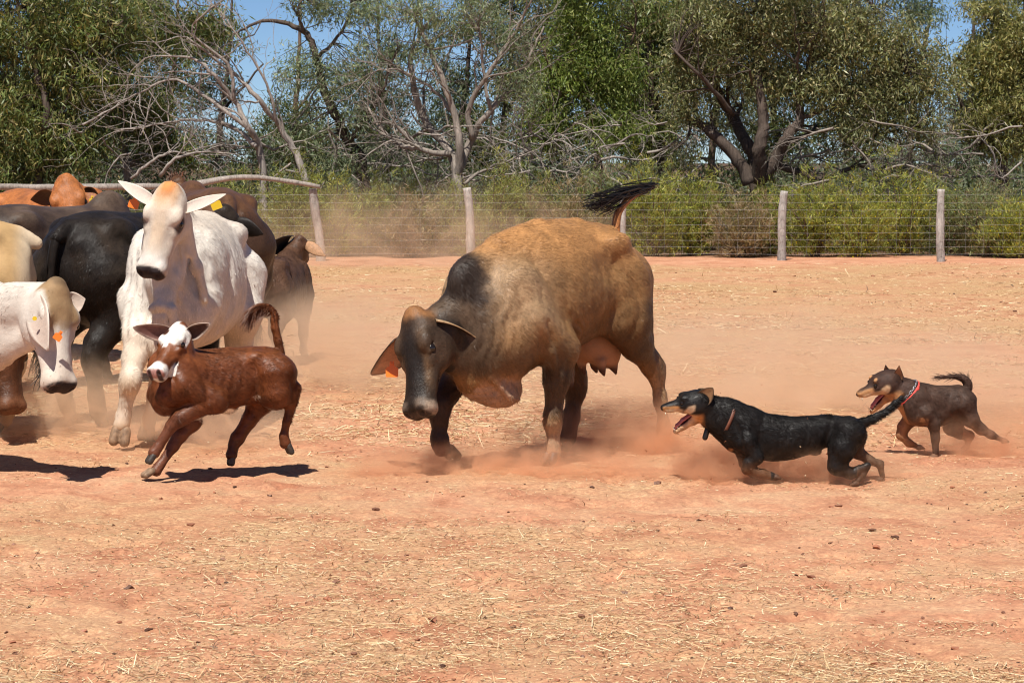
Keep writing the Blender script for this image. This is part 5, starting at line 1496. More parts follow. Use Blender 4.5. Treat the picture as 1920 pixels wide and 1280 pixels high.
    wp = np.linalg.norm((V - L(338, 753, 0.05)) / np.array([0.035, 0.06, 0.02]), axis=1)
    C = mixc(C, (0.62, 0.52, 0.40), sstep(1.1, 0.6, wp + 0.3 * n2))
    hd = H.loc(V); hx, hy, hz = hd.T
    inh = (sstep(-0.05, 0.0, hx) * (hx < 0.6) * (np.abs(hy) < 0.18) * sstep(-0.22, -0.14, hz)).astype(float)
    W = (0.64, 0.60, 0.54)
    fore = inh * sstep(0.0, 0.03, hx) * sstep(0.235, 0.205, hx + 0.9 * (np.abs(hy) - 0.06).clip(0) + 0.012 * n2) * (hz > -0.02)
    C = mixc(C, W, fore)
    bl = inh * sstep(0.034, 0.024, np.abs(hy + 0.01) + 0.006 * n2) * sstep(0.27, 0.24, hx) * (hz > 0)
    C = mixc(C, W, bl)
    spot = inh * sstep(0.035, 0.022, np.hypot((hx - 0.10) * 0.8, hy + 0.062))
    C = mixc(C, (0.06, 0.022, 0.013), spot)
    C = mixc(C, W, inh * sstep(0.40, 0.43, hx + 0.01 * n2) * (np.abs(hy) < 0.1) * (hz > -0.13))
    C = mixc(C, W, inh * sstep(0.27, 0.31, hx) * sstep(-0.045, -0.065, hz + 0.01 * n2) * (hz > -0.125) * (np.abs(hy) < 0.085))
    C = C
    C = mixc(C, (0.42, 0.22, 0.19), inh * sstep(0.480, 0.495, hx) * sstep(-0.05, -0.03, hz))
    C = mixc(C, (0.05, 0.03, 0.03), inh * sstep(0.028, 0.016, np.hypot(hx - 0.512, np.abs(hy) - 0.044)))
    C *= (1 + 0.12 * n2 + 0.20 * n)[:, None]
    C = np.clip(C, 0.004, 0.85)
    mesh_obj('body', V, Q, MAT['coat_calf'], root, cols=C)
    def flow(P):
        f = np.tile(np.array([-0.8, 0, -0.55]), (len(P), 1))
        return f
    msk = lambda P: ((P[:, 2] > 0.30) & (np.linalg.norm((P - H.p(0.25, 0, 0)), axis=1) > 0.30 * H.s)).astype(float)
    fur(root, V, Q, C, 26000, 0.021, flow, 0.11, 'coat_calf', 0.0011, msk, 5, 0.8, 0.15, dark=0.65)
    r = np.random.default_rng(8)
    pol = []
    for i in range(620):
        t = r.uniform(0.42, 1.0); p = TP[int(t * (len(TP) - 1))]
        a = r.uniform(0, 2 * math.pi); off = np.array([math.cos(a), r.normal(0, 0.6), math.sin(a)]) * 0.021
        tn = nrm(TP[min(len(TP) - 1, int(t * (len(TP) - 1)) + 1)] - TP[max(0, int(t * (len(TP) - 1)) - 1)])
        d = tn * 0.035 + off * 0.8 + np.array([0.01, 0, -0.035 * t])
        pol.append(np.array([p, p + off * 0.8 + d * 0.4, p + off + d + np.array([0, 0, -0.01])]))
    strands(root, 'tail_switch', pol, 0.0022, 'brown_hair')
    add_ear(root, H.p(0.045, -0.085, 0.0), fr.L(249, 614, -0.06), fr_vec(fr, (0.0, -1, -0.15)), 0.084, (0.11, 0.035, 0.015), (0.16, 0.075, 0.06), edge=(0.45, 0.33, 0.26), bend=0.03, cup=0.6, point=0.55, thick=0.005)
    add_ear(root, H.p(0.045, 0.085, 0.0), fr.L(394, 607, 0.12), fr_vec(fr, (0.1, -1, -0.35)), 0.074, (0.11, 0.035, 0.015), (0.06, 0.028, 0.022), edge=(0.62, 0.50, 0.40), bend=0.03, cup=0.6, point=0.6, thick=0.005)
    cow_eyes(root, H)
    lat = (0, 1, 0)
    add_hoof(root, LF[-2], L(277, 868, 0.085), lat, 0.035, h=0.006)
    add_hoof(root, RF[-2], L(268, 893, -0.05), lat, 0.036, 'hoof_pale', h=0.006)
    add_hoof(root, LH2[-2], L(546, 850, 0.09), lat, 0.035, h=0.006)
    add_hoof(root, RH[-2], L(432, 872, -0.085), lat, 0.035, h=0.006)
    return root
build_calf()
# ------------------------------------------------------------------ white cow walking at the camera
def build_white_cow():
    fr = Frame(-2.02, 15.50, 267)
    root = animal('cow', fr, 'white cow with orange poll walking towards the camera behind the calf', 'cow')
    X = fr.X
    poll = X(322, 362, 1.04); nose = X(279, 514, 1.20)
    H = Head(poll, nose, fr_vec(fr, (-0.13, -0.93, 0.30)), 1.0)
    H.s = np.linalg.norm(nose - poll) / 0.505
    B = Body((-0.85, -0.55, -0.02), (1.40, 0.55, 1.62), 0.0105)
    B.loft([(-0.80, 1.15, 0.80, 0.16, 0, 0), (-0.66, 1.31, 0.70, 0.22, 0, 0), (-0.45, 1.375, 0.62, 0.265, 0, 0.03), (-0.15, 1.375, 0.56, 0.33, 0, 0.08),
            (0.15, 1.375, 0.54, 0.34, 0, 0.08), (0.40, 1.37, 0.54, 0.315, 0, 0.04), (0.60, 1.34, 0.54, 0.265, 0, 0.0), (0.74, 1.24, 0.56, 0.23, 0, 0.0), (0.84, 1.12, 0.62, 0.18, 0, 0)], k=0.05, cap=(0.16, 0.16), n=2.15)
    B.ell((0.48, 0, 1.36), (0.17, 0.08, 0.11), 0.08)
    for sd in (1, -1):
        B.ell((0.50, sd * 0.20, 1.00), (0.16, 0.080, 0.25), 0.09)
        B.ell((0.68, sd * 0.165, 0.80), (0.12, 0.09, 0.14), 0.07)
        B.ell((-0.45, sd * 0.22, 1.23), (0.12, 0.06, 0.06), 0.10)
        B.ell((-0.62, sd * 0.15, 0.98), (0.14, 0.11, 0.24), 0.08)
        B.ell((0.33, sd * 0.345, 0.95), (0.03, 0.035, 0.22), 0.05, 'sub')
    # neck: deep and wide at the chest
    B.chain([(0.60, 0, 1.08), (0.78, -0.01, 1.22), H.p(0.04, 0, -0.05)], [0.235, 0.175, 0.115], 0.07, flat=(0, 1, 0), fac=0.72)
    B.chain([(0.70, 0, 0.86), (0.84, -0.01, 1.02), H.p(0.19, 0, -0.11)], [0.20, 0.145, 0.070], 0.07, flat=(0, 1, 0), fac=0.72)
    # dewlap folds
    B.chain([X(322, 520, 0.95), X(310, 560, 0.975), X(302, 600, 0.955)], [0.05, 0.055, 0.055], 0.05)
    B.chain([X(285, 578, 0.99), X(300, 572, 1.03), X(322, 578, 1.02), X(328, 605, 0.99), X(323, 635, 0.97)], [0.026, 0.029, 0.028, 0.026, 0.026], 0.016)
    B.chain([X(292, 594, 0.99), X(308, 592, 1.01), X(312, 614, 0.99)], [0.016, 0.018, 0.016], 0.014)
    B.chain([X(288, 607, 0.97), X(303, 614, 0.985), X(316, 632, 0.97)], [0.016, 0.018, 0.016], 0.014)
    B.ell(X(305, 640, 0.86), (0.10, 0.10, 0.12), 0.06)
    B.chain([H.p(0.12, 0.09, -0.10), X(368, 500, 0.86), X(385, 560, 0.80)], [0.03, 0.025, 0.02], 0.05)
    B.chain([H.p(0.14, 0.07, -0.13), X(345, 470, 0.93), X(338, 530, 0.93)], [0.025, 0.022, 0.02], 0.04)
    # forelegs
    RF = [(0.62, -0.20, 0.86), X(262, 628, 0.80), X(252, 672, 0.88), X(245, 712, 0.96), X(242, 725, 0.965), X(232, 782, 0.93), X(228, 796, 0.94)]
    B.chain(RF, [0.135, 0.092, 0.066, 0.058, 0.050, 0.042, 0.052], 0.04)
    B.ell(X(246, 716, 1.0), (0.05, 0.055, 0.06), 0.03)
    LF = [(0.60, 0.17, 0.86), X(318, 640, 0.62), X(306, 690, 0.60), X(298, 720, 0.60), X(292, 740, 0.58), X(280, 785, 0.52), X(277, 797, 0.52)]
    B.chain(LF, [0.135, 0.092, 0.062, 0.052, 0.045, 0.038, 0.046], 0.04)
    # hind legs
    LH = [(-0.55, 0.20, 0.95), (-0.45, 0.23, 0.72), (-0.60, 0.20, 0.50), (-0.60, 0.19, 0.42), (-0.50, 0.18, 0.20), (-0.47, 0.18, 0.12), (-0.46, 0.18, 0.09)]
    B.chain(LH, [0.20, 0.145, 0.075, 0.056, 0.043, 0.042, 0.048], 0.06)
    RH = [(-0.55, -0.20, 0.95), (-0.42, -0.23, 0.72), (-0.62, -0.20, 0.50), (-0.63, -0.19, 0.42), (-0.62, -0.18, 0.20), (-0.60, -0.18, 0.12), (-0.59, -0.18, 0.09)]
    B.chain(RH, [0.20, 0.145, 0.075, 0.056, 0.043, 0.042, 0.048], 0.06)
    TLp = smooth_path([(-0.74, 0, 1.27), (-0.83, 0, 1.15), (-0.83, 0.02, 0.85), (-0.80, 0.03, 0.55)], 6)
    cow_head(B, H)
    B.chain([(-0.70, 0, 1.26), (-0.80, 0, 1.20)], [0.05, 0.035], 0.04)
    V, Q = B.mesh(1)
    V = lump(V, Q, 0.005, 5.5, 13, 0.0016, 24.0)
    V = creases(V, Q, [(1, [(0.44, 1.24), (0.36, 1.05), (0.34, 0.85), (0.40, 0.68)], 0.035, 0.014), (1, [(0.66, 1.10), (0.58, 0.92), (0.56, 0.78)], 0.028, 0.010),
                       (1, [(-0.30, 1.18), (-0.36, 1.0), (-0.34, 0.80)], 0.03, 0.012)])
    V = ribs(V, Q, -0.25, 0.36, 0.70, 1.22, 0.0022, 0.085)
    xx, yy, zz = V.T
    V = folds(V, Q, sstep(0.62, 0.72, xx) * sstep(1.02, 0.96, xx) * sstep(0.62, 0.72, zz) * sstep(1.26, 1.15, zz), 105 * yy + 30 * xx + 8 * vnoise(V, 5, 4), 0.0040)
    n = fbm(V, 4.0, 4, 1); n2 = fbm(V, 18.0, 3, 2)
    x, y, z = V.T
    C = np.tile(np.array([0.64, 0.585, 0.51], np.float32), (len(V), 1))
    C = mixc(C, (0.56, 0.44, 0.33), sstep(1.18, 1.36, z + 0.05 * n) * (x < 0.6) * 0.5)
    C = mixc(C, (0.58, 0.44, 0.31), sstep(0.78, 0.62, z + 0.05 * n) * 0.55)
    C = mixc(C, (0.55, 0.40, 0.26), sstep(0.46, 0.36, z + 0.04 * n) * sstep(0.30, 0.38, z + 0.04 * n) * 0.7)
    C = mixc(C, (0.42, 0.27, 0.15), sstep(0.22, 0.12, z + 0.03 * n) * 0.85)
    st = sstep(0.15, 0.65, fbm(V * np.array([1, 1, 0.4]), 7.0, 3, 77)) * sstep(1.25, 0.6, z)
    C = mixc(C, (0.42, 0.30, 0.19), st * 0.20)
    hd = H.loc(V); hx, hy, hz = hd.T
    inh = (sstep(-0.08, -0.04, hx) * (hx < 0.6) * (np.abs(hy) < 0.18) * sstep(-0.20, -0.12, hz)).astype(float)
    C = mixc(C, (0.56, 0.44, 0.33), inh * (hz > -0.03) * 0.6)
    C = mixc(C, (0.60, 0.33, 0.15), inh * sstep(0.16, 0.02, hx + 0.03 * n2) * sstep(0.09, 0.05, np.abs(hy)) * (hz > 0.0) * 0.75)
    C = mixc(C, (0.58, 0.22, 0.065), inh * sstep(0.055, 0.0, hx + 0.02 * n2) * sstep(0.055, 0.02, np.abs(hy)) * (hz > 0.0) * 0.95)
    C = mixc(C, (0.62, 0.42, 0.25), inh * np.exp(-((hx - 0.25) / 0.12) ** 2) * sstep(0.06, 0.02, np.abs(hy)) * (hz > 0) * 0.5)
    C = mixc(C, (0.66, 0.61, 0.55), inh * np.exp(-((hx - 0.43) / 0.05) ** 2) * (hz > 0) * 0.8)
    ns = inh * sstep(0.470, 0.482, hx + 0.22 * np.clip(hz, -0.03, 0.05) - 0.10 * np.clip(np.abs(hy) - 0.03, 0, 1) + 0.004 * n2) * (hz > -0.045)
    C = mixc(C, (0.035, 0.026, 0.026), ns)
    C = mixc(C, (0.16, 0.10, 0.075), inh * sstep(0.47, 0.50, hx) * (hz <= -0.04) * 0.8)
    eye = sstep(0.046, 0.028, np.linalg.norm((np.stack([hx - 0.186, np.abs(hy) - 0.108, hz - 0.018], 1)) / np.array([1.5, 1.0, 0.95]), axis=1))
    C = mixc(C, (0.06, 0.04, 0.035), inh * eye * 0.9)
    C *= (1 + 0.07 * n2 + 0.06 * n)[:, None]
    C = np.clip(C, 0.004, 0.86)
    mesh_obj('body', V, Q, MAT['coat_pale'], root, cols=C)
    flow = lambda P: np.tile(np.array([-0.6, 0, -0.8]), (len(P), 1)) + 0.3 * vnoise(P, 3, 5)[:, None]
    msk = lambda P: np.where(np.linalg.norm(P - H.p(0.25, 0, 0), axis=1) > 0.30 * H.s, 1.0, 0.2) * (P[:, 2] > 0.2)
    fur(root, V, Q, C.astype(np.float32), 45000, lambda P: np.where(np.linalg.norm(P - H.p(0.25, 0, 0), axis=1) > 0.30 * H.s, 0.030, 0.010), flow, 0.05, 'fur_pale', 0.0019, msk, 16, 0.25, 0.15, dark=0.92)
    T = Tubes(); T.add(TLp, np.linspace(0.036, 0.014, len(TLp)), 8)
    mesh_obj('tail', np.vstack(T.V), [np.vstack(T.Q), np.vstack(T.T)], MAT['coat_pale'], root, cols=np.tile(np.array([0.66, 0.6, 0.52], np.float32), (T.n, 1)))
    add_ear(root, H.p(0.075, -0.095, 0.0), X(221, 338, 0.98), fr_vec(fr, (0.25, -1, 0.35)), 0.072, (0.60, 0.54, 0.47), (0.56, 0.46, 0.39), edge=(0.64, 0.57, 0.49), mat='coat_pale', bend=0.05, cup=0.5, point=0.7)
    add_ear(root, H.p(0.085, 0.095, 0.0), X(424, 363, 0.94), fr_vec(fr, (-0.1, -1, 0.55)), 0.068, (0.58, 0.50, 0.42), (0.56, 0.46, 0.39), edge=(0.64, 0.56, 0.47), mat='coat_pale', bend=0.03, cup=0.5, point=0.7)
    add_tag(root, X(404, 381, 0.90), fr_vec(fr, (0.1, -1, 0.1)), fr_vec(fr, (-0.35, 0, 0.9)), 0.062, 'tag_yellow', label='yellow plastic ear tag')
    add_tag(root, X(252, 379, 0.99), fr_vec(fr, (0.1, -1, 0.1)), fr_vec(fr, (0.3, 0, 0.9)), 0.062, 'tag_orange', label='orange plastic ear tag')
    cow_eyes(root, H)
    lat = (0, 1, 0)
    add_hoof(root, RF[-2], X(222, 834, 0.99), lat, 0.066, 'hoof_pale')
    add_hoof(root, LF[-2], X(272, 826, 0.545), lat, 0.055, 'hoof_pale')
    add_hoof(root, LH[-2], (-0.42, 0.18, 0.02), lat, 0.052, 'hoof_pale')
    add_hoof(root, RH[-2], (-0.55, -0.18, 0.02), lat, 0.052, 'hoof_pale')
    return root
build_white_cow()
# ------------------------------------------------------------------ dogs
def dog_head(B, H, gape):
    s = H.s
    rows = [(-0.02, 0.030, -0.045, 0.040, 0), (0.03, 0.052, -0.052, 0.055, 0), (0.08, 0.055, -0.051, 0.059, 0), (0.125, 0.046, -0.043, 0.049, 0.05), (0.147, 0.029, -0.034, 0.037, 0.1),
            (0.175, 0.020, -0.025, 0.027, 0.05), (0.205, 0.016, -0.021, 0.023, 0), (0.232, 0.010, -0.017, 0.018, 0)]
    B.loft([[r[0] * s, r[1] * s, r[2] * s, r[3] * s, 0, r[4]] for r in rows], 0.015 * s, T=H.T, n=2.2, cap=(0.03 * s, 0.018 * s))
    for sd in (1, -1):
        B.ell(H.p(0.120, sd * 0.028, 0.039), np.array([0.018, 0.012, 0.009]) * s, 0.012 * s, R=H.R)
        B.ell(H.p(0.065, sd * 0.045, -0.022), np.array([0.04, 0.022, 0.038]) * s, 0.02 * s, R=H.R)
        B.ell(H.p(0.136, sd * 0.043, 0.020), np.array([0.011, 0.009, 0.009]) * s, 0.005 * s, 'sub', R=H.R)
        B.ell(H.p(0.180, sd * 0.017, -0.017), np.array([0.030, 0.010, 0.010]) * s, 0.01 * s, R=H.R)
    # lower jaw, swung open by gape
    hx, hz = 0.055, -0.045
    def J(x, y, z):
        dx, dz = x - hx, z - hz
        return H.p(hx + dx * math.cos(gape) + dz * math.sin(gape), y, hz - dx * math.sin(gape) + dz * math.cos(gape))
    B.chain([J(0.05, 0, -0.055), J(0.10, 0, -0.056), J(0.15, 0, -0.050), J(0.195, 0, -0.046)], np.array([0.036, 0.026, 0.018, 0.012]) * s, 0.012 * s, flat=H.R[:, 1], fac=1.15)
    B.chain([J(0.095, 0, -0.030), J(0.145, 0, -0.030), J(0.18, 0, -0.032)], np.array([0.017, 0.013, 0.009]) * s, 0.006 * s, op='sub')
    return J

def dog_mouth(root, H, J):
    s = H.s
    U = Body(J(0.13, 0, -0.03) - 0.09, J(0.13, 0, -0.03) + 0.09, 0.004)
    U.chain([J(0.08, 0, -0.034), J(0.13, 0, -0.026), J(0.168, 0, -0.028), J(0.188, 0, -0.034)], np.array([0.016, 0.014, 0.012, 0.008]) * s, 0.006, flat=H.R[:, 2], fac=0.5)
    v, q = U.mesh(1); mesh_obj('tongue', v, q, MAT['tongue'], root)
    T = Tubes()
    for sd in (1, -1):
        for (x, l) in ((0.212, 0.017), (0.19, 0.007), (0.175, 0.008), (0.16, 0.008)):
            a = H.p(x, sd * 0.017, -0.021); T.add([a, H.p(x, sd * 0.017, -0.021 - l)], [0.0035 * s, 0.0006], 5)
        for (x, l) in ((0.192, 0.015), (0.175, 0.006), (0.16, 0.007)):
            T.add([J(x, sd * 0.011, -0.040), J(x, sd * 0.012, -0.036 + l)], [0.0033 * s, 0.0006], 5)
    o = T.build('teeth', MAT['tooth'], root); o['kind'] = 'stuff'

def collar(root, c, ax, up, ra, rb, width, mat, name='collar'):
    ax = nrm(ax); u = nrm(np.asarray(up) - ax * (np.asarray(up) @ ax)); w = np.cross(ax, u)
    n = 28; V = []; F = []
    for i in range(n):
        a = 2 * math.pi * i / n
        d = u * math.cos(a) * rb + w * math.sin(a) * ra
        for (e, k) in ((-.5, 1.0), (.5, 1.0), (.5, 1.06), (-.5, 1.06)): V.append(c + d * k + ax * e * width)
    for i in range(n):
        j = (i + 1) % n
        for k in range(4):
            F.append((i * 4 + k, i * 4 + (k + 1) % 4, j * 4 + (k + 1) % 4, j * 4 + k))
    return mesh_obj(name, np.array(V), np.array(F)[:, ::-1], MAT[mat], root)

def paw(root, p, d, r, mat_col, coat):
    """Four toes on a pad."""
    p = np.asarray(p, float); d = nrm(d); w = np.cross((0, 0, 1), d); w = nrm(w)
    B = Body(p - r * 3, p + r * 3, r / 5)
    B.ell(p, (r * 1.0, r * 0.95, r * 0.8), r * 0.3)
    for k, e in ((-1.5, 0.85), (-0.5, 1.15), (0.5, 1.15), (1.5, 0.85)):
        B.cone(p + d * r * 0.3 + w * k * r * 0.42, p + d * r * e + w * k * r * 0.46 - np.array([0, 0, r * 0.25]), r * 0.42, r * 0.36, r * 0.16)
    v, q = B.mesh(1)
    return mesh_obj('paw', v, q, MAT[coat], root, cols=np.tile(np.array(mat_col, np.float32), (len(v), 1)))

def build_black_dog():
    fr = Frame(1.36, 12.98, 184)
    root = animal('dog', fr, 'wet black and tan dog lunging open-mouthed at the cow\'s hind leg', 'dog')
    L = fr.L
    occ = L(1330, 750, 0.0); nose = L(1236, 764, 0.02)
    H = Head(occ, nose, fr_vec(fr, (-0.12, -0.28, 0.95)), 1.0); H.s = np.linalg.norm(nose - occ) / 0.236
    B = Body((-0.85, -0.22, -0.02), (0.60, 0.24, 0.62), 0.0062)
    up = lambda u, v: L(u, v, 0)[2]
    xs = lambda u: L(u, 800, 0)[0]
    st = []
    for (u, vt, vb, w) in ((1352, 756, 838, 0.055), (1375, 757, 848, 0.072), (1405, 766, 858, 0.085), (1440, 775, 864, 0.092), (1480, 780, 862, 0.088), (1520, 780, 851, 0.078), (1555, 778, 838, 0.068), (1590, 786, 842, 0.068), (1612, 805, 850, 0.055)):
        st.append((xs(u), up(u, vt), up(u, vb), w, 0, 0.0))
    B.loft(st[::-1], 0.02, cap=(0.06, 0.05), n=2.2)
    # neck
    B.chain([L(1395, 800, 0), L(1360, 783, 0), H.p(0.035, 0, -0.01)], [0.105, 0.094, 0.062], 0.04, flat=(0, 1, 0), fac=0.82)
    B.chain([L(1370, 812, 0), L(1345, 790, 0), H.p(0.05, 0, -0.055)], [0.075, 0.06, 0.04], 0.03)
    J = dog_head(B, H, math.radians(36))
    for sd in (1, -1):
        B.ell(L(1395, 815, sd * 0.075), (0.06, 0.03, 0.085), 0.03)
        B.ell(L(1585, 815, sd * 0.055), (0.075, 0.04, 0.085), 0.035)
    # near foreleg, folded under
    LF = [L(1400, 828, 0.085), L(1418, 858, 0.09), L(1404, 868, 0.09), L(1400, 880, 0.09), L(1430, 888, 0.085), L(1448, 893, 0.085)]
    B.chain(LF, [0.055, 0.036, 0.030, 0.026, 0.022, 0.020], 0.018)
    RF = [L(1392, 835, -0.07), L(1398, 868, -0.075), L(1412, 884, -0.075), L(1440, 890, -0.07)]
    B.chain(RF, [0.055, 0.034, 0.027, 0.022], 0.02)
    # near hind leg, crouched
    LH = [L(1592, 812, 0.06), L(1578, 842, 0.085), L(1568, 874, 0.085), L(1594, 888, 0.08), L(1624, 874, 0.08)]
    B.chain(LH, [0.088, 0.070, 0.045, 0.027, 0.019], 0.024)
    B.chain([L(1627, 872, 0.08), L(1618, 890, 0.08), L(1607, 903, 0.08)], [0.018, 0.0145, 0.016], 0.010)
    RH = [L(1600, 820, -0.05), L(1605, 845, -0.07), L(1630, 862, -0.07), L(1650, 870, -0.07), L(1655, 893, -0.07)]
    B.chain(RH, [0.070, 0.038, 0.024, 0.019, 0.0145], 0.018)
    B.ell(L(1530, 848, 0.0), (0.03, 0.018, 0.018), 0.02)
    TP = smooth_path([L(1598, 800, 0), L(1625, 789, 0), L(1655, 775, 0), L(1690, 745, 0)], 6)
    B.chain(TP[::2], np.interp(np.arange(0, len(TP), 2), [0, 6, len(TP)], [0.028, 0.018, 0.010]), 0.02)
    V, Q = B.mesh(1)
    V = lump(V, Q, 0.0025, 14.0, 21, 0.0010, 45.0)
    cx = lambda *pp: [tuple(L(u, v, 0.08)[[0, 2]]) for u, v in pp]
    V = creases(V, Q, [(1, cx((1432, 782), (1425, 810), (1420, 838)), 0.020, 0.005), (1, cx((1375, 790), (1385, 815), (1388, 838)), 0.012, 0.006), (1, cx((1560, 800), (1550, 825), (1556, 850)), 0.018, 0.007),
                       (1, cx((1590, 860), (1600, 880)), 0.008, 0.005), (1, cx((1400, 800), (1405, 830)), 0.010, -0.005)])
    V = ribs(V, Q, xs(1540), xs(1440), 0.12, 0.34, 0.0012, 0.035)
    n = fbm(V, 9.0, 3, 1); n2 = fbm(V, 40.0, 2, 2)
    x, y, z = V.T
    C = np.tile(np.array([0.012, 0.010, 0.009], np.float32), (len(V), 1))
    hd = H.loc(V); hx, hy, hz = hd.T
    inh = ((hx > -0.03) & (hx < 0.3) & (np.abs(hy) < 0.09)).astype(float)
    tan = (0.42, 0.20, 0.075); pale = (0.55, 0.38, 0.24)
    C = mixc(C, tan, inh * sstep(0.142, 0.158, hx) * sstep(0.010, 0.001, hz + 0.003 * n2) * sstep(-0.032, -0.026, hz))
    C = mixc(C, pale, inh * sstep(0.125, 0.145, hx) * sstep(-0.002, -0.012, hz) * sstep(0.222, 0.205, hx) * 0.8)
    C = mixc(C, pale, inh * sstep(0.024, 0.012, np.hypot((hx - 0.108) * 0.8, hz + 0.014 + 0.6 * (hx - 0.108)) + 0.005 * n2))
    C = mixc(C, tan, inh * sstep(-0.028, -0.045, hz) * sstep(0.035, 0.06, hx))
    C = mixc(C, pale, inh * sstep(-0.03, -0.05, hz) * sstep(0.06, 0.10, hx) * 0.6)
    C = mixc(C, (0.012, 0.010, 0.010), inh * sstep(0.218, 0.226, hx) * (hz > -0.03))
    jd = np.linalg.norm(V - J(0.135, 0, -0.030), axis=1); jd2 = np.linalg.norm(V - J(0.10, 0, -0.026), axis=1)
    C = mixc(C, (0.16, 0.028, 0.03), np.maximum(sstep(0.022, 0.012, np.abs(hy)) * sstep(0.035, 0.025, jd), sstep(0.034, 0.022, jd2)) * (hx < 0.2))
    C = mixc(C, (0.16, 0.028, 0.03), inh * sstep(-0.021, -0.026, hz) * (hx > 0.1) * (np.abs(hy) < 0.016) * sstep(-0.05, -0.035, hz))
    C = mixc(C, (0.20, 0.085, 0.035), (x > xs(1440)) * (x < xs(1385)) * sstep(0.14, 0.07, z) * 0.5)
    C = mixc(C, (0.15, 0.085, 0.05), (x < xs(1595)) * sstep(0.24, 0.12, z) * (y < 0.0) * 0.8)
    C = mixc(C, (0.12, 0.062, 0.035), (x < xs(1600)) * sstep(0.12, 0.06, z) * 0.7)
    wp = np.linalg.norm((V - L(1606, 812, 0.03)) / np.array([0.022, 0.05, 0.018]), axis=1)
    C = mixc(C, (0.50, 0.42, 0.34), sstep(1.0, 0.6, wp + 0.3 * n2))
    wp = np.linalg.norm((V - L(1370, 843, 0.03)) / np.array([0.016, 0.06, 0.014]), axis=1)
    C = mixc(C, (0.32, 0.15, 0.06), sstep(1.0, 0.6, wp + 0.3 * n2))
    C = np.clip(C * (1 + 0.25 * n2)[:, None], 0.004, 0.8)
    mesh_obj('body', V, Q, MAT['coat_dog'], root, cols=C)
    def flow(P):
        f = np.tile(np.array([-0.85, 0, -0.45]), (len(P), 1)); return f
    def length(P):
        return 0.008 + 0.014 * sstep(0.17, 0.27, P[:, 2]) + 0.006 * (P[:, 0] < xs(1590)) * (P[:, 2] > 0.15)
    msk = lambda P: (np.linalg.norm(P - H.p(0.14, 0, -0.02), axis=1) > 0.12 * H.s) * np.where(P[:, 2] > 0.08, 1.0, 0.4)
    fur(root, V, Q, C, 46000, length, flow, 0.16, 'fur_dark', 0.0010, msk, 9, 1.1, 0.22, dark=0.7)
    # long hair under the tail
    r = np.random.default_rng(4); pol = []
    for i in range(300):
        t = r.uniform(0.1, 1.0); p = TP[int(t * (len(TP) - 1))]
        tn = nrm(TP[-1] - TP[0])
        e = p + tn * r.uniform(0.03, 0.07) + np.array([0, r.normal(0, 0.012), -r.uniform(0.01, 0.035)])
        pol.append(np.array([p + np.array([0, r.normal(0, 0.01), -0.01]), (p + e) / 2 + np.array([0, 0, -0.004]), e]))
    strands(root, 'tail_fringe', pol, 0.0018, 'black_hair')
    dog_mouth(root, H, J)
    for sd in (1, -1): add_eye(root, H.p(0.136, sd * 0.034, 0.019), 0.0088 * H.s)
    add_ear(root, H.p(0.050, 0.044, 0.018), L(1337, 727, 0.085), fr_vec(fr, (-0.30, -0.95, -0.1)), 0.078, (0.012, 0.010, 0.009), (0.30, 0.17, 0.085), edge=(0.014, 0.011, 0.010), mat='coat_dusty', bend=0.0, cup=0.5, point=0.6, thick=0.004)
    add_ear(root, H.p(0.030, -0.045, 0.02), L(1326, 730, -0.05), fr_vec(fr, (-0.75, -0.55, -0.3)), 0.055, (0.012, 0.010, 0.009), (0.30, 0.18, 0.10), mat='coat_dusty', bend=-0.1, cup=0.6, point=0.6, thick=0.004)
    c = collar(root, L(1364, 786, 0), nrm(L(1395, 800, 0) - L(1345, 779, 0)), (0, 0, 1), 0.087, 0.099, 0.016, 'leather')
    c['label'] = 'brown leather dog collar'
    # tag box on the collar
    bt = Body(L(1322, 815, 0) - 0.05, L(1322, 815, 0) + 0.05, 0.004)
    bt.cone(L(1326, 806, 0.0), L(1322, 820, 0.0), 0.015, 0.015, 0.004)
    v, q = bt.mesh(1); mesh_obj('collar_box', v, q, MAT['black_hair'], root)
    d = np.array([1.0, 0, 0])
    paw(root, L(1453, 894, 0.085), d * -1, 0.024, (0.07, 0.033, 0.018), 'coat_dusty')
    paw(root, L(1446, 893, -0.07), d * -1, 0.024, (0.10, 0.05, 0.028), 'coat_dusty')
    paw(root, L(1604, 906, 0.08), d, 0.022, (0.10, 0.05, 0.028), 'coat_dusty')
    paw(root, L(1650, 899, -0.07), d, 0.023, (0.10, 0.05, 0.028), 'coat_dusty')
    return root

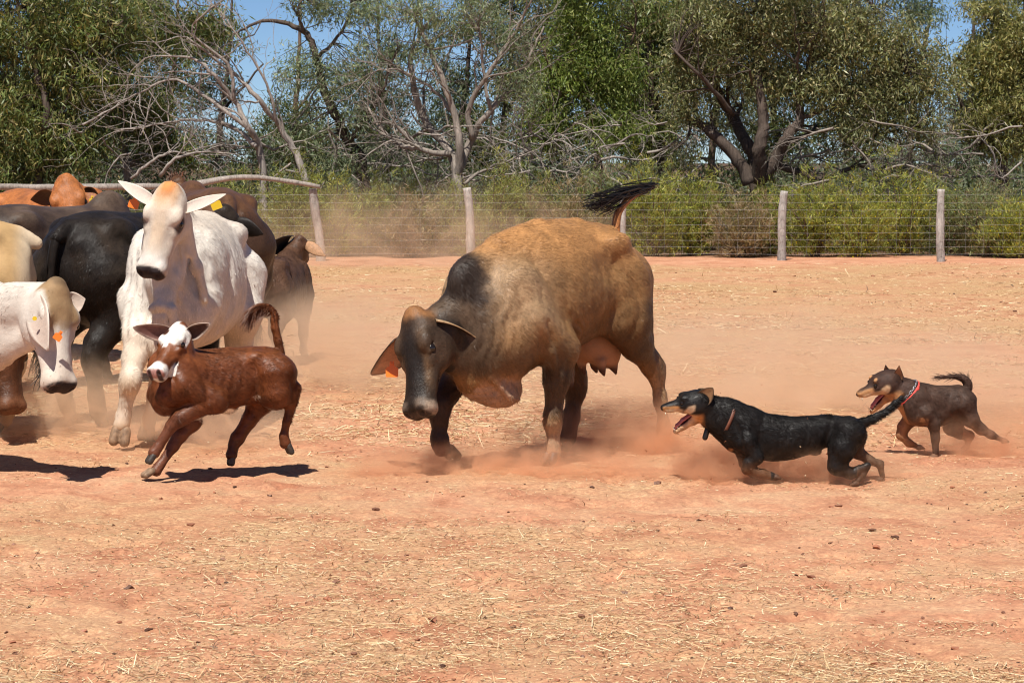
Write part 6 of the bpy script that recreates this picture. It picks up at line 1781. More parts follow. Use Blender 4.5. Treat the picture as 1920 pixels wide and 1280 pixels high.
def build_brown_dog():
    fr = Frame(2.31, 14.12, 190)
    root = animal('dog', fr, 'chocolate and tan dog in a red collar running behind the black dog', 'dog')
    L = fr.L
    occ = L(1683, 706, -0.02); nose = L(1602, 741, 0.0)
    H = Head(occ, nose, fr_vec(fr, (-0.25, -0.28, 0.92)), 1.0); H.s = np.linalg.norm(nose - occ) / 0.240
    B = Body((-0.75, -0.22, -0.02), (0.66, 0.24, 0.68), 0.0065)
    up = lambda u, v: L(u, v, 0)[2]
    xs = lambda u: L(u, 760, 0)[0]
    st = []
    for (u, vt, vb, w) in ((1688, 725, 785, 0.055), (1705, 716, 795, 0.078), (1730, 717, 800, 0.086), (1760, 722, 800, 0.084), (1785, 722, 790, 0.074), (1808, 727, 782, 0.068), (1820, 745, 785, 0.055)):
        st.append((xs(u), up(u, vt), up(u, vb), w, 0, 0.0))
    B.loft(st[::-1], 0.02, cap=(0.06, 0.05), n=2.2)
    B.chain([L(1715, 752, 0), L(1695, 738, 0), H.p(0.03, 0, -0.015)], [0.095, 0.078, 0.056], 0.035, flat=(0, 1, 0), fac=0.85)
    J = dog_head(B, H, math.radians(30))
    for sd in (1, -1):
        B.ell(L(1718, 765, sd * 0.07), (0.06, 0.03, 0.09), 0.03)
        B.ell(L(1805, 755, sd * 0.055), (0.07, 0.04, 0.085), 0.035)
    LF = [L(1735, 775, 0.075), L(1750, 795, 0.075), L(1754, 822, 0.07), L(1755, 848, 0.07)]
    B.chain(LF, [0.055, 0.033, 0.022, 0.020], 0.02)
    RF = [L(1712, 778, -0.07), L(1695, 800, -0.07), L(1690, 815, -0.07), L(1704, 830, -0.065), L(1716, 835, -0.065)]
    B.chain(RF, [0.055, 0.034, 0.026, 0.020, 0.018], 0.02)
    LH = [L(1806, 760, 0.055), L(1820, 785, 0.075), L(1838, 803, 0.07), L(1858, 815, 0.07), L(1878, 824, 0.07)]
    B.chain(LH, [0.085, 0.046, 0.029, 0.020, 0.016], 0.025)
    RH = [L(1800, 770, -0.05), L(1785, 800, -0.07), L(1800, 812, -0.07), L(1818, 816, -0.07), L(1814, 832, -0.07)]
    B.chain(RH, [0.080, 0.047, 0.032, 0.022, 0.018], 0.025)
    TP = smooth_path([L(1812, 738, 0), L(1815, 722, 0), L(1808, 710, 0), L(1790, 706, 0), L(1753, 707, 0)], 5)
    B.chain(TP[::2], np.interp(np.arange(0, len(TP), 2), [0, 8, len(TP)], [0.023, 0.018, 0.006]), 0.015)
    V, Q = B.mesh(1)
    V = lump(V, Q, 0.0025, 14.0, 31, 0.0010, 45.0)
    cx = lambda *pp: [tuple(L(u, v, 0.08)[[0, 2]]) for u, v in pp]
    V = creases(V, Q, [(1, cx((1742, 730), (1752, 755), (1762, 785)), 0.014, 0.008), (1, cx((1712, 745), (1718, 775)), 0.012, 0.006), (1, cx((1795, 745), (1792, 770), (1806, 790)), 0.014, 0.009)])
    n = fbm(V, 9.0, 3, 1); n2 = fbm(V, 40.0, 2, 2)
    x, y, z = V.T
    C = np.tile(np.array([0.062, 0.034, 0.023], np.float32), (len(V), 1))
    hd = H.loc(V); hx, hy, hz = hd.T
    inh = ((hx > -0.03) & (hx < 0.3) & (np.abs(hy) < 0.09)).astype(float)
    tan = (0.42, 0.21, 0.09); pale = (0.58, 0.38, 0.22)
    C = mixc(C, (0.045, 0.022, 0.015), inh * 0.8)
    C = mixc(C, tan, inh * sstep(0.142, 0.158, hx) * sstep(0.017, 0.006, hz + 0.004 * n2))
    C = mixc(C, pale, inh * sstep(0.09, 0.12, hx) * sstep(-0.004, -0.014, hz) * sstep(0.225, 0.20, hx) * 0.85)
    C = mixc(C, pale, inh * sstep(0.026, 0.012, np.hypot((hx - 0.10) * 0.8, hz + 0.012 + 0.4 * (hx - 0.10)) + 0.005 * n2))
    C = mixc(C, tan, inh * sstep(-0.028, -0.05, hz) * sstep(0.02, 0.05, hx) * 0.9)
    C = mixc(C, tan, inh * sstep(0.012, 0.007, np.hypot(hx - 0.125, np.abs(hy) - 0.027)) * (hz > 0.03))
    C = mixc(C, (0.035, 0.02, 0.018), inh * sstep(0.222, 0.230, hx) * (hz > -0.03))
    jd = np.linalg.norm(V - J(0.135, 0, -0.030), axis=1); jd2 = np.linalg.norm(V - J(0.10, 0, -0.026), axis=1)
    C = mixc(C, (0.20, 0.05, 0.05), np.maximum(sstep(0.022, 0.012, np.abs(hy)) * sstep(0.035, 0.025, jd), sstep(0.034, 0.022, jd2)) * (hx < 0.2))
    wp = np.linalg.norm((V - L(1728, 784, 0.08)) / np.array([0.035, 0.05, 0.024]), axis=1)
    C = mixc(C, (0.48, 0.29, 0.15), sstep(1.0, 0.6, wp + 0.3 * n2))
    C = mixc(C, (0.26, 0.13, 0.07), (x > xs(1730)) * sstep(0.26, 0.18, z) * 0.6)
    C = mixc(C, (0.35, 0.19, 0.09), (x < xs(1810)) * (x > xs(1850)) * sstep(-0.01, 0.03, -(V[:, 2] - (L(1808, 788, 0.07)[2] + (V[:, 0] - L(1808, 788, 0.07)[0]) * 0.75))) * 0.6)
    C = np.clip(C * (1 + 0.22 * n2 + 0.1 * n)[:, None], 0.004, 0.8)
    mesh_obj('body', V, Q, MAT['coat_dusty'], root, cols=C)
    flow = lambda P: np.tile(np.array([-0.85, 0, -0.35]), (len(P), 1))
    msk = lambda P: (np.linalg.norm(P - H.p(0.14, 0, -0.02), axis=1) > 0.12 * H.s).astype(float)
    fur(root, V, Q, C, 28000, lambda P: 0.007 + 0.007 * sstep(0.2, 0.3, P[:, 2]), flow, 0.10, 'coat_dusty', 0.0010, msk, 19, 0.9, 0.22)
    r = np.random.default_rng(5); pol = []
    for i in range(260):
        t = r.uniform(0.05, 1.0); k = int(t * (len(TP) - 1)); p = TP[k]
        tn = nrm(TP[min(k + 1, len(TP) - 1)] - TP[max(k - 1, 0)])
        o = np.array([r.normal(), r.normal(), r.normal()]) * 0.010
        pol.append(np.array([p + o * 0.5, p + o + tn * 0.02, p + o * 1.5 + tn * 0.045 - np.array([0, 0, 0.004])]))
    T_ = strands(root, 'tail_fringe', pol, 0.0018, 'dog_hair')
    dog_mouth(root, H, J)
    for sd in (1, -1): add_eye(root, H.p(0.136, sd * 0.034, 0.019), 0.0088 * H.s)
    add_ear(root, H.p(0.022, 0.046, 0.004), L(1686, 685, 0.065), fr_vec(fr, (-0.35, -0.9, 0.1)), 0.062, (0.05, 0.026, 0.018), (0.36, 0.19, 0.10), edge=(0.05, 0.026, 0.018), mat='coat_dusty', bend=0.0, cup=0.5, tri=True, thick=0.004)
    add_ear(root, H.p(0.034, -0.044, 0.012), L(1660, 684, -0.07), fr_vec(fr, (-0.8, -0.5, 0.1)), 0.058, (0.05, 0.026, 0.018), (0.16, 0.08, 0.05), edge=(0.05, 0.026, 0.018), mat='coat_dusty', bend=0.0, cup=0.5, tri=True, thick=0.004)
    axn = nrm(L(1715, 752, 0) - L(1690, 728, 0))
    c = collar(root, L(1702, 739, 0), axn, (0, 0, 1), 0.0815, 0.092, 0.018, 'red_band'); c['label'] = 'bright red dog collar'
    T = Tubes()                                        # choke chain in front of the collar
    ctr = L(1697, 735, 0); u = nrm(np.array([0, 0, 1.0]) - axn * axn[2]); w = np.cross(axn, u)
    for i in range(30):
        a = 2 * math.pi * i / 30
        p = ctr + u * math.cos(a) * 0.090 + w * math.sin(a) * 0.080
        t = -u * math.sin(a) + w * math.cos(a); o = axn if i % 2 else nrm(u * math.cos(a) + w * math.sin(a))
        th = np.linspace(0, 2 * math.pi, 9)
        T.add(p + np.cos(th)[:, None] * t * 0.013 + np.sin(th)[:, None] * o * 0.006, np.full(9, 0.002), 4, cap=False)
    ch = T.build('chain', MAT['chain'], root); ch['kind'] = 'stuff'
    d = np.array([1.0, 0, 0])
    paw(root, L(1752, 855, 0.07), d, 0.023, (0.16, 0.085, 0.05), 'coat_dusty')
    paw(root, L(1723, 838, -0.065), d * -1, 0.022, (0.30, 0.20, 0.13), 'coat_dusty')
    paw(root, L(1882, 826, 0.07), d * -1, 0.022, (0.12, 0.07, 0.04), 'coat_dusty')
    paw(root, L(1812, 838, -0.07), d, 0.022, (0.10, 0.055, 0.035), 'coat_dusty')
    return root
MAT['dog_hair'] = plain_mat('chocolate tail hair', (0.08, 0.042, 0.026), 0.55, 0.3, 0.3)
build_black_dog()
build_brown_dog()
# ------------------------------------------------------------------ the rest of the herd
def cow_body(B, z=1.0, w=1.0, hump=1.0, legs=None, head=None, neck=None, tail='hang'):
    """A standing cow in its own axes; z and w scale height and breadth."""
    S = lambda p: np.array([p[0] * z, p[1] * w, p[2] * z])
    st = [(-0.80, 1.15, 0.80, 0.16, 0, 0), (-0.66, 1.30, 0.70, 0.24, 0, 0), (-0.45, 1.36, 0.62, 0.29, 0, 0.03), (-0.15, 1.345, 0.56, 0.335, 0, 0.08), (0.15, 1.34, 0.54, 0.34, 0, 0.08),
          (0.40, 1.345, 0.54, 0.305, 0, 0.04), (0.60, 1.31, 0.54, 0.25, 0, 0.0), (0.74, 1.20, 0.56, 0.21, 0, 0.0), (0.84, 1.08, 0.62, 0.16, 0, 0)]
    B.loft([(a * z, b * z, c * z, d * w, e, f) for a, b, c, d, e, f in st], k=0.05, cap=(0.16 * z, 0.16 * z), n=2.15)
    if hump: B.ell(S((0.50, 0, 1.33)), np.array([0.16, 0.08, 0.12 * hump]) * z, 0.08)
    for sd in (1, -1):
        B.ell(S((0.52, sd * 0.21, 0.98)), np.array([0.16, 0.085, 0.25]) * z, 0.09)
        B.ell(S((-0.45, sd * 0.215, 1.24)), np.array([0.12, 0.06, 0.07]) * z, 0.08)
        B.ell(S((-0.69, sd * 0.10, 1.15)), np.array([0.07, 0.05, 0.06]) * z, 0.09)
        B.ell(S((-0.60, sd * 0.17, 0.95)), np.array([0.15, 0.12, 0.24]) * z, 0.08)
        B.ell(S((0.34, sd * 0.345, 0.95)), np.array([0.03, 0.04, 0.22]) * z, 0.05, 'sub')
    B.cone(S((-0.80, 0, 1.08)), S((-0.80, 0, 0.72)), 0.02, 0.025, 0.05, 'sub')
    lg = legs or {}
    L = {}
    for nm, sd, base in (('LF', 1, 0.56), ('RF', -1, 0.56)):
        f = lg.get(nm, 0.0)
        L[nm] = [S((base, sd * 0.19, 0.82)), S((base - 0.04 + f * 0.2, sd * 0.20, 0.66)), S((base + f * 0.7, sd * 0.18, 0.36)), S((base + f * 0.75, sd * 0.18, 0.29)), S((base + f, sd * 0.17, 0.13)), S((base + 0.01 + f, sd * 0.17, 0.09))]
        B.chain(L[nm], np.array([0.15, 0.10, 0.060, 0.050, 0.040, 0.048]) * z, 0.045)
    for nm, sd in (('LH', 1), ('RH', -1)):
        f = lg.get(nm, 0.0)
        L[nm] = [S((-0.55, sd * 0.19, 0.95)), S((-0.46 + f * 0.3, sd * 0.22, 0.72)), S((-0.62 + f * 0.6, sd * 0.19, 0.53)), S((-0.655 + f * 0.7, sd * 0.18, 0.43)), S((-0.61 + f * 0.9, sd * 0.18, 0.20)), S((-0.59 + f, sd * 0.18, 0.12)), S((-0.58 + f, sd * 0.18, 0.09))]
        B.chain(L[nm], np.array([0.20, 0.15, 0.080, 0.056, 0.043, 0.041, 0.048]) * z, 0.06)
        B.cone(S((-0.66 + f * 0.6, sd * 0.19, 0.58)), S((-0.70 + f * 0.7, sd * 0.18, 0.47)), 0.02 * z, 0.032 * z, 0.03)
    if head is not None:
        nk = neck if neck is not None else S((0.74, 0, 1.12))
        B.chain([S((0.58, 0, 1.04)), nk, head.p(0.04, 0, -0.05)], np.array([0.23, 0.165, 0.10]) * z, 0.07, flat=(0, 1, 0), fac=0.70)
        B.chain([S((0.70, 0, 0.80)), nk - np.array([-0.04, 0, 0.17]) * z, head.p(0.19, 0, -0.11)], np.array([0.17, 0.125, 0.065]) * z, 0.06, flat=(0, 1, 0), fac=0.66)
        cow_head(B, head)
    B.chain([S((-0.68, 0, 1.26)), S((-0.80, 0, 1.20))], [0.055 * z, 0.038 * z], 0.05)
    return L, S

def cow_tail(root, S, col, mat, hair='grey_hair', pts=None, seed=0, coat='coat'):
    P = smooth_path(pts if pts is not None else [S((-0.74, 0, 1.24)), S((-0.815, 0, 1.165)), S((-0.845, 0, 1.0)), S((-0.855, 0.01, 0.8)), S((-0.84, 0.02, 0.60))], 6)
    T = Tubes(); T.add(P, np.linspace(0.040, 0.016, len(P)), 8)
    mesh_obj('tail', np.vstack(T.V), [np.vstack(T.Q), np.vstack(T.T)], MAT[coat], root, cols=np.tile(np.array(col, np.float32), (T.n, 1)))
    r = np.random.default_rng(seed)
    pol = []
    for i in range(60):
        p = P[-1 - r.integers(0, 4)] + r.normal(0, 0.008, 3)
        e = P[-1] + np.array([r.normal(0, 0.03), r.normal(0, 0.03), -r.uniform(0.12, 0.26)])
        pol.append(np.array([p, p * 0.5 + e * 0.5 + r.normal(0, 0.01, 3), e]))
    strands(root, 'tail_switch', pol, 0.004, hair)

def herd_cow(name, fr, label, base, h=0.017, z=1.0, w=1.0, hump=1.0, legs=None, head=None, neck=None, pattern=None, mat='coat', cat='cow', tail=True, hoof='hoof', group='cattle of the herd at the left', ears=None, lo=(-1.1, -0.6, -0.02), hi=(1.7, 0.6, 1.85), tail_pts=None, seed=0, eyes=(1, -1)):
    root = animal(name, fr, label, cat, group)
    B = Body(lo, hi, h)
    L, S = cow_body(B, z, w, hump, legs, head, neck)
    V, Q = B.mesh(1)
    V = lump(V, Q, 0.006, 5.0, seed, 0.0015, 22.0)
    V = creases(V, Q, [(0, [(0.44 * z, 1.22 * z), (0.36 * z, 1.03 * z), (0.34 * z, 0.83 * z), (0.40 * z, 0.68 * z)], 0.035, 0.012), (0, [(-0.30 * z, 1.16 * z), (-0.36 * z, 1.0 * z), (-0.34 * z, 0.80 * z)], 0.03, 0.012),
                       (0, [(-0.52 * z, 1.2 * z), (-0.60 * z, 1.0 * z), (-0.60 * z, 0.75 * z)], 0.03, 0.008)])
    V = ribs(V, Q, -0.25 * z, 0.36 * z, 0.70 * z, 1.20 * z, 0.002, 0.085 * z)
    if head is not None:
        xx, yy, zz = V.T
        V = folds(V, Q, sstep(0.68, 0.78, xx / z) * sstep(1.05, 0.98, xx / z) * sstep(0.45, 0.6, zz), 70 * xx + 40 * zz + 8 * vnoise(V, 5, 4), 0.0040)
    n = fbm(V, 4.0, 4, seed + 1); n2 = fbm(V, 16.0, 3, seed + 2)
    C = np.tile(np.array(base, np.float32), (len(V), 1))
    if pattern: C = pattern(C, V, n, n2)
    C = np.clip(C * (1 + 0.08 * n2 + 0.10 * n)[:, None], 0.004, 0.85)
    mesh_obj('body', V, Q, MAT[mat], root, cols=C)
    if h < 0.0135:
        flow = lambda P: np.tile(np.array([-0.6, 0, -0.8]), (len(P), 1)) + 0.3 * vnoise(P, 3, 5)[:, None]
        fur(root, V, Q, C.astype(np.float32), 26000, 0.026, flow, 0.05, 'fur_pale' if mat == 'coat_pale' else 'fur_cow', 0.0019, lambda P: (P[:, 2] > 0.3) * np.where(np.linalg.norm(P - head.p(0.25, 0, 0), axis=1) > 0.3 * head.s, 1.0, 0.05), seed, 0.25, 0.15, dark=0.7)
    if head is not None: cow_eyes(root, head, eyes)
    if tail: cow_tail(root, S, np.array(base) * 0.9, mat, pts=tail_pts, seed=seed, coat=mat)
    for nm in ('LF', 'RF', 'LH', 'RH'):
        p = L[nm][-2]
        add_hoof(root, p, p + np.array([0.05, 0, -p[2] + 0.02]), (0, 1, 0), 0.050 * z, hoof, 0.010)
    return root

def muzzle_dark(C, H, V, col=(0.03, 0.022, 0.02), n2=0):
    hd = H.loc(V); hx, hy, hz = hd.T
    inh = ((hx > -0.06) & (hx < 0.58) & (np.abs(hy) < 0.18) & (hz > -0.18) & (hz < 0.16)).astype(float)
    C = mixc(C, col, inh * sstep(0.480, 0.494, hx + 0.2 * np.clip(hz, -0.03, 0.05)) * (hz > -0.05))
    return C, hx, hy, hz, inh

# black cow, seen from behind
def build_black_cow():
    fr = Frame(-2.50, 16.32, 62)
    def pat(C, V, n, n2):
        C = mixc(C, (0.030, 0.021, 0.015), sstep(-0.2, 0.5, n) * 0.8)
        return C
    poll = np.array([1.10, 0.05, 1.32]); H = Head(poll, poll + np.array([0.36, 0.10, -0.34]), (0.7, 0.1, 0.7), 1.0)
    root = herd_cow('cow', fr, 'black cow seen from behind with its tail hanging, between the white and cream cows', (0.017, 0.013, 0.011), 0.0125, 1.015, 1.04, 0.8,
                    legs={'LH': 0.10, 'RH': -0.06, 'LF': -0.1}, head=H, pattern=pat, seed=31,
                    tail_pts=[(-0.70, 0, 1.29), (-0.80, 0, 1.235), (-0.845, 0.01, 1.10), (-0.86, 0.02, 0.90), (-0.885, 0.05, 0.70), (-0.91, 0.08, 0.52)], mat='coat_black')
    add_ear(root, H.p(0.07, -0.09, 0.0), H.p(0.10, -0.30, -0.06), H.v(0.5, 0, 0.8), 0.12, (0.02, 0.015, 0.012), (0.06, 0.04, 0.03))
    add_ear(root, H.p(0.07, 0.09, 0.0), H.p(0.10, 0.30, -0.06), H.v(0.5, 0, 0.8), 0.12, (0.02, 0.015, 0.012), (0.06, 0.04, 0.03))
build_black_cow()

# cream cow with lowered head, at the left edge in front
def build_cream_cow():
    fr = Frame(-3.63, 13.55, -22)
    D = fr.D
    poll = D(95, 543, 13.02); nose = D(118, 728, 12.86)
    H = Head(poll, nose, fr_vec(fr, (0.72, -0.60, 0.32)), 1.0); H.s = np.linalg.norm(nose - poll) / 0.505
    def pat(C, V, n, n2):
        x, y, z = V.T
        C = mixc(C, (0.55, 0.42, 0.30), sstep(0.75, 0.55, z + 0.05 * n) * 0.4)
        C, hx, hy, hz, inh = muzzle_dark(C, H, V)
        C = mixc(C, (0.30, 0.185, 0.085), inh * sstep(0.25, 0.16, hx + 0.03 * n2) * sstep(0.105, 0.075, np.abs(hy) + 0.01 * n2) * sstep(-0.03, 0.01, hz) * 0.95)
        C = mixc(C, (0.11, 0.07, 0.04), inh * sstep(0.03, -0.02, hx + 0.02 * n2) * sstep(0.07, 0.03, np.abs(hy)) * (hz > 0.0) * 0.7)
        C = mixc(C, (0.30, 0.22, 0.17), inh * sstep(0.44, 0.50, hx) * (n2 > 0.35) * 0.5)
        return C
    root = herd_cow('cow', fr, 'cream cow with tan forehead, head lowered at the left edge in front', (0.58, 0.52, 0.45), 0.0115, 1.0, 1.0, 1.0, legs={'LF': 0.05, 'RF': -0.12}, head=H,
                    neck=np.array([0.86, 0.0, 0.88]), pattern=pat, mat='coat_pale', hoof='hoof_pale', seed=41, eyes=(1,), hi=(1.75, 0.75, 1.65), lo=(-1.1, -0.7, -0.02))
    e = H.p(0.060, -0.112, -0.01)
    add_ear(root, e, D(88, 657, 12.76), fr_vec(fr, (-0.62, -0.76, 0.1)), 0.17, (0.46, 0.40, 0.34), (0.50, 0.40, 0.33), edge=(0.62, 0.55, 0.47), mat='coat_pale', bend=0.05, cup=0.28)
    add_ear(root, H.p(0.065, 0.10, 0.0), D(160, 560, 13.10), fr_vec(fr, (0.3, -0.9, 0.3)), 0.105, (0.64, 0.57, 0.49), (0.5, 0.4, 0.33), mat='coat_pale', cup=0.6)
    add_tag(root, D(110, 629, 12.79), fr_vec(fr, (0.3, -0.95, 0.1)), fr_vec(fr, (0.6, 0, 0.8)), 0.044, 'tag_orange', label='orange ear tag')
    add_tag(root, D(65, 597, 12.80), fr_vec(fr, (0.0, -1.0, 0.1)), (0, 0, 1), 0.024, 'tag_yellow', 'button', label='small yellow ear button')
    # beard of dark hair under the chin
    r = np.random.default_rng(2); pol = []
    for i in range(50):
        p = H.p(0.36 + r.uniform(-0.05, 0.05), r.normal(0, 0.02), -0.105)
        e = p + fr_vec(fr, (-0.04 + r.normal(0, 0.02), r.normal(0, 0.02), -r.uniform(0.04, 0.10)))
        pol.append(np.array([p, (p + e) / 2 + r.normal(0, 0.006, 3), e]))
    strands(root, 'chin_hair', pol, 0.003, 'grey_hair')
build_cream_cow()

# dark brown young animal behind the white cow, seen from behind
def build_dark_weaner():
    fr = Frame(-1.98, 20.75, 80)
    zz = 0.67
    poll = np.array([0.50, -0.06, 1.00]); H = Head(poll, poll + np.array([0.32, 0.07, -0.13]), (0.4, 0.0, 0.9), 0.74)
    def pat(C, V, n, n2):
        x, y, z = V.T
        C = mixc(C, (0.17, 0.11, 0.075), sstep(0.50, 0.30, z + 0.05 * n) * 0.7)
        C = mixc(C, (0.38, 0.29, 0.22), sstep(0.20, 0.12, z) * 0.8)
        return C
    root = herd_cow('young_cow', fr, 'dusty dark brown young animal walking away to the right of the white cow', (0.085, 0.043, 0.025), 0.013, zz, zz * 0.95, 0.5, legs={'RH': -0.12, 'LH': 0.12, 'RF': 0.1}, head=H,
                    neck=np.array([0.52, 0, 0.90]), pattern=pat, seed=51, tail=False, cat='young cow', hi=(1.2, 0.6, 1.3), lo=(-0.8, -0.6, -0.02), hoof='hoof_pale')
    D = fr.D
    add_ear(root, H.p(0.05, 0.085, 0.0), D(484, 472, 20.95), fr_vec(fr, (0.1, -0.8, -0.5)) , 0.17, (0.05, 0.034, 0.026), (0.06, 0.042, 0.03), cup=0.5, point=0.6)
    add_ear(root, H.p(0.05, -0.085, 0.0), D(611, 481, 21.1), fr_vec(fr, (0.1, 0.9, -0.2)), 0.09, (0.40, 0.22, 0.12), (0.40, 0.24, 0.14), cup=0.5)
    add_tag(root, D(498, 468, 20.88), fr_vec(fr, (0, -1, 0.2)), (0, 0, 1), 0.034, 'tag_white', 'button', label='round white ear button')
    add_tag(root, D(506, 491, 20.88), fr_vec(fr, (0, -1, 0.1)), fr_vec(fr, (-0.9, 0, 0.3)), 0.055, 'tag_orange', label='orange ear tag')
    cow_tail(root, lambda p: np.array(p) * zz, (0.06, 0.04, 0.03), 'coat', seed=52)
build_dark_weaner()

# dark brown cow behind the white cow, heading away
def build_dark_cow():
    fr = Frame(-2.40, 19.4, 109)
    def pat(C, V, n, n2):
        x, y, z = V.T
        C = mixc(C, (0.105, 0.048, 0.022), sstep(1.20, 1.40, z + 0.06 * n) * 0.8)
        return C
    poll = np.array([1.02, 0.02, 1.50]); H = Head(poll, poll + np.array([0.36, 0.0, -0.36]), (0.7, 0, 0.7), 1.0)
    root = herd_cow('cow', fr, 'dark brown cow walking away behind the white cow, rump towards the camera', (0.050, 0.026, 0.015), 0.017, 1.10, 1.02, 0.6, legs={'LH': 0.1}, head=H, pattern=pat, seed=61, hi=(1.7, 0.6, 1.95),
                    tail_pts=[(-0.80, 0, 1.38), (-0.88, 0, 1.30), (-0.925, 0.01, 1.15), (-0.94, 0.0, 0.95), (-0.94, 0.02, 0.7)])
    add_ear(root, H.p(0.07, -0.09, 0.0), H.p(0.10, -0.28, -0.08), H.v(0.5, 0, 0.8), 0.12, (0.06, 0.03, 0.02), (0.06, 0.04, 0.03))
    add_ear(root, H.p(0.07, 0.09, 0.0), H.p(0.10, 0.28, -0.08), H.v(0.5, 0, 0.8), 0.12, (0.06, 0.03, 0.02), (0.06, 0.04, 0.03))
    r = np.random.default_rng(6); pol = []
    for i in range(60):
        p = H.p(r.normal(0.0, 0.02), r.normal(0, 0.035), 0.085); e = p + np.array([r.normal(0.0, 0.02), r.normal(0, 0.02), r.uniform(0.01, 0.05)])
        pol.append(np.array([p, (p + e) / 2, e]))
    strands(root, 'poll_tuft', pol, 0.004, 'brown_hair')
build_dark_cow()

# grey-brown cow behind the black one
def build_grey_brown_cow():
    fr = Frame(-3.42, 18.5, 48)
    poll = np.array([1.05, 0.0, 1.12]); H = Head(poll, poll + np.array([0.25, 0, -0.42]), (0.9, 0, 0.4), 1.0)
    def pat(C, V, n, n2): return mixc(C, (0.105, 0.070, 0.048), sstep(-0.3, 0.5, n) * 0.6)
    root = herd_cow('cow', fr, 'grey-brown humped cow behind the black cow, only its back showing', (0.058, 0.038, 0.028), 0.018, 1.015, 1.02, 1.05, head=H, pattern=pat, seed=71, neck=np.array([0.84, 0, 1.02]))
    add_ear(root, H.p(0.07, -0.09, 0.0), H.p(0.12, -0.28, -0.1), H.v(0.5, 0, 0.8), 0.12, (0.05, 0.03, 0.02), (0.06, 0.04, 0.03))
    add_ear(root, H.p(0.07, 0.09, 0.0), H.p(0.12, 0.28, -0.1), H.v(0.5, 0, 0.8), 0.12, (0.05, 0.03, 0.02), (0.06, 0.04, 0.03))
build_grey_brown_cow()

# orange-red cow looking over the herd
def build_orange_cow():
    fr = Frame(-4.10, 21.6, -52)
    D = fr.D
    poll = D(124, 345, 20.85); nose = D(138, 447, 20.55)
    H = Head(poll, nose, fr_vec(fr, (0.10, -0.95, 0.30)), 1.0); H.s = np.linalg.norm(nose - poll) / 0.50 * 1.12
    def pat(C, V, n, n2):
        C, hx, hy, hz, inh = muzzle_dark(C, H, V)
        return C
    root = herd_cow('cow', fr, 'orange-red cow with drooping dark ears looking over the herd at the camera', (0.36, 0.125, 0.038), 0.016, 1.07, 1.0, 0.9, head=H, pattern=pat, seed=81, neck=np.array([0.85, 0.0, 1.30]), hi=(1.7, 0.9, 1.9), lo=(-1.1, -0.9, -0.02))
    add_ear(root, H.p(0.10, -0.10, 0.0), D(57, 374, 20.75), fr_vec(fr, (-0.1, -0.9, -0.5)), 0.145, (0.14, 0.06, 0.025), (0.075, 0.045, 0.025), edge=(0.12, 0.05, 0.02), cup=0.5, bend=-0.06)
    add_ear(root, H.p(0.10, 0.10, 0.0), D(190, 376, 20.80), fr_vec(fr, (0.1, -0.9, -0.5)), 0.145, (0.14, 0.06, 0.025), (0.075, 0.045, 0.025), edge=(0.12, 0.05, 0.02), cup=0.5, bend=-0.06)
    add_tag(root, D(173, 374, 20.66), fr_vec(fr, (0, -1, 0.1)), (0, 0, 1), 0.05, 'tag_yellow', label='yellow ear tag')
build_orange_cow()

# fawn cow at the left edge behind the cream one, rump to the right
def build_fawn_cow():
    fr = Frame(-3.76, 15.35, 190)
    poll = np.array([1.10, 0.0, 1.25]); H = Head(poll, poll + np.array([0.36, 0, -0.34]), (0.7, 0, 0.7), 1.0)
    def pat(C, V, n, n2):
        x, y, z = V.T
        C = mixc(C, (0.62, 0.50, 0.36), sstep(-0.62, -0.74, x) * 0.8)
        return C
    herd_cow('cow', fr, 'fawn cow cut off by the left edge, golden rump behind the cream cow', (0.42, 0.265, 0.12), 0.018, 0.985, 1.0, 0.8, head=H, pattern=pat, mat='coat_pale', seed=91, tail=False)
build_fawn_cow()

# red-brown animal whose lowered head shows under the cream cow's neck
def build_red_cow():
    fr = Frame(-3.98, 15.0, -8)
    D = fr.D
    poll = D(5, 620, 14.85); nose = D(26, 768, 14.72)
    H = Head(poll, nose, fr_vec(fr, (0.55, -0.75, 0.3)), 1.0); H.s = np.linalg.norm(nose - poll) / 0.50
    def pat(C, V, n, n2):
        x, y, z = V.T
        hd = H.loc(V); hx, hy, hz = hd.T
        inh = ((hx > -0.06) & (hx < 0.58) & (np.abs(hy) < 0.18)).astype(float)
        C = mixc(C, (0.16, 0.065, 0.03), inh * sstep(0.40, 0.46, hx) * 0.8)
        C = mixc(C, (0.03, 0.02, 0.018), sstep(0.45, 0.3, z) * (inh < 0.5) * 0.85)
        return C
    herd_cow('cow', fr, 'red-brown cow with its lowered muzzle showing beneath the cream cow\'s neck', (0.075, 0.027, 0.011), 0.015, 0.86, 0.86, 0.6, head=H, neck=np.array([0.85, 0.0, 0.80]), pattern=pat, seed=95, legs={'LF': 0.22, 'RF': 0.42})
build_red_cow()
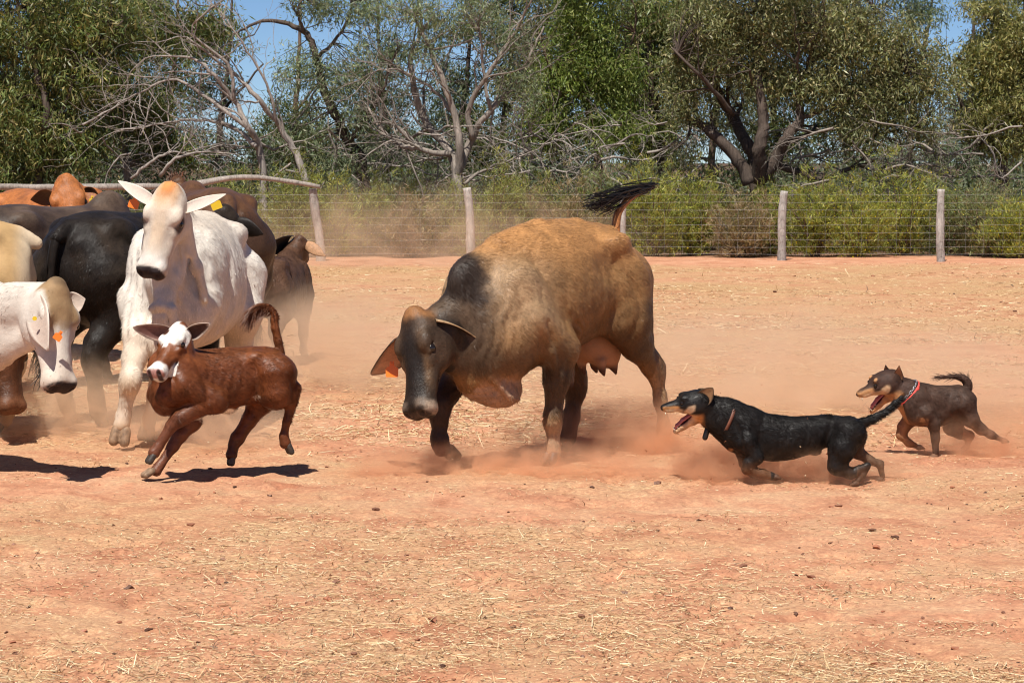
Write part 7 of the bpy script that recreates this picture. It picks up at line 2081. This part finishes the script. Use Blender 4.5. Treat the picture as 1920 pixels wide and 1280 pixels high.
# ------------------------------------------------------------------ dust kicked up by the hooves: real volumes of uneven density
def dust_mat(name, dens, col, soft=(1.0, 1.0, 1.0), scale=2.6, seed=0.0, lo=0.42, hi=0.75):
    m = bpy.data.materials.new(name); m.use_nodes = True
    nt = m.node_tree
    for n in list(nt.nodes): nt.nodes.remove(n)
    out = N_(nt, 'ShaderNodeOutputMaterial')
    pv = N_(nt, 'ShaderNodeVolumePrincipled')
    pv.inputs['Color'].default_value = (*col, 1)
    pv.inputs['Anisotropy'].default_value = 0.15
    tc = N_(nt, 'ShaderNodeTexCoord')
    # falloff towards the hull: 1 - |p|^2 in the cloud's unit sphere
    mp = N_(nt, 'ShaderNodeMapping'); mp.inputs['Location'].default_value = (-1, -1, -1); mp.inputs['Scale'].default_value = (2, 2, 2)
    nt.links.new(tc.outputs['Generated'], mp.inputs[0])
    ln = N_(nt, 'ShaderNodeVectorMath', operation='LENGTH'); nt.links.new(mp.outputs[0], ln.inputs[0])
    fo = N_(nt, 'ShaderNodeMapRange', interpolation_type='SMOOTHSTEP'); fo.inputs[1].default_value = 0.98; fo.inputs[2].default_value = 0.0; fo.inputs[3].default_value = 0.0; fo.inputs[4].default_value = 1.0
    nt.links.new(ln.outputs['Value'], fo.inputs[0])
    gm = N_(nt, 'ShaderNodeNewGeometry')
    of = N_(nt, 'ShaderNodeVectorMath', operation='ADD'); of.inputs[1].default_value = (seed, seed * 0.7, 0); nt.links.new(gm.outputs['Position'], of.inputs[0])
    ns = noise_node(nt, scale * 1.5, 4, 0.65, of.outputs[0], 1.0)
    mr = N_(nt, 'ShaderNodeMapRange', interpolation_type='SMOOTHSTEP'); mr.inputs[1].default_value = lo; mr.inputs[2].default_value = hi; mr.inputs[3].default_value = 0.06; mr.inputs[4].default_value = 1.0
    nt.links.new(ns.outputs[0], mr.inputs[0])
    m1 = N_(nt, 'ShaderNodeMath', operation='MULTIPLY'); nt.links.new(fo.outputs[0], m1.inputs[0]); nt.links.new(mr.outputs[0], m1.inputs[1])
    m2 = N_(nt, 'ShaderNodeMath', operation='MULTIPLY'); nt.links.new(m1.outputs[0], m2.inputs[0]); m2.inputs[1].default_value = dens
    nt.links.new(m2.outputs[0], pv.inputs['Density'])
    nt.links.new(pv.outputs[0], out.inputs['Volume'])
    return m

def dust(label, c, r3, dens, col=(0.80, 0.42, 0.22), scale=2.6, lo=0.42, hi=0.66):
    bm = bmesh.new(); bmesh.ops.create_icosphere(bm, subdivisions=3, radius=1.0)
    me = bpy.data.meshes.new('dust_cloud'); 
    for v in bm.verts: v.co = Vector((v.co.x * r3[0], v.co.y * r3[1], v.co.z * r3[2]))
    bm.to_mesh(me); bm.free()
    o = bpy.data.objects.new('dust_cloud', me); COL.objects.link(o); o.location = c
    me.materials.append(dust_mat('dust', dens, col, scale=scale, seed=c[0] * 3.1 + c[1], lo=lo, hi=hi))
    tag(o, label, 'dust', kind='stuff')
    return o

RED = (0.94, 0.60, 0.38); TAN = (0.95, 0.74, 0.54)
g = lambda u, v: at_ground(u, v)
def P3(u, v, z): 
    p = at_ground(u, v); return (p[0], p[1], z)
dust('low red dust burst at the brown cow\'s planted forefoot', P3(940, 888, 0.0), (1.15, 0.50, 0.22), 23.0, RED, 3.2)
dust('red dust drifting under the brown cow\'s belly', P3(1110, 845, 0.06), (0.80, 0.55, 0.32), 10.5, RED, 2.6)
dust('red dust round the brown cow\'s hind hoof', P3(1225, 850, 0.04), (0.70, 0.55, 0.34), 13.50, RED, 3.0)
dust('red dust under the black dog', P3(1450, 897, 0.0), (0.95, 0.42, 0.29), 24.0, RED, 3.4)
dust('dust trail behind the brown dog', P3(1850, 850, 0.05), (0.60, 0.55, 0.30), 16.50, RED, 2.8)
dust('dust swirling round the white cow\'s and calf\'s legs', P3(380, 832, 0.10), (1.00, 0.70, 0.40), 6.0, TAN, 2.4)
dust('dust between the legs of the black cow and the cream cow', P3(110, 810, 0.12), (0.85, 0.75, 0.50), 6.5, TAN, 2.2)
dust('tan dust hanging behind the calf and the young cow', P3(620, 720, 0.20), (1.5, 1.8, 0.70), 3.2, TAN, 1.4)
dust('thin dust hanging between the brown cow and the brown dog', P3(1480, 770, 0.15), (2.6, 2.0, 0.75), 3.2, TAN, 1.2)
dust('pale dust drifting at the fence between the rail end and the cow', P3(760, 500, 0.35), (5.0, 3.2, 1.25), 0.58, TAN, 0.6)

# grit, crumbs and straw flung up by the hooves and paws
def build_grit():
    r = np.random.default_rng(23); V = []; F = []; C = []; n = 0
    for (u, v, k, sx, sz) in ((850, 868, 70, 0.30, 0.16), (1040, 872, 110, 0.35, 0.22), (1250, 842, 60, 0.25, 0.25), (1420, 900, 70, 0.25, 0.14), (1560, 905, 60, 0.25, 0.14), (300, 895, 50, 0.25, 0.12), (1850, 850, 40, 0.25, 0.15), (450, 850, 40, 0.3, 0.15)):
        c = at_ground(u, v)
        for i in range(k):
            p = c + np.array([r.normal(0, sx), r.normal(0, 0.2), 0.01 + abs(r.normal(0, sz))])
            s = r.uniform(0.0012, 0.0042) * (1.5 if r.random() < 0.1 else 1)
            q = r.normal(0, 1, (4, 3)) * s
            V.append(p + q); F.append(np.array([[0, 1, 2], [0, 2, 3], [0, 3, 1], [1, 3, 2]]) + n); n += 4
            col = np.array([0.45, 0.19, 0.10]) if r.random() < 0.7 else np.array([0.65, 0.5, 0.3])
            C.append(np.tile(col * r.uniform(0.6, 1.3), (4, 1)))
    o = mesh_obj('grit', np.vstack(V), np.vstack(F), MAT['straw'], cols=np.vstack(C), smooth=False)
    tag(o, 'grit and straw flying up round the hooves and paws', 'grit', kind='stuff')
build_grit()
